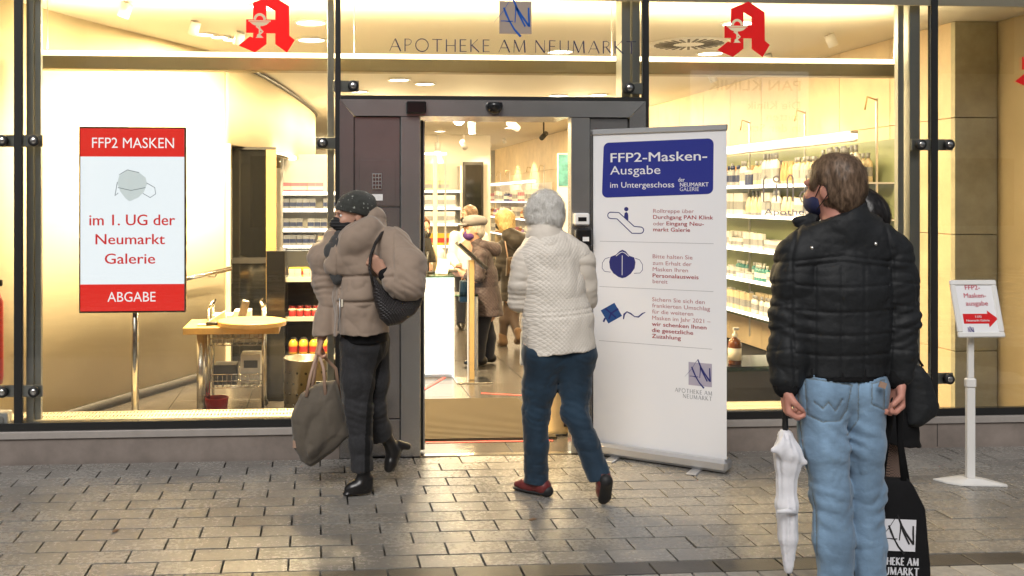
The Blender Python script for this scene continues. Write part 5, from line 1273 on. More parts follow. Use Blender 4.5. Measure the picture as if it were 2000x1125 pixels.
# ------------------------------------------------------------------ cloth, skin and hair
def cloth(name, col, rough=0.8, noise=(6, 0.12), bumps=((220, 0.25, 0.002),), pattern=None, vcol=False, sheen=0.2, spec=0.3, metal=0.0):
    """pattern: ('quilt', cell, strength) diamonds | ('weave', cell, strength) | ('knit', cell, strength) | ('check', cell, colour2)"""
    m = mat(name, col, rough=rough, noise=noise, sheen=sheen, spec=spec, metal=metal)
    nt = m.node_tree; N = nt.nodes; L = nt.links; b = N['Principled BSDF']
    tc = next(n for n in N if n.bl_idname == 'ShaderNodeTexCoord')
    prev = None
    def bump(h, strength, dist):
        nonlocal prev
        bp = N.new('ShaderNodeBump'); bp.inputs['Strength'].default_value = strength; bp.inputs['Distance'].default_value = dist
        L.new(h, bp.inputs['Height'])
        if prev is not None: L.new(prev, bp.inputs['Normal'])
        prev = bp.outputs['Normal']
    def math_(op, a, b_=None):
        n = N.new('ShaderNodeMath'); n.operation = op
        for i, v in enumerate((a, b_)):
            if v is None: continue
            if isinstance(v, (int, float)): n.inputs[i].default_value = v
            else: L.new(v, n.inputs[i])
        return n.outputs[0]
    for sc, st, di in bumps:
        t = N.new('ShaderNodeTexNoise'); t.inputs['Scale'].default_value = sc; t.inputs['Detail'].default_value = 4
        L.new(tc.outputs['Object'], t.inputs['Vector']); bump(t.outputs['Fac'], st, di)
    if pattern and pattern[0] in ('quilt', 'weave', 'knit'):
        sx = N.new('ShaderNodeSeparateXYZ'); L.new(tc.outputs['Object'], sx.inputs[0])
        X, Y, Z = sx.outputs; H = math_('ADD', X, math_('MULTIPLY', Y, 0.8)); k = math.pi / pattern[1]
        if pattern[0] == 'quilt':
            u = math_('SINE', math_('MULTIPLY', math_('ADD', H, Z), k)); v = math_('SINE', math_('MULTIPLY', math_('SUBTRACT', H, Z), k))
            h = math_('POWER', math_('ABSOLUTE', math_('MULTIPLY', u, v)), 0.5)
        elif pattern[0] == 'weave':
            u = math_('SINE', math_('MULTIPLY', math_('ADD', H, Z), k)); v = math_('SINE', math_('MULTIPLY', math_('SUBTRACT', H, Z), k))
            h = math_('ABSOLUTE', math_('MULTIPLY', u, v))
        else:
            h = math_('ABSOLUTE', math_('SINE', math_('MULTIPLY', H, k)))
        bump(h, pattern[2], 0.006)
    if pattern and pattern[0] == 'check':
        ck = N.new('ShaderNodeTexChecker'); ck.inputs['Scale'].default_value = 1 / pattern[1]; ck.inputs['Color1'].default_value = (*col, 1); ck.inputs['Color2'].default_value = (*pattern[2], 1)
        L.new(tc.outputs['Object'], ck.inputs['Vector']); L.new(ck.outputs['Color'], b.inputs['Base Color'])
    if prev is not None: L.new(prev, b.inputs['Normal'])
    if vcol:
        src = b.inputs['Base Color'].links[0].from_socket if b.inputs['Base Color'].is_linked else None
        at_ = N.new('ShaderNodeVertexColor'); at_.layer_name = 'Col'
        mx = N.new('ShaderNodeVectorMath'); mx.operation = 'MULTIPLY'
        if src: L.new(src, mx.inputs[0])
        else: mx.inputs[0].default_value = col
        L.new(at_.outputs['Color'], mx.inputs[1]); L.new(mx.outputs['Vector'], b.inputs['Base Color'])
    return m
mat('skin', (0.52, 0.29, 0.205), rough=0.5, noise=(30, 0.07), spec=0.4); MATS['skin'].node_tree.nodes['Principled BSDF'].inputs['Subsurface Weight'].default_value = 0.08; MATS['skin'].node_tree.nodes['Principled BSDF'].inputs['Subsurface Radius'].default_value = (0.01, 0.004, 0.002)
mat('skin_red', (0.54, 0.25, 0.19), rough=0.5, noise=(30, 0.09), spec=0.4)
mat('eye_white', (0.7, 0.68, 0.66), rough=0.2); mat('iris', (0.04, 0.03, 0.025), rough=0.2)
mat('mask_black', (0.012, 0.012, 0.013), rough=0.75); mat('mask_purple', (0.08, 0.03, 0.16), rough=0.7); mat('mask_blue', (0.02, 0.025, 0.085), rough=0.7)
cloth('beige_wool', (0.30, 0.228, 0.175), rough=0.85, noise=(5, 0.08), bumps=((500, 0.15, 0.001),), sheen=0.35)
cloth('trouser_grey', (0.030, 0.030, 0.033), rough=0.85, sheen=0.05, noise=(60, 0.2), bumps=((400, 0.25, 0.001),), vcol=True)
cloth('knit_hat', (0.045, 0.047, 0.042), rough=0.95, noise=(40, 0.25), pattern=('knit', 0.006, 0.5), vcol=True)
mat('boot_black', (0.012, 0.011, 0.011), rough=0.28, spec=0.5, bump=(25, 0.15))
cloth('scarf_grey', (0.055, 0.055, 0.055), rough=0.95, bumps=((140, 0.5, 0.004),))
cloth('woven_leather', (0.022, 0.019, 0.020), rough=0.38, pattern=('weave', 0.017, 0.8), spec=0.5, sheen=0.0)
cloth('canvas_olive', (0.105, 0.088, 0.068), rough=0.8, bumps=((14, 0.5, 0.012), (400, 0.2, 0.001)))
mat('strap_tan', (0.36, 0.235, 0.17), rough=0.55)
cloth('cream_quilt', (0.72, 0.665, 0.59), rough=0.5, noise=(3, 0.05), bumps=((45, 0.3, 0.004),), pattern=('quilt', 0.024, 0.38), sheen=0.0)
cloth('cream_plain', (0.66, 0.60, 0.52), rough=0.55, noise=(3, 0.05), bumps=((30, 0.35, 0.006),), sheen=0.1)
cloth('dark_denim', (0.010, 0.026, 0.046), rough=0.8, noise=(7, 0.35), bumps=((300, 0.3, 0.001), (26, 0.25, 0.005)), vcol=True)
cloth('light_denim', (0.20, 0.315, 0.455), rough=0.85, noise=(7, 0.18), bumps=((350, 0.4, 0.001), (38, 0.6, 0.006), (16, 0.5, 0.012)), vcol=True)
mat('shoe_red', (0.14, 0.022, 0.022), rough=0.4, bump=(40, 0.1)); mat('sole_black', (0.012, 0.012, 0.013), rough=0.6)
cloth('black_nylon', (0.013, 0.0145, 0.0165), rough=0.64, noise=(8, 0.15), bumps=((45, 0.45, 0.006), (350, 0.15, 0.001)), spec=0.32, sheen=0.0)
cloth('black_cotton', (0.009, 0.009, 0.010), rough=0.9, sheen=0.0, spec=0.2, bumps=((30, 0.35, 0.006), (350, 0.2, 0.001)))
cloth('coat_plum', (0.055, 0.040, 0.045), rough=0.6, pattern=('quilt', 0.035, 0.5), sheen=0.1); cloth('coat_dark', (0.028, 0.022, 0.018), rough=0.6, bumps=((40, 0.4, 0.006),))
cloth('tweed', (0.20, 0.13, 0.10), rough=0.9, pattern=('check', 0.006, (0.05, 0.035, 0.03))); cloth('umbrella_white', (0.74, 0.74, 0.78), rough=0.6, bumps=((18, 0.3, 0.008),))
cloth('navy_cloth', (0.016, 0.018, 0.030), rough=0.85); cloth('tights', (0.06, 0.038, 0.028), rough=0.6); cloth('suede_tan', (0.13, 0.075, 0.04), rough=0.9); cloth('cap_grey', (0.16, 0.15, 0.155), rough=0.85, bumps=((60, 0.3, 0.004),)); cloth('white_coat', (0.72, 0.72, 0.72), rough=0.7, bumps=((20, 0.3, 0.006),)); cloth('bag_teal', (0.02, 0.06, 0.10), rough=0.5)
def hair_mat(name, c1, c2, rough=0.45):
    m = mat(name, c1, rough=rough, spec=0.4); nt = m.node_tree; N = nt.nodes; L = nt.links; b = N['Principled BSDF']; tc = next(n for n in N if n.bl_idname == 'ShaderNodeTexCoord')
    t = N.new('ShaderNodeTexNoise'); t.inputs['Scale'].default_value = 130; t.inputs['Detail'].default_value = 4
    mp = N.new('ShaderNodeMapping'); mp.inputs['Scale'].default_value = (1, 1, 0.22); L.new(tc.outputs['Object'], mp.inputs['Vector']); L.new(mp.outputs['Vector'], t.inputs['Vector'])
    cr = N.new('ShaderNodeValToRGB'); cr.color_ramp.elements[0].position = 0.36; cr.color_ramp.elements[0].color = (*c1, 1); cr.color_ramp.elements[1].position = 0.64; cr.color_ramp.elements[1].color = (*c2, 1)
    L.new(t.outputs['Fac'], cr.inputs['Fac']); L.new(cr.outputs['Color'], b.inputs['Base Color'])
    bp = N.new('ShaderNodeBump'); bp.inputs['Strength'].default_value = 0.15; bp.inputs['Distance'].default_value = 0.003; L.new(t.outputs['Fac'], bp.inputs['Height']); L.new(bp.outputs['Normal'], b.inputs['Normal'])
hair_mat('hair_white', (0.68, 0.66, 0.61), (0.90, 0.88, 0.84)); hair_mat('hair_brown', (0.09, 0.058, 0.038), (0.28, 0.185, 0.12)); hair_mat('hair_black', (0.008, 0.007, 0.007), (0.025, 0.022, 0.022), 0.3)
hair_mat('hair_blonde', (0.45, 0.30, 0.12), (0.72, 0.55, 0.28)); hair_mat('hair_red', (0.09, 0.035, 0.015), (0.2, 0.09, 0.04)); hair_mat('hair_grey', (0.28, 0.26, 0.24), (0.5, 0.47, 0.43))

def _poly(s, pts, yc, hy, r=0.01, k=0.0, bulge=0.0):
    """flat bag-like body: outline (x, z) in the figure's plane, half thickness hy, rounding r"""
    P = np.array(pts, np.float32); m = hy + bulge + r + k + 4 * s.vox
    lo = np.array((P[:, 0].min() - m, yc - m, P[:, 1].min() - m)); hi = np.array((P[:, 0].max() + m, yc + m, P[:, 1].max() + m))
    sl = s._sub(lo, hi); ax = s.ax[0][sl[0]]; az = s.ax[2][sl[2]]; X, Z = np.meshgrid(ax, az, indexing='ij')
    d = np.full(X.shape, 1e9, np.float32); sg = np.ones(X.shape, np.float32); n = len(P)
    for i in range(n):
        a, b = P[i], P[(i + 1) % n]; e = b - a; wx, wz = X - a[0], Z - a[1]
        t = np.clip((wx * e[0] + wz * e[1]) / float(e @ e), 0, 1); d = np.minimum(d, (wx - t * e[0]) ** 2 + (wz - t * e[1]) ** 2)
        c1 = Z >= a[1]; c2 = Z < b[1]; c3 = e[0] * wz > e[1] * wx
        sg = np.where((c1 & c2 & c3) | (~c1 & ~c2 & ~c3), -sg, sg)
    d2 = sg * np.sqrt(d)
    H = hy + bulge * np.sqrt(np.clip(-d2 / 0.08, 0, 1))
    w = np.abs(s.ax[1][sl[1]][None, :, None] - yc) - H[:, None, :]; q = d2[:, None, :] + r; w = w + r
    D = np.sqrt(np.maximum(q, 0) ** 2 + np.maximum(w, 0) ** 2) + np.minimum(np.maximum(q, w), 0) - r
    s._merge(sl, D.astype(np.float32), k); return s
Solid.poly = _poly
def v3(*a): return np.array(a, np.float32)
UP = v3(0, 0, 1)
def head(S, c, fd, nose=1.0, sc=1.0):
    """head centred at eye level c, looking along fd"""
    fd = v3(*fd); fd /= np.linalg.norm(fd); sd = np.cross(UP, fd); R = np.stack([fd, sd, UP], 1); c = v3(*c); q = sc
    S.ell(c + UP * .022 * q - fd * .008, (.096 * q, .077 * q, .098 * q), 0.01, R); S.ell(c + fd * .026 * q - UP * .048 * q, (.064 * q, .058 * q, .066 * q), 0.03, R)
    S.ell(c + fd * .066 * q - UP * .094 * q, (.02, .024, .02), 0.02, R)
    for s_ in (-1, 1):
        S.ell(c + sd * s_ * .078 * q - fd * .006 - UP * .012, (.019, .008, .031), 0.006, R); S.ell(c + sd * s_ * .036 * q + fd * .07 * q - UP * .03 * q, (.02, .02, .018), 0.02, R)
        S.ell(c + fd * .103 * q + sd * s_ * .032 * q, (.012, .015, .010), 0.008, R, sub=True)
    S.cap(c + fd * .09 * q + UP * .005, c + fd * .110 * q - UP * .034, .008, .013 * nose, 0.01); S.cap(c + fd * .088 * q + sd * .034 + UP * .02, c + fd * .088 * q - sd * .034 + UP * .02, .011, .011, 0.014)
    S.cap(c + fd * .086 * q - UP * .063 + sd * .016, c + fd * .086 * q - UP * .063 - sd * .016, .009, .009, 0.008)
    S.cap(c - UP * .07 - fd * .022, c - UP * .175 - fd * .035, .056 * q, .060 * q, 0.03)
    return fd, sd
def eyes(F, c, fd, sd):
    c = v3(*c)
    for s_ in (-1, 1):
        p = c + fd * .0815 + sd * s_ * .032; o = MB().lathe([(0, -.0092), (.0065, -.0065), (.0092, 0), (.0065, .0065), (0, .0092)], c=tuple(p), n=12).build('eye', 'eye_white', F.e)
        q = p + fd * .0052; MB().lathe([(0, -.0058), (.0043, -.0038), (.0058, 0), (.0043, .0038), (0, .0058)], c=tuple(q), n=10).build('iris', 'iris', o)
        b0 = c + fd * .093 + sd * s_ * .018 + UP * .024; b1 = c + fd * .086 + sd * s_ * .048 + UP * .026
        MB().tube([b0, (b0 + b1) / 2 + UP * .004 + fd * .002, b1], [.003, .0035, .002], n=6).build('eyebrow', 'hair_brown', F.e)
def folds(seed, amp, scale=9.0, stretch=(0.8, 0.8, 1.7)):
    """billowing cloth: rounded puffs between sharp creases, in two sizes"""
    st = np.array(stretch, np.float32)
    def f(P):
        W = np.stack([vnoise(P, 5, seed + q) for q in (1, 2, 3)], 1) * 0.045
        n1 = vnoise((P + W) * st, scale, seed); n2 = vnoise((P + W) * st, scale * 2.2, seed + 5)
        return amp * (1.15 * np.abs(n1) ** 0.7 - 0.5 + 0.45 * np.abs(n2) ** 0.8)
    return f
def creases(P, c, axis, n=5, pitch=0.022, spread=0.06, amp=0.007, seed=0):
    """pinched cloth round a bent joint: ridges across axis, fading with distance from c"""
    axis = v3(*axis) / np.linalg.norm(axis); d = P - v3(*c); t = d @ axis; r = np.linalg.norm(d, axis=1)
    return amp * np.cos(2 * math.pi * t / pitch + 2.2 * vnoise(P, 14, seed)) * np.exp(-(r / spread) ** 2)
def boot(S, ank, heel, toe, r=0.034):
    """ankle boot / shoe along heel -> toe (points at sole level)"""
    ank, heel, toe = (v3(*p) for p in (ank, heel, toe)); d = (toe - heel); L_ = np.linalg.norm(d); d /= L_
    n = ank - heel; n -= d * float(n @ d); n /= max(np.linalg.norm(n), 1e-6)
    S.cap(ank, heel + d * 0.02 + n * r * 1.1, r * 1.15, r * 1.1, 0.02); S.cap(heel + d * 0.03 + n * r, heel + d * L_ * .62 + n * r * .85, r * 1.05, r * .95, 0.03); S.cap(heel + d * L_ * .5 + n * r * .8, toe - d * r * .8 + n * r * .62, r * 1.0, r * .62, 0.03, flat=(n, 1.15))
    return d, n

# ------------------------------------------------------------------ woman in the beige jacket, walking out to the left
def beige_woman():
    F = Figure(705, 5.43, 'woman in beige puffer jacket and black mask walking out with two bags'); Q, R = F.Q, F.R
    hc = Q(690, 421, -0.01); fdir = (-0.93, -0.34, 0)
    B = F.solid(590, 830, 370, 975, -0.42, 0.34, 0.0055)
    fd, sd = head(B, hc, fdir)
    B.chain([(Q(703, 470), .05), (Q(706, 560), .09), (Q(708, 640), .10)], 0.03)
    for pts in ([(700, 480, .09), (640, 520, .10), (640, 580, .06), (630, 655, .03)], [(760, 480, -.1), (798, 558, -.26), (752, 532, -.26)]):
        B.chain([(Q(*p), .035 if i < 2 else .026) for i, p in enumerate(pts)], 0.02)
    for pts in ([(706, 650, -.04), (704, 790, -.04), (709, 930, -.04)], [(722, 650, .05), (728, 790, .08), (757, 868, .14)]): B.chain([(Q(*p), (.05, .035, .026)[i]) for i, p in enumerate(pts)], 0.03)
    hand(B, Q(628, 662, 0.02), (-0.25, -0.05, -0.95), (0.25, -0.9, -0.05), (0.9, 0.2, -0.2), 0.98, 0.9)          # far hand, carrying the bag handles
    hand(B, Q(748, 533, -0.262), (-0.62, -0.05, 0.78), (-0.65, 0.35, -0.62), (-0.25, 0.85, -0.2), 0.98, 0.85)      # near hand on the shoulder strap
    B.mesh('body', 'skin', F.e); eyes(F, hc, fd, sd)
    # beanie with small stones
    H = F.solid(645, 745, 365, 440, -0.16, 0.16, 0.005); Rm = np.stack([fd, sd, UP], 1)
    H.ell(Q(693, 411, -0.01), (.112, .094, .104), 0.01, Rm); H.ell(Q(703, 404, -0.01), (.098, .088, .092), 0.02, Rm)
    a, b = Q(652, 407), Q(728, 425); n = v3(-(b - a)[2], 0, (b - a)[0]); H.cut(a, -n)
    H.disp(lambda P: 0.003 * vnoise(P, 30, 3) + 0.004 * (np.abs((P[:, 2] - a[2]) - (P[:, 0] - a[0]) * (b - a)[2] / (b - a)[0] - 0.035) < 0.006) * -0.5)
    def sparkle(P):
        n_ = vnoise(P, 95, 4); c = np.ones((len(P), 3), np.float32); c[n_ > 0.72] = 9.0; return c
    H.mesh('beanie', 'knit_hat', F.e, color=sparkle)
    # mask
    Mk = F.solid(635, 725, 415, 480, -0.16, 0.14, 0.004); c = hc
    Mk.ell(c + fd * .034 - UP * .050, (.079, .064, .058), 0.0, Rm); Mk.cap(c + fd * .10 - UP * .02, c + fd * .122 - UP * .045, .014, .016, 0.03); Mk.cut(c + fd * .1 - UP * .010, UP - fd * .15); Mk.cut(c + fd * .012, -fd - UP * 0.25)
    Mk.disp(lambda P: 0.0025 * np.sin(P[:, 2] * 380)); Mk.mesh('face_mask', 'mask_black', F.e)
    MB().tube([c + fd * .02 - UP * .03 - sd * .0 + sd * .07 * sg_ for sg_ in (1,)] + [c - fd * .012 - UP * .01 + sd * .082], .002, n=5).build('mask_loop', 'mask_black', F.e)
    # jacket
    J = F.solid(590, 835, 395, 665, -0.40, 0.30, 0.005); fy = ((0, 1, 0), 0.74)
    J.chain(F.C([(712, 478, 44), (708, 530, 50), (704, 590, 51), (706, 655, 55)]), 0.03, flat=fy)
    J.chain(F.C([(668, 478, 26, .10), (634, 503, 33, .10), (638, 548, 27, .08), (645, 590, 22, .05), (632, 650, 23, .02)]), 0.02)         # far sleeve
    J.cut(Q(632, 655, 0.02), (0, 0, -1)) if False else None
    J.chain(F.C([(762, 478, 37, -.11), (794, 522, 36, -.22), (797, 556, 29, -.27), (768, 545, 24, -.28)]), 0.025)                          # near sleeve, bent at the elbow
    J.chain(F.C([(690, 508, 40, -.05), (712, 462, 42, -.03), (728, 432, 30, .0)]), 0.03, flat=((0, 1, 0), 0.8))                           # funnel collar
    J.chain(F.C([(662, 520, 26, -.09), (690, 470, 30, -.13), (722, 446, 26, -.11)]), 0.02)                                                # its folded near edge
    J.chain(F.C([(650, 468, 22, .10), (640, 500, 24, .06)]), 0.02)
    J.cap(hc + UP * .02, hc + fd * .2 + UP * .01, .088, .11, 0.012, sub=True); J.ell(hc + UP * .01, (.10, .088, .125), 0.01, Rm, sub=True)
    J.cap(Q(655, 470, -.12), Q(648, 540, -.12), .022, .012, 0.01, sub=True)
    hem = Q(706, 646); 
    def keep(P): return 0
    X, Y, Z = np.meshgrid(*J.ax, indexing='ij', sparse=True)
    J.D = np.maximum(J.D, np.where(X > Q(664, 640)[0], hem[2] + (X - hem[0]) * 0.04 - Z, Q(632, 654, 0.02)[2] - Z + (X - Q(632, 654)[0]) * 0.15))
    zseam = [Q(706, y)[2] for y in (583, 535)]; fo1a = folds(21, 0.015, 6.5, (1.2, 1.2, 0.9)); fo1b = folds(27, 0.003, 17, (1, 1, .8)); fo1 = lambda P: fo1a(P) + fo1b(P); fo = lambda P: fo1(P) + creases(P, Q(797, 556, -.27), (.6, 0, .8), amp=.008, spread=.08, pitch=.035, seed=4) + creases(P, Q(638, 555, .06), (0, 0, 1), amp=.009, spread=.07, pitch=.035, seed=5)
    def jd(P):
        d = fo(P)
        inb = (P[:, 0] > Q(660, 600)[0]) & (P[:, 0] < Q(770, 600)[0])
        for z in zseam:
            t = P[:, 2] - z - (P[:, 0]) * 0.05; d = d - inb * 0.011 * np.exp(-(t / 0.009) ** 2)
        t = P[:, 2] - zseam[0]; d = d + inb * 0.006 * np.cos(np.clip(t / 0.16, -1, 1) * math.pi)
        zx = Q(664, 600)[0]; d = d - (P[:, 1] < -0.02) * (np.abs(P[:, 0] - zx - (P[:, 2] - hem[2]) * 0.03) < 0.006) * 0.006 * (P[:, 2] < Q(0, 560)[2])
        return d
    J.disp(jd, 0.035); J.mesh('jacket', 'beige_wool', F.e, smooth=0)
    MB().tube([Q(663, 582, -.165), Q(664, 610, -.17), Q(660, 646, -.165)], 0.004, n=6).build('zip', 'grey_metal', F.e); MB().box(-.005, .005, -.003, .003, -.02, .02, M=Matrix.Translation(Q(668, 592, -.178))).build('zip_puller', 'card_cream', F.e)
    S_ = F.solid(630, 675, 455, 560, -0.2, 0.1, 0.005); S_.chain(F.C([(664, 462, 13, -.06), (650, 490, 15, -.08), (652, 520, 14, -.10), (659, 546, 10, -.12)]), 0.02); S_.disp(folds(4, .006, 26)); S_.mesh('scarf', 'scarf_grey', F.e)
    # black jumper hem and cuff
    K = F.solid(640, 790, 500, 675, -0.38, 0.24, 0.006); K.chain(F.C([(710, 620, 46), (712, 668, 46)]), 0.02, flat=fy); K.cut(Q(700, 664), (0, 0, -1)); K.cut(Q(700, 630), (0, 0, 1)); K.mesh('jumper', 'black_cotton', F.e); K = F.solid(730, 800, 510, 580, -0.38, -0.15, 0.006); K.chain(F.C([(772, 548, 19, -.275), (754, 537, 15, -.265)]), 0.01); K.mesh('jumper_cuff', 'black_cotton', F.e)
    # trousers with side stripe
    T = F.solid(640, 790, 630, 930, -0.22, 0.34, 0.006)
    T.chain(F.C([(711, 640, 44), (712, 672, 46)]), 0.03, flat=((0, 1, 0), 0.85)); T.chain(F.C([(702, 672, 36, -.05), (699, 740, 31, -.05), (701, 800, 26, -.045), (705, 865, 21.5, -.04), (707, 940, 21, -.04)]), 0.03)
    T2 = F.solid(640, 790, 630, 930, -0.22, 0.34, 0.006); T2.chain(F.C([(726, 665, 36, .05), (730, 740, 29, .06), (728, 795, 25, .07), (742, 835, 21, .11), (756, 880, 19, .15)]), 0.03)
    p, q = Q(742, 858, .13), Q(760, 890, .16); T2.cut(p, (q - p))
    T.cut(Q(707, 919, -.04), (0.06, 0, -1)); T.D = np.minimum(T.D, T2.D); T.disp(lambda P: folds(31, 0.009, 10, (1, 1, .9))(P) + creases(P, Q(704, 800, -.05), (.3, 0, 1), amp=.003, spread=.1, pitch=.04) + creases(P, Q(724, 800, .07), (-.3, 0, 1), amp=.004, spread=.1, pitch=.035))
    def stripe(P):
        x, y = F.pxy(P); c = np.ones((len(P), 3), np.float32); xs = np.interp(y, [650, 720, 790, 860, 925], [754, 737, 722, 718, 717]); m_ = (np.abs(x - xs) < 5) & (P[:, 1] < 0.0)
        c[m_] = 0.15; return c
    T.mesh('trousers', 'trouser_grey', F.e, color=stripe)
    b1 = F.solid(660, 740, 900, 975, -0.14, 0.08, 0.005); boot(b1, Q(711, 915, -.04), Q(717, 957, -.04), Q(672, 966, -.075), .034); b1.chain([(Q(720, 935, -.04), .03), (Q(721, 953, -.04), .022)], 0.01); b1.chain([(Q(716, 960, -.045), .022), (Q(678, 964, -.075), .026)], 0.008, flat=((0, 0, 1), 2.2))
    b1.cut((0, 0, 0.002), (0, 0, -1)); b1.mesh('boot', 'boot_black', F.e)
    b2 = F.solid(735, 812, 835, 930, 0.02, 0.30, 0.005); b2.chain([(Q(744, 838, .12), .036), (Q(752, 850, .13), .036), (Q(768, 880, .16), .040), (Q(763, 905, .14), .034), (Q(759, 914, .13), .026)], 0.02)
    b2.chain([(Q(778, 868, .17), .026), (Q(796, 872, .18), .021)], 0.012); b2.chain([(Q(782, 880, .165), .012), (Q(768, 916, .14), .012)], 0.01); b2.mesh('boot', 'boot_black', F.e)
    # woven shoulder bag
    bg = thing('shoulder_bag', F.loc, 'black woven leather shoulder bag under the arm of the beige jacket', 'bag', rz=-YAW)
    W_ = F.solid(705, 835, 440, 650, -0.36, -0.05, 0.0055)
    W_.poly([tuple(Q(x, y, -.23)[[0, 2]]) for x, y in ((722, 535), (736, 540), (765, 575), (800, 570), (824, 560), (827, 585), (812, 612), (785, 630), (757, 637), (742, 622), (730, 585))], -0.225, 0.03, 0.02, 0.0, 0.05)
    W_.disp(folds(8, 0.008, 9)); W_.mesh('body', 'woven_leather', bg)
    st_ = [Q(730, 560, -.26), Q(722, 525, -.27), Q(724, 500, -.275), Q(733, 476, -.25), Q(745, 458, -.17), Q(757, 452, -.08), Q(768, 470, 0.03), Q(775, 520, .05), Q(790, 570, -.1)]
    MB().tube(st_, 0.019, n=8, flat=0.45).build('strap', 'woven_leather', bg)
    # canvas bag in the far hand
    cb_ = thing('canvas_bag', F.loc, 'olive grey canvas bag with tan handles carried by the woman in beige', 'bag', rz=-YAW)
    V = F.solid(560, 692, 730, 918, -0.16, 0.20, 0.006)
    V.poly([tuple(Q(x, y, .02)[[0, 2]]) for x, y in ((590, 768), (612, 752), (655, 742), (662, 765), (684, 850), (660, 872), (606, 908), (588, 900), (572, 870), (568, 812))], 0.02, 0.03, 0.02, 0.0, 0.065)
    V.disp(folds(12, 0.018, 8, (1.3, 1.3, .6))); V.mesh('body', 'canvas_olive', cb_)
    for k, (x0, x1, dv) in enumerate(((598, 634, -.055), (634, 664, .085))):
        pass
    hn = Q(621, 690, 0.02)
    for x0, x1, dv in ((598, 615, -.06), (606, 664, .09)): MB().tube([Q(x0, 775, dv), Q(x0 + 8, 735, dv * .8), hn + v3(-.004, dv * .25, 0.0), hn + v3(.006, dv * .25, 0.004), Q(x1 - 8 if x1 > 640 else x1 + 17, 720, dv * .8), Q(x1 if x1 > 640 else 636, 780, dv)], 0.009, n=8, flat=0.4, side=(0, 1, 0)).build('handle', 'strap_tan', cb_)
    MB().box(-.012, .012, -.002, .002, -.02, .02, M=Matrix.Translation(Q(576, 868, -.045))).build('tab', 'strap_tan', cb_)
beige_woman()

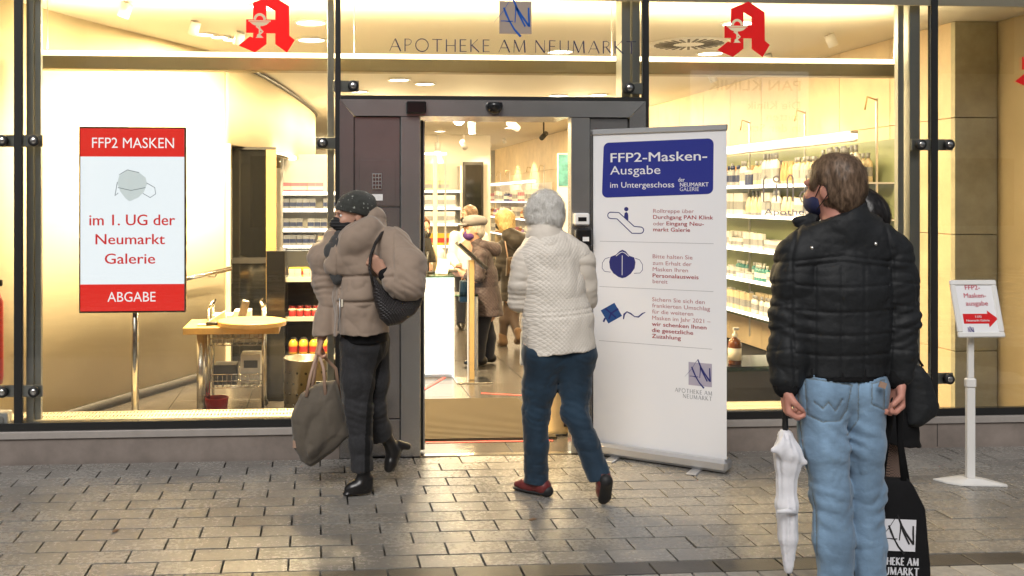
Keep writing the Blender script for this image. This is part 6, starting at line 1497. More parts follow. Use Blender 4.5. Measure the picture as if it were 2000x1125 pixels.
# ------------------------------------------------------------------ white-haired woman walking in
def white_woman():
    F = Figure(1088, 5.42, 'white haired woman in cream quilted jacket and dark jeans walking into the shop'); Q, R = F.Q, F.R
    hc = Q(1063, 421, 0.05); fdir = (-0.42, 0.9, 0)
    B = F.solid(990, 1212, 370, 990, -0.36, 0.45, 0.0065)
    fd, sd = head(B, hc, fdir); Rm = np.stack([fd, sd, UP], 1)
    B.chain([(Q(1070, 480), .055), (Q(1082, 560), .075), (Q(1092, 660), .08)], 0.03)
    for pts in ([(1026, 510, 0), (1016, 588, .02), (1045, 590, .25)], [(1138, 510, 0), (1146, 585, .03), (1130, 575, .26)]): B.chain([(Q(*p), (.04, .033, .026)[i]) for i, p in enumerate(pts)], 0.02)
    hand(B, Q(1050, 590, .27), (0.4, 0.9, 0), (0, 0, -1), (0.9, -0.4, 0), 0.95, 0.7); hand(B, Q(1125, 574, .28), (-0.5, 0.85, 0), (0, 0, -1), (-0.85, -0.5, 0), 0.95, 0.7)
    for pts in ([(1062, 690, .0), (1049, 800, .0), (1052, 935, -.02)], [(1126, 690, .0), (1122, 800, -.06), (1178, 935, -.24)]): B.chain([(Q(*p), (.05, .035, .028)[i]) for i, p in enumerate(pts)], 0.03)
    B.mesh('body', 'skin', F.e)
    Hs = F.solid(1012, 1110, 365, 460, -0.12, 0.22, 0.0045)
    Hs.ell(hc + UP * .030 - fd * .010, (.106, .091, .104), 0.01, Rm); Hs.ell(hc - UP * .03 - fd * .036, (.074, .080, .076), 0.03, Rm); Hs.ell(hc + UP * .005 + sd * 0.045 - fd * .01, (.064, .054, .080), 0.03, Rm)
    Hs.cap(hc + fd * .16 - UP * .03, hc + fd * .11 - UP * .03, .09, .06, 0.02, sub=True)
    Hs.disp(lambda P: 0.009 * vnoise(P, 30, 2) + 0.007 * np.sin(P[:, 0] * 90 + 5 * vnoise(P, 18, 4)) * vnoise(P, 22, 8) + 0.003 * vnoise(P, 75, 6))
    ho = Hs.mesh('hair', 'hair_white', F.e)
    add_strands(ho, *strands(Hs.P, Hs.F, np.ones(len(Hs.P), bool), lambda p, n: np.stack([np.sin(p[:, 2] * 60 + p[:, 0] * 40), np.cos(p[:, 0] * 55), -0.7 + 0.8 * np.sin(p[:, 0] * 70 + p[:, 2] * 45)], 1), 13000, 0.036, 0.0016, 3, 0.014, 0.6))
    # quilted jacket
    fy = ((0, 1, 0), 1.32)
    J = F.solid(985, 1180, 440, 705, -0.26, 0.36, 0.006)
    J.chain(F.C([(1072, 500, 56), (1082, 560, 60), (1090, 630, 67), (1094, 720, 73)]), 0.03, flat=fy); J.chain(F.C([(1032, 506, 28), (1072, 478, 30), (1128, 500, 28)]), 0.04, flat=((0, 1, 0), 1.1))
    a, b = Q(1022, 693), Q(1165, 677); J.cut(a, v3((b - a)[2], 0, -(b - a)[0])); fo = folds(41, 0.011, 9, (1.1, 1.1, .8))
    jc = lambda P: fo(P) - 0.005 * sum(np.exp(-((P[:, 2] - Q(0, y)[2] - P[:, 0] * .08) / 0.006) ** 2) for y in (604, 613))
    J.disp(jc); J.mesh('jacket', 'cream_quilt', F.e)
    A = F.solid(985, 1180, 440, 640, -0.2, 0.42, 0.006)
    A.chain(F.C([(1026, 510, 27), (1016, 555, 23, .0), (1014, 588, 21, .03), (1048, 592, 18, .20)]), 0.02); A2 = A.copy(); A.chain(F.C([(1136, 510, 27), (1143, 560, 22, .02), (1144, 586, 20, .05), (1128, 576, 18, .22)]), 0.02)
    A.disp(lambda P: folds(44, .010, 10)(P) + creases(P, Q(1015, 580, .03), (0, 0, 1), amp=.006, spread=.07, pitch=.03)); A.mesh('sleeves', 'cream_plain', F.e) if False else None
    Al = Solid.copy(A); Al.cut(Q(1085, 550), (1, 0, 0)); Al.mesh('sleeve', 'cream_plain', F.e); Ar = Solid.copy(A); Ar.cut(Q(1085, 550), (-1, 0, 0)); Ar.mesh('sleeve', 'cream_plain', F.e)
    Cc = F.solid(1015, 1112, 435, 500, -0.14, 0.2, 0.005); Cc.chain(F.C([(1063, 447, 33, .03), (1064, 462, 36, .02), (1068, 482, 42, .01)]), 0.02); Cc.cap(Q(1063, 430, .03), Q(1063, 462, .03), .082, .082, 0.0, sub=True); Cc.disp(folds(5, .004, 14)); Cc.mesh('collar', 'cream_plain', F.e)
    # jeans
    T = F.solid(1005, 1210, 655, 955, -0.36, 0.2, 0.005)
    T.chain(F.C([(1066, 690, 44), (1120, 688, 44)]), 0.04, flat=((0, 1, 0), 1.05)); T.chain(F.C([(1062, 700, 40), (1053, 760, 31, .0), (1047, 805, 26, .01), (1047, 870, 23, -.01), (1048, 945, 24, -.02)]), 0.03); T.chain(F.C([(1124, 700, 39), (1124, 760, 29, -.03), (1122, 805, 25, -.06), (1146, 865, 22, -.14), (1177, 945, 22, -.24)]), 0.03)
    T.cut(Q(1090, 668), (0, 0, 1)); X, Y, Z = np.meshgrid(*T.ax, indexing='ij', sparse=True)
    zl, zr = Q(1050, 942, -.02)[2], Q(1175, 932, -.24)[2]; T.D = np.maximum(T.D, np.where(X < Q(1095, 900)[0], zl - Z, zr - Z + (X - Q(1175, 0, -.24)[0]) * 0.35))
    T.disp(lambda P: folds(51, .008, 12, (.9, .9, 1.2))(P) + creases(P, Q(1047, 808), (.3, 0, 1), amp=.003, spread=.09, pitch=.035) + creases(P, Q(1124, 806, -.06), (.4, 0, 1), amp=.0035, spread=.09, pitch=.035) + creases(P, Q(1050, 925), (0, 0, 1), amp=.005, spread=.06, pitch=.026))
    def den(P):
        x, y = F.pxy(P); c = np.ones((len(P), 3), np.float32); f = np.clip(vnoise(P, 6, 3) * .5 + .5, 0, 1)[:, None]; c *= 0.8 + 0.55 * f
        c[np.abs(x - np.interp(y, [690, 800, 940], [1026, 1022, 1028])) < 2] *= 0.5; return c
    T.mesh('jeans', 'dark_denim', F.e, color=den)
    for nm, ank, heel, toe, r in (('shoe', (1050, 932, -.02), (1068, 962, -.06), (1002, 950, .07), .036), ('shoe', (1176, 928, -.24), (1186, 945, -.30), (1180, 985, -.20), .036)):
        s = F.solid(990, 1215, 905, 1000, -0.42, 0.2, 0.005); h_, t_ = Q(*heel), Q(*toe)
        if ank[0] < 1100: h_[2] = t_[2] = 0.012
        d_, n_ = boot(s, Q(*ank), h_, t_, r); s.mesh(nm, 'shoe_red', F.e)
        so = F.solid(990, 1215, 905, 1000, -0.42, 0.2, 0.005); so.chain([(h_ + d_ * .02 + n_ * .004, .035), (h_ + d_ * .12 + n_ * .003, .036), (t_ - d_ * .035 + n_ * .003, .034)], 0.01, flat=(n_, 2.6)); so.cap(h_ - d_ * .002 + n_ * .02, h_ + d_ * .02 + n_ * .045, .034, .024, 0.01); so.mesh('sole', 'sole_black', F.e)
    hb_ = thing('grey_handbag', F.loc, 'light grey handbag held in front of the white haired woman', 'bag', rz=-YAW); gbm = cloth('grey_leather', (0.42, 0.41, 0.39), rough=0.5)
    G_ = F.solid(1000, 1060, 630, 725, 0.1, 0.42, 0.006); G_.poly([tuple(Q(x, y, .24)[[0, 2]]) for x, y in ((1018, 648), (1050, 650), (1052, 712), (1016, 714))], 0.25, 0.03, 0.015, 0, .02); G_.mesh('body', 'grey_leather', hb_); MB().tube([Q(1030, 648, .24), Q(1035, 615, .27), Q(1048, 598, .28)], .004, n=6).build('handle', 'black', hb_)
white_woman()

# ------------------------------------------------------------------ man in the black jacket seen from behind
def dark_man():
    F = Figure(1645, 3.42, 'man in black quilted jacket and light blue jeans seen from behind'); Q, R = F.Q, F.R
    hc = Q(1628, 368, 0.02); fdir = (-0.62, 0.78, 0)
    B = F.solid(1495, 1800, 300, 1300, -0.26, 0.30, 0.0065)
    fd, sd = head(B, hc, fdir, sc=0.92); Rm = np.stack([fd, sd, UP], 1)
    B.chain([(Q(1640, 440), .06), (Q(1645, 560), .075), (Q(1642, 740), .05)], 0.02)
    for pts in ([(1578, 508), (1548, 610), (1535, 750, -.03)], [(1720, 508), (1752, 610), (1752, 735, -.03)]): B.chain([(Q(*p), (.035, .033, .028)[i]) for i, p in enumerate(pts)], 0.02)
    for pts in ([(1610, 760), (1620, 980), (1635, 1240)], [(1690, 760), (1697, 980), (1702, 1240)]): B.chain([(Q(*p), (.042, .030, .024)[i]) for i, p in enumerate(pts)], 0.02)
    hand(B, Q(1533, 752, -.035), (0.06, -0.05, -1), (0.15, 0.95, 0.0), (0.95, -0.15, 0.05), 1.05, 0.9); hand(B, Q(1750, 738, -.035), (-0.05, -0.02, -1), (-0.25, 0.9, 0.0), (-0.9, -0.25, 0.0), 1.08, 0.8)
    B.mesh('body', 'skin_red', F.e)
    Hs = F.solid(1565, 1695, 300, 425, -0.18, 0.20, 0.004)
    Hs.ell(hc + UP * .032 - fd * .012, (.094, .079, .093), 0.01, Rm); Hs.ell(hc - UP * .018 - fd * .034, (.068, .072, .080), 0.03, Rm)
    Hs.cap(hc + fd * .17 - UP * .02, hc + fd * .125 + UP * .02, .11, .085, 0.015, sub=True)
    for s_ in (-1, 1): Hs.ell(hc + sd * s_ * .082 + fd * .014 - UP * .02, (.032, .026, .050), 0.01, Rm, sub=True)
    Hs.cut(hc - UP * .098 - fd * .08, -UP + fd * .5); Hs.disp(lambda P: 0.004 * vnoise(P * np.array((1, 1, .4), np.float32), 60, 2) + 0.003 * vnoise(P, 24, 7))
    ho = Hs.mesh('hair', 'hair_brown', F.e)
    crown = hc + UP * .13 - fd * .03
    def flow(p, n):
        d = p - crown; d[:, 2] -= 0.05; return d / np.maximum(np.linalg.norm(d, axis=1), 1e-6)[:, None] + np.array((0, 0, -0.5))
    add_strands(ho, *strands(Hs.P, Hs.F, np.ones(len(Hs.P), bool), flow, 15000, 0.026, 0.0011, 5, 0.005, 0.2))
    Mk = F.solid(1550, 1640, 370, 440, 0.0, 0.2, 0.004); Mk.ell(hc + fd * .032 - UP * .048, (.074, .061, .056), 0.0, Rm); Mk.cut(hc + fd * .1 - UP * .012, UP); Mk.cut(hc + fd * .022, -fd); Mk.mesh('face_mask', 'mask_blue', F.e)
    for s_ in (-1, 1): MB().tube([hc + fd * .03 + sd * s_ * .068 - UP * .03, hc + fd * .008 + sd * s_ * .073 + UP * .012, hc - fd * .016 + sd * s_ * .082 + UP * .008, hc - fd * .022 + sd * s_ * .080 - UP * .02, hc + fd * .028 + sd * s_ * .062 - UP * .075], .0018, n=5).build('mask_loop', 'mask_black', F.e)
    # jacket
    J = F.solid(1490, 1805, 385, 770, -0.22, 0.22, 0.0042); fy = ((0, 1, 0), 1.5)
    J.chain(F.C([(1645, 520, 88), (1645, 565, 98), (1643, 640, 93), (1640, 722, 88)]), 0.04, flat=fy); J.chain(F.C([(1562, 502, 42), (1606, 470, 42), (1645, 458, 44), (1692, 464, 42), (1736, 498, 42)]), 0.04, flat=((0, 1, 0), 1.0))
    J.cut(Q(1640, 728), (0.03, 0, -1))
    J.chain(F.C([(1564, 500, 43), (1553, 548, 42), (1548, 620, 39, .0), (1542, 690, 35, -.02), (1537, 738, 29, -.03)]), 0.025); J.chain(F.C([(1733, 498, 43), (1745, 548, 42), (1750, 620, 39), (1753, 690, 34, -.02), (1753, 726, 28, -.03)]), 0.025)
    J.chain(F.C([(1640, 412, 50, .02), (1641, 440, 62, .01)]), 0.02); p_, q_ = Q(1590, 434), Q(1684, 394); Cx = v3(-(q_ - p_)[2], 0, (q_ - p_)[0]); XX, YY, ZZ = np.meshgrid(*J.ax, indexing='ij', sparse=True); J.D = np.where((ZZ > Q(0, 446)[2]) & (np.abs(XX - Q(1641, 0)[0]) < .125), np.maximum(J.D, ((XX - p_[0]) * Cx[0] + (ZZ - p_[2]) * Cx[2]) / np.linalg.norm(Cx)), J.D); J.cap(Q(1634, 375, .03), Q(1636, 436, .02), .072, .076, 0.0, sub=True); J.cap(Q(1590, 405, .13), Q(1625, 425, .10), .05, .06, 0.01, sub=True)
    J.chain(F.C([(1556, 434, 9, .07), (1590, 424, 12, .05)]), 0.02); fo = folds(61, 0.009, 11, (1, 1, 1.1))
    def jd(P):
        x, y = F.pxy(P); d = fo(P); back = (P[:, 1] < 0.02); core = (np.abs(x - 1645) < 92) & back
        g = lambda t, w=3.2: np.exp(-(t / w) ** 2)
        for yy in (556, 605, 650, 690): d = d - core * .005 * g(y - yy - 6 * np.cos((x - 1645) / 60))
        d = d - core * .006 * g(y - (512 - 10 * np.abs(x - 1645) / 90 * -1), 3.5) - core * .005 * g(y - 500 - 10 * np.abs(x - 1645) / 90, 2.5)
        for xx in (1592, 1645, 1690): d = d - core * (y > 518) * .0045 * g(x - xx)
        sl = ~core & (y > 470)
        for yy in (500, 540, 585, 630, 672): d = d - sl * .0035 * g(y - yy - 0.10 * np.abs(x - 1645))
        d = d - back * (np.abs(x - 1645) > 80) * .006 * g(np.abs(x - 1645) - np.interp(y, [430, 500, 620, 730], [82, 98, 100, 92]), 3.5)
        return d
    J.disp(lambda P: jd(P) + creases(P, Q(1544, 625), (0.3, 0, 1), amp=.005, spread=.09, pitch=.04, seed=2) + creases(P, Q(1755, 622), (-.3, 0, 1), amp=.005, spread=.09, pitch=.034, seed=3), .03); J.mesh('jacket', 'black_nylon', F.e, smooth=0)
    K = F.solid(1495, 1800, 700, 790, -0.22, 0.2, 0.0055); K.chain(F.C([(1640, 715, 86), (1640, 745, 86)]), 0.02, flat=fy); K.cut(Q(1640, 737), (0, 0, -1)); K.cut(Q(1640, 705), (0, 0, 1)); K.chain(F.C([(1537, 735, 27, -.03), (1535, 754, 24, -.035)]), 0.01); K.chain(F.C([(1753, 722, 26, -.03), (1751, 738, 23, -.035)]), 0.01); K.disp(lambda P: .002 * np.sin(F.pxy(P)[0] * 1.4)); K.mesh('ribbed_cuffs', 'black_cotton', F.e) if False else None
    hemband = Solid.copy(K); hemband.cut(Q(1575, 0), (-1, 0, 0)); hemband.cut(Q(1722, 0), (1, 0, 0)); hemband.mesh('hem_band', 'black_cotton', F.e)
    for x_, s_ in ((1575, 1), (1722, -1)):
        c_ = Solid.copy(K); c_.cut(Q(x_, 0), (s_, 0, 0)); c_.mesh('cuff', 'black_cotton', F.e)
    for x_ in (1586, 1752 - 0): MB().lathe([(0, .006), (.006, .004), (.007, 0)], n=12, M=Matrix.Translation(Q(x_ if x_ < 1700 else 1710, 484 if x_ < 1700 else 476, -.135)) @ Matrix.Rotation(math.radians(90), 4, 'X')).build('snap', 'steel_bright', F.e)
    # jeans
    T = F.solid(1535, 1745, 715, 1290, -0.2, 0.18, 0.0042)
    T.chain(F.C([(1602, 758, 54), (1680, 756, 52)]), 0.04, flat=((0, 1, 0), 0.95)); T.chain(F.C([(1602, 790, 49), (1610, 870, 42), (1622, 960, 36, .01), (1629, 1060, 34, .0), (1634, 1180, 33), (1638, 1275, 34)]), 0.03); T_b = T; T = F.solid(1535, 1745, 715, 1290, -0.2, 0.18, 0.0042); T.chain(F.C([(1662, 770, 46), (1682, 770, 48)]), 0.03); T.chain(F.C([(1682, 790, 45), (1689, 870, 36), (1693, 960, 31, .01), (1696, 1060, 30), (1700, 1180, 30), (1702, 1275, 32)]), 0.025); hh = np.clip(.5 + .5 * (T.D - T_b.D) / .006, 0, 1); T.D = T.D * (1 - hh) + T_b.D * hh - .006 * hh * (1 - hh)
    T.cut(Q(1640, 726), (0, 0, 1)); T.cut((0, 0, 0.03), (0, 0, -1)); fo2f = folds(71, .0075, 12, (1.1, 1.1, .9)); fo2 = lambda P: fo2f(P) + (creases(P, Q(1612, 985), (.35, 0, 1), amp=.003, spread=.13, pitch=.05, seed=6) + creases(P, Q(1696, 985), (-.3, 0, 1), amp=.003, spread=.13, pitch=.05, seed=7)) * np.clip(vnoise(P, 11, 21) + .35, 0, 1) + creases(P, Q(1645, 840), (.6, 0, 1), amp=.006, spread=.09, pitch=.045, seed=8)
    pock = [((1572, 738), (1664, 752), (1654, 800), (1640, 822), (1606, 824), (1577, 810)), ((1703, 750), (1727, 742), (1727, 800), (1703, 790))]
    def seg(x, y, a, b):
        ex, ey = b[0] - a[0], b[1] - a[1]; t = np.clip(((x - a[0]) * ex + (y - a[1]) * ey) / (ex * ex + ey * ey), 0, 1); return np.hypot(x - a[0] - t * ex, y - a[1] - t * ey)
    def lines(x, y):
        d = np.full(len(x), 99.0)
        for pk in pock:
            for a, b in zip(pk, pk[1:] + pk[:1]): d = np.minimum(d, seg(x, y, a, b))
        for a, b in (((1560, 737), (1730, 733)), ((1677, 740), (1676, 820)), ((1676, 820), (1655, 850)), ((1556, 745), (1566, 860)), ((1566, 860), (1594, 1000)), ((1594, 1000), (1598, 1240)), ((1590, 785), (1607, 798)), ((1607, 798), (1618, 785)), ((1618, 785), (1632, 803)), ((1632, 803), (1645, 780))): d = np.minimum(d, seg(x, y, a, b))
        return d
    def jn(P):
        x, y = F.pxy(P); d = fo2(P) * np.clip((y - 740) / 120, .25, 1) + 0
        return d - (P[:, 1] < 0) * .005 * np.exp(-(lines(x, y) / 2.2) ** 2)
    T.disp(jn)
    def jcol(P):
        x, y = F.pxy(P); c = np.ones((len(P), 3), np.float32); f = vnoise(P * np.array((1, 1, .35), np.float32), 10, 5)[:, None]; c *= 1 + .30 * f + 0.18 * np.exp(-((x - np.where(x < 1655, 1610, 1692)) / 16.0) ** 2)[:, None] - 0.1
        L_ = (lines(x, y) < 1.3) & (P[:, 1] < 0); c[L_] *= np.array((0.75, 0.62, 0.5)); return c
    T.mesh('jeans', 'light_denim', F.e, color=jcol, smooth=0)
    MB().box(-.012, .012, -.002, .002, -.010, .010, M=Matrix.Translation(Q(1724, 752, -.125)) @ Matrix.Rotation(.35, 4, 'Y')).build('leather_patch', 'strap_tan', F.e)
    for x_ in (1636, 1702):
        s = Solid((Q(x_, 0)[0] - .12, -0.22, -.01), (Q(x_, 0)[0] + .12, 0.25, .16), .006); c_ = Q(x_, 0); boot(s, (c_[0], -.02, .12), (c_[0], -.10, .012), (c_[0] + (-.05 if x_ < 1650 else .03), .18, .012), .042); s.cut((0, 0, 0.001), (0, 0, -1)); s.mesh('shoe', 'boot_black', F.e)
    # umbrella in the left hand
    U = Figure(1535, 3.40, '', name='umbrella'); U.e['label'] = 'closed white umbrella with black handle held by the man'; U.e['category'] = 'umbrella'
    Uq = U.Q; MB().tube([Uq(1532, 752, .01), Uq(1533, 800, .01), Uq(1534, 848, .01)], .010, n=10).build('handle', 'black', U.e); MB().tube([Uq(1534, 845, .01), Uq(1540, 1120, .01), Uq(1540, 1128, .01)], [.005, .005, .003], n=8).build('shaft', 'black', U.e)
    Cn = U.solid(1495, 1585, 840, 1120, -0.12, 0.14, .005); Cn.chain(U.C([(1534, 852, 13, .01), (1538, 884, 24, .01), (1538, 905, 22, .01), (1536, 945, 16, .01), (1537, 985, 19, .01), (1539, 1050, 16, .01), (1540, 1112, 7, .01)]), .012)
    Cn.chain(U.C([(1530, 875, 12, -.02), (1509, 880, 3, -.03)]), .012, flat=((0, 0, 1), 0.6)); Cn.chain(U.C([(1545, 888, 12, -.02), (1571, 903, 3, -.02)]), .012)
    ax0 = Uq(1536, 900, .01)
    def ufold(P):
        th = np.arctan2(P[:, 1] - .01, P[:, 0] - np.interp(-P[:, 2], [-Uq(0, 852)[2], -Uq(0, 1112)[2]], [Uq(1535, 0)[0], Uq(1540, 0)[0]])); return .0035 * np.abs(np.sin(th * 4 + P[:, 2] * 5)) + .002 * np.sin(th * 11 - P[:, 2] * 8)
    Cn.disp(ufold); Cn.mesh('canopy', 'umbrella_white', U.e); MB().tube([Uq(1518, 1000, -.04), Uq(1537, 998, -.052), Uq(1556, 1002, -.03)], .004, n=6, flat=2).build('closing_band', 'umbrella_white', U.e)
    # black cotton tote in the right hand
    tt = thing('tote_bag', F.loc, 'black cotton tote bag with white logo square and APOTHEKE AM NEUMARKT lettering', 'bag', rz=-YAW)
    dv = .06; V = F.solid(1690, 1825, 920, 1215, -.08, .2, .0055)
    V.poly([tuple(Q(x, y, dv)[[0, 2]]) for x, y in ((1715, 932), (1770, 932), (1780, 945), (1803, 990), (1812, 1090), (1818, 1205), (1690, 1205), (1696, 1000), (1700, 950))], dv, .022, .015, 0, .018)
    V.disp(lambda P: folds(15, .006, 7, (1, 1, .4))(P) * (P[:, 1] > dv)); V.mesh('body', 'black_cotton', tt)
    hx = Q(1750, 772, -.03)
    for s_, x0, x1 in ((-1, 1714, 1766), (1, 1722, 1772)):
        yy = dv + s_ * .022; MB().tube([Q(x0, 940, yy), Q(1732, 860, yy), hx + v3(-.012, s_ * .01, -.01), hx + v3(0, s_ * .01, .004), hx + v3(.012, s_ * .01, -.01), Q(1758, 860, yy), Q(x1, 945, yy)], .011, n=8, flat=.25, side=(0, 1, 0)).build('handle', 'black_cotton', tt)
    yo = dv - .0435; U_ = Vector((1, 0, -0.04)).normalized(); W_ = Vector((0.04, 0, 1)).normalized(); N_ = Vector((0, -1, 0))
    mat('print_white', (0.70, 0.70, 0.74), rough=0.7); mat('print_black', (0.014, 0.014, 0.016), rough=0.8)
    o_ = Q(1725, 1075, yo); logo(tt, (Vector(o_), U_, W_, N_), Q(1787, 1075, yo)[0] - o_[0], 'print_white', 'print_black', 0, .0012)
    for bd, xa, yb, xb in (('APOTHEKE AM', 1690, 1101, 1793), ('NEUMARKT', 1706, 1121, 1794)):
        p = Q(xa, yb, yo); q = Q(xb, yb, yo); capitals('tote_capitals', bd, (Vector(p), U_, W_, N_), .026, q[0] - p[0], .0052, 'print_white', tt, 0, .0012, gap=.22)
dark_man()

# ------------------------------------------------------------------ companion mostly hidden behind the man
def companion():
    F = Figure(1700, 4.25, 'dark haired person in black coat and tweed trousers hidden behind the man'); Q, R = F.Q, F.R
    hc = Q(1674, 425, 0.0); fdir = (-0.5, 0.86, 0)
    B = F.solid(1600, 1830, 370, 1115, -.25, .3, .008); fd, sd = head(B, hc, fdir); Rm = np.stack([fd, sd, UP], 1)
    B.chain([(Q(1690, 500), .07), (Q(1700, 640), .11), (Q(1705, 760), .11)], .03)
    for pts in ([(1625, 520), (1618, 620), (1625, 720)], [(1752, 520), (1765, 620), (1760, 720)]): B.chain([(Q(*p), (.04, .035, .028)[i]) for i, p in enumerate(pts)], .02); hand(B, Q(*pts[-1]), (0, 0, -1), (0, 1, 0), (1 if pts[0][0] < 1700 else -1, 0, 0), .95, .5)
    for pts in ([(1680, 800), (1684, 930), (1686, 1080)], [(1735, 800), (1740, 930), (1745, 1080)]): B.chain([(Q(*p), (.042, .03, .024)[i]) for i, p in enumerate(pts)], .02)
    B.mesh('body', 'skin', F.e)
    H = F.solid(1620, 1730, 370, 520, -.2, .2, .006); H.ell(hc + UP * .02 - fd * .012, (.112, .096, .115), .01, Rm); H.chain([(hc - fd * .05, .085), (hc - fd * .06 - UP * .13, .07)], .03); H.cap(hc + fd * .17 - UP * .03, hc + fd * .12, .09, .075, .02, sub=True); H.disp(lambda P: .004 * vnoise(P * np.array((1, 1, .2), np.float32), 50, 1))
    ho = H.mesh('hair', 'hair_black', F.e); add_strands(ho, *strands(H.P, H.F, np.ones(len(H.P), bool), lambda p, n: np.tile(np.array((0, 0, -1.0)), (len(p), 1)), 1200, .05, .003, 9, .003, .15))
    J = F.solid(1590, 1840, 470, 885, -.25, .3, .007); J.chain(F.C([(1695, 530, 62), (1702, 640, 60), (1712, 760, 64), (1722, 880, 72)]), .04, flat=((0, 1, 0), 1.3)); J.cut(Q(1760, 862), (-.12, 0, -1)); J.chain(F.C([(1640, 525, 26), (1622, 620, 24), (1626, 715, 20)]), .02); J.chain(F.C([(1750, 525, 26), (1765, 620, 24), (1762, 715, 20)]), .02); J.disp(folds(81, .008, 7)); J.mesh('coat', 'black_cotton', F.e)
    T = F.solid(1640, 1790, 830, 1110, -.2, .25, .007); T.chain(F.C([(1684, 850, 26), (1686, 950, 20), (1686, 1085, 17)]), .02); T.cut((0, 0, .06), (0, 0, -1)); T2 = F.solid(1640, 1790, 830, 1110, -.2, .25, .007); T2.chain(F.C([(1735, 850, 26), (1741, 930, 18), (1745, 1085, 16)]), .02); T2.cut((0, 0, .06), (0, 0, -1)); T.D = np.minimum(T.D, T2.D); T.disp(folds(83, .005, 9)); T.mesh('trousers', 'tweed', F.e)
    for x_ in (1686, 1745): c_ = Q(x_, 0); s = Solid((c_[0] - .1, -.2, -.01), (c_[0] + .1, .25, .14), .007); boot(s, (c_[0], 0, .1), (c_[0], -.07, .012), (c_[0] - .03, .16, .012), .036); s.cut((0, 0, .001), (0, 0, -1)); s.mesh('shoe', 'boot_black', F.e)
    bg = thing('black_handbag', F.loc, 'large black leather handbag hanging behind the man at his right side', 'bag', rz=-YAW); dv = -.08
    V = F.solid(1755, 1845, 690, 850, -.2, .1, .006); V.poly([tuple(Q(x, y, dv)[[0, 2]]) for x, y in ((1768, 712), (1795, 712), (1812, 735), (1829, 790), (1822, 812), (1790, 832), (1764, 828))], dv, .03, .02, 0, .04); V.disp(folds(85, .008, 8)); V.mesh('body', 'black_nylon', bg)
    MB().tube([Q(1772, 718, dv), Q(1768, 690, dv), Q(1760, 600, dv - .03), Q(1752, 520, -.07), Q(1740, 498, 0)], .010, n=8, flat=.4).build('strap', 'black', bg); MB().tube([Q(1785, 715, dv - .02), Q(1792, 698, dv - .02), Q(1802, 715, dv - .02)], .006, n=6).build('handle', 'black', bg)
companion()

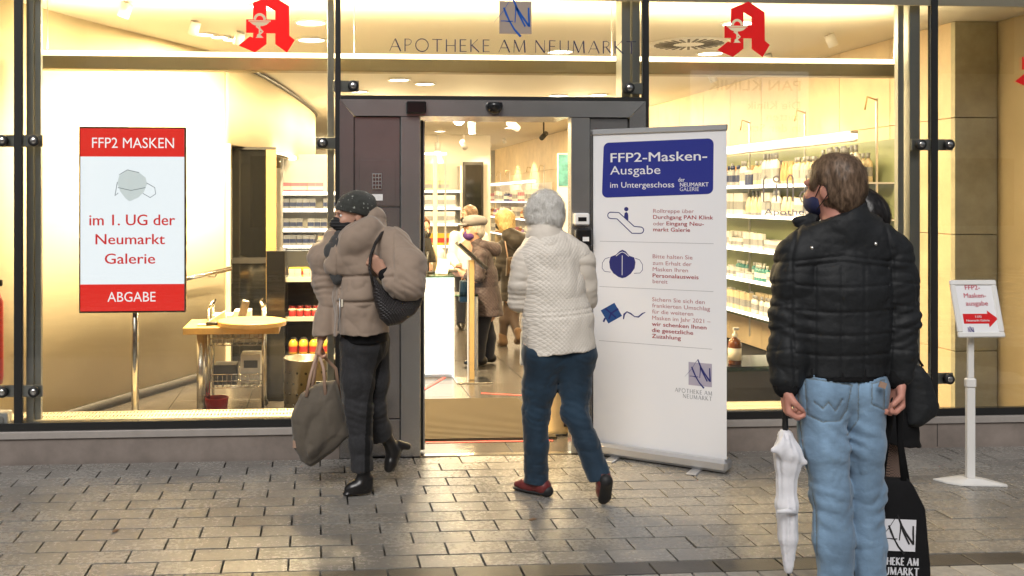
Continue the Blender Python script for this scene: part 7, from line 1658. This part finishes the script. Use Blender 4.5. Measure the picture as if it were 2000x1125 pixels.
# ------------------------------------------------------------------ people inside the shop
def shop_people():
    # customer in plum coat and grey cap, facing the counter
    F = Figure(945, 9.64, 'elderly customer in plum quilted coat and grey cap at the service counter'); Q = F.Q
    hc = Q(925, 449, 0); fdir = (-0.95, -0.2, 0); B = F.solid(885, 1000, 410, 716, -.3, .35, .009); fd, sd = head(B, hc, fdir, sc=.95); Rm = np.stack([fd, sd, UP], 1)
    B.chain([(Q(938, 490), .07), (Q(945, 540), .11), (Q(948, 610), .11)], .03); B.chain([(Q(935, 500, -.13), .04), (Q(930, 545, -.17), .035), (Q(908, 537, -.15), .028)], .02); B.chain([(Q(940, 500, .14), .04), (Q(930, 545, .16), .035), (Q(908, 532, .12), .028)], .02)
    hand(B, Q(906, 536, -.15), (-1, 0, .15), (0, .3, -1), (0, 1, .2), .95, .7); hand(B, Q(906, 531, .12), (-1, -.2, .1), (0, -.3, -1), (0, -1, .2), .95, .7)
    for x_, y_, dv in ((936, 706, -.07), (954, 706, .09)): B.chain([(Q(945, 615, dv), .07), (Q(x_ + 3, 660, dv), .05), (Q(x_, 700, dv), .04)], .03)
    B.mesh('body', 'skin', F.e); eyes(F, hc, fd, sd)
    H = F.solid(900, 960, 410, 475, -.16, .16, .007); H.ell(hc + UP * .02 - fd * .03, (.085, .088, .095), .02, Rm); H.ell(hc - fd * .06 - UP * .03, (.05, .075, .06), .02, Rm); H.cap(hc + fd * .16, hc + fd * .09, .11, .08, .01, sub=True); H.disp(lambda P: .005 * vnoise(P, 35, 2)); H.mesh('hair', 'hair_grey', F.e)
    Cp = F.solid(895, 960, 408, 460, -.18, .18, .006); Cp.ell(hc + UP * .085 - fd * .015, (.128, .112, .062), .01, Rm); Cp.ell(hc + UP * .05 + fd * .12, (.05, .075, .012), .02, Rm); Cp.cut(hc + UP * .04, -UP - fd * .05); Cp.disp(lambda P: .004 * vnoise(P, 18, 2)); Cp.mesh('cap', 'cap_grey', F.e)
    Mk = F.solid(895, 940, 440, 485, -.14, .14, .006); Mk.ell(hc + fd * .034 - UP * .05, (.076, .062, .056), 0, Rm); Mk.cut(hc + fd * .1 - UP * .012, UP); Mk.cut(hc + fd * .012, -fd); Mk.mesh('face_mask', 'mask_purple', F.e)
    J = F.solid(890, 1000, 460, 625, -.34, .36, .008); J.chain(F.C([(940, 497, 20), (946, 540, 25), (952, 618, 32)]), .04, flat=((0, 1, 0), .8)); J.cut(Q(945, 615), (0, 0, -1)); J.chain(F.C([(938, 500, 13, -.15), (934, 540, 11, -.18), (914, 539, 9, -.16)]), .02); J.chain(F.C([(942, 500, 13, .15), (932, 542, 11, .17), (914, 534, 9, .13)]), .02); J.chain(F.C([(932, 475, 12), (936, 488, 14)]), .02); J.disp(folds(91, .008, 8)); J.mesh('coat', 'coat_plum', F.e)
    Hd = F.solid(925, 995, 455, 510, -.2, .2, .008); Hd.chain(F.C([(945, 480, 11, -.05), (966, 487, 13, 0), (945, 480, 11, .08)]), .03); Hd.mesh('hood', 'coat_plum', F.e)
    T = F.solid(915, 980, 600, 712, -.2, .25, .008)
    for x_, dv in ((936, -.07), (954, .09)): T.chain(F.C([(945, 618, 16, dv), (x_ + 2, 660, 13, dv), (x_, 702, 11, dv)]), .02)
    T.cut((0, 0, .04), (0, 0, -1)); T.mesh('trousers', 'navy_cloth', F.e)
    for x_, dv in ((936, -.07), (954, .09)): c_ = Q(x_, 0, dv); s = Solid((c_[0] - .2, dv - .1, -.01), (c_[0] + .14, dv + .1, .13), .008); boot(s, (c_[0], dv, .1), (c_[0] + .06, dv, .012), (c_[0] - .16, dv - .02, .012), .036); s.cut((0, 0, .001), (0, 0, -1)); s.mesh('shoe', 'boot_black', F.e)
    bg = thing('teal_handbag', F.loc, 'dark teal handbag on the side shelf in front of the customer in plum', 'bag', rz=-YAW); V = F.solid(890, 930, 535, 600, -.25, .25, .008); V.poly([tuple(Q(x, y, -.02)[[0, 2]]) for x, y in ((898, 548), (918, 546), (921, 590), (896, 590))], -.02, .05, .02, 0, .03); V.mesh('body', 'bag_teal', bg); MB().tube([Q(902, 550, -.02), Q(908, 538, -.02), Q(915, 549, -.02)], .008, n=6).build('handle', 'black', bg)
    # blonde customer
    F = Figure(998, 10.9, 'blonde customer in dark hooded coat and tan ankle boots inside the shop'); Q = F.Q
    hc = Q(985, 432, 0); fdir = (-0.75, 0.65, 0); B = F.solid(955, 1050, 400, 690, -.35, .3, .010); fd, sd = head(B, hc, fdir, sc=.95); Rm = np.stack([fd, sd, UP], 1)
    B.chain([(Q(998, 470), .07), (Q(1003, 520), .10), (Q(1003, 580), .11)], .03); B.chain([(Q(980, 480), .04), (Q(976, 520), .035), (Q(968, 545, .15), .028)], .02); B.chain([(Q(1022, 480), .04), (Q(1028, 525), .035), (Q(1015, 545, .15), .028)], .02); hand(B, Q(967, 546, .16), (-.6, .7, 0), (0, 0, -1), (1, .3, 0), .9, .5); hand(B, Q(1014, 546, .16), (-.3, .9, 0), (0, 0, -1), (-1, 0, 0), .9, .5)
    LG = (((998, 590, 0), (985, 625, -.02), (982, 668, -.02)), ((1004, 590, 0), (1003, 625, -.05), (1014, 662, -.2)))
    for l_ in LG: B.chain([(Q(*p), (.075, .052, .036)[i]) for i, p in enumerate(l_)], .03)
    B.mesh('body', 'skin', F.e)
    H = F.solid(955, 1025, 400, 470, -.2, .2, .007); H.ell(hc + UP * .03 - fd * .01, (.115, .105, .11), .01, Rm); H.ell(hc - UP * .05 - fd * .03, (.09, .10, .09), .03, Rm); H.cap(hc + fd * .17 - UP * .04, hc + fd * .11, .08, .06, .02, sub=True); H.disp(lambda P: .006 * vnoise(P * np.array((1, 1, .35), np.float32), 40, 3)); ho = H.mesh('hair', 'hair_blonde', F.e); add_strands(ho, *strands(H.P, H.F, np.ones(len(H.P), bool), lambda p, n: np.tile(np.array((0, 0, -1.0)), (len(p), 1)), 900, .06, .006, 9, .004, .2))
    Mk = F.solid(955, 1000, 420, 470, -.1, .2, .007); Mk.ell(hc + fd * .034 - UP * .05, (.078, .064, .058), 0, Rm); Mk.cut(hc + fd * .1 - UP * .012, UP); Mk.cut(hc + fd * .012, -fd); Mk.mesh('face_mask', 'mask_black', F.e)
    J = F.solid(955, 1050, 440, 600, -.3, .3, .009); J.chain(F.C([(1000, 478, 22), (1003, 530, 24), (1003, 590, 27)]), .04, flat=((0, 1, 0), 1.1)); J.cut(Q(1000, 586), (0, 0, -1)); J.chain(F.C([(982, 480, 11), (976, 520, 10), (970, 543, 8, .13)]), .02); J.chain(F.C([(1022, 480, 11), (1028, 525, 10), (1016, 543, 8, .13)]), .02); J.chain(F.C([(996, 460, 16, -.08), (1010, 470, 18, -.1), (1022, 466, 12, -.04)]), .03); J.disp(folds(95, .008, 8)); J.mesh('coat', 'coat_dark', F.e)
    T = F.solid(965, 1035, 580, 680, -.3, .2, .008)
    for l_ in LG: T.chain([(Q(*p), (.08, .056, .04)[i]) for i, p in enumerate(l_)], .03)
    T.cut(Q(1000, 583), (0, 0, 1)); T.mesh('tights', 'tights', F.e)
    for (a_, h_, t_) in (((982, 655, -.02), (985, 677, -.06), (975, 674, .12)), ((1012, 648, -.19), (1020, 668, -.26), (1008, 674, -.10))):
        s = F.solid(960, 1035, 640, 685, -.36, .2, .008); boot(s, Q(*a_), Q(*h_), Q(*t_), .042); s.mesh('ankle_boot', 'suede_tan', F.e)
    bg = thing('brown_handbag', F.loc, 'dark brown handbag on the shoulder of the blonde customer', 'bag', rz=-YAW); cloth('brown_leather', (0.05, 0.028, 0.014), rough=.4); V = F.solid(975, 1045, 480, 550, -.3, .05, .009); V.poly([tuple(Q(x, y, -.2)[[0, 2]]) for x, y in ((990, 503), (1028, 498), (1034, 535), (988, 540))], -.19, .04, .02, 0, .03); V.mesh('body', 'brown_leather', bg); MB().tube([Q(992, 505, -.2), Q(985, 462, -.1), Q(995, 458, 0), Q(1024, 500, -.2)], .008, n=6).build('strap', 'strap_tan', bg)
    # two members of staff behind the counter
    for px_, py_, dep, fdir, hm, lab in ((916, 421, 12.3, (-0.9, -0.3, 0), 'hair_brown', 'staff member with black mask and short brown hair behind the customers'), (824, 447, 9.9, (0.5, -0.7, 0), 'hair_red', 'staff member with red brown hair half hidden by the door leaf')):
        F = Figure(px_, dep, lab); Q = F.Q; k = F.sc; hc = Q(px_, py_, 0); B = Solid((-.4, -.35, -.01), (.4, .35, 1.85), .012); fd, sd = head(B, hc, fdir); Rm = np.stack([fd, sd, UP], 1); top = hc[2]
        B.chain([(v3(0, .02, top - .2), .07), (v3(0, .02, top - .4), .12), (v3(0, .02, top - .75), .12)], .03)
        for s_ in (-1, 1): B.chain([(v3(s_ * .18, .02, top - .27), .045), (v3(s_ * .22, -.02, top - .55), .038), (v3(s_ * .16, -.22, top - .62), .03)], .02); hand(B, v3(s_ * .16, -.23, top - .62), (-.2 * s_, -1, 0), (0, 0, -1), (-s_, 0, 0), .95, .4); B.chain([(v3(s_ * .09, .02, top - .8), .08), (v3(s_ * .1, .02, .5), .055), (v3(s_ * .1, .02, .07), .04)], .03)
        B.mesh('body', 'skin', F.e); eyes(F, hc, fd, sd)
        H = Solid(hc - .2, hc + .2, .008); H.ell(hc + UP * .035 - fd * .012, (.106, .088, .10), .01, Rm); H.ell(hc - fd * .045 - UP * .02, (.06, .078, .07), .02, Rm); H.cap(hc + fd * .17 - UP * .03, hc + fd * .115 + UP * .01, .11, .08, .01, sub=True); H.disp(lambda P: .004 * vnoise(P, 45, 2)); H.mesh('hair', hm, F.e)
        Mk = Solid(hc - .2, hc + .2, .007); Mk.ell(hc + fd * .034 - UP * .05, (.079, .066, .058), 0, Rm); Mk.cut(hc + fd * .1 - UP * .012, UP); Mk.cut(hc + fd * .012, -fd); Mk.mesh('face_mask', 'mask_black', F.e)
        J = Solid((-.42, -.34, .3), (.42, .35, top), .012); J.chain([(v3(0, .02, top - .24), .11), (v3(0, .02, top - .5), .15), (v3(0, .02, .75), .17)], .04, flat=((0, 1, 0), 1.3)); J.cut((0, 0, .72), (0, 0, -1))
        for s_ in (-1, 1): J.chain([(v3(s_ * .17, .02, top - .26), .07), (v3(s_ * .22, -.02, top - .54), .06), (v3(s_ * .17, -.19, top - .61), .05)], .03)
        J.cap(hc - UP * .05, hc - UP * .2, .085, .075, 0, sub=True); J.disp(folds(97, .008, 7)); J.mesh('white_coat', 'white_coat', F.e)
        T = Solid((-.3, -.2, 0), (.3, .25, .85), .012)
        for s_ in (-1, 1): T.chain([(v3(s_ * .09, .02, .8), .09), (v3(s_ * .1, .02, .45), .07), (v3(s_ * .1, .02, .06), .06)], .02)
        T.cut((0, 0, .04), (0, 0, -1)); T.mesh('trousers', 'navy_cloth', F.e)
        for s_ in (-1, 1): s = Solid((s_ * .1 - .1, -.22, -.01), (s_ * .1 + .1, .16, .13), .01); boot(s, (s_ * .1, .02, .1), (s_ * .1, .08, .012), (s_ * .1, -.16, .012), .038); s.cut((0, 0, .001), (0, 0, -1)); s.mesh('shoe', 'boot_black', F.e)
shop_people()
finish_texts()
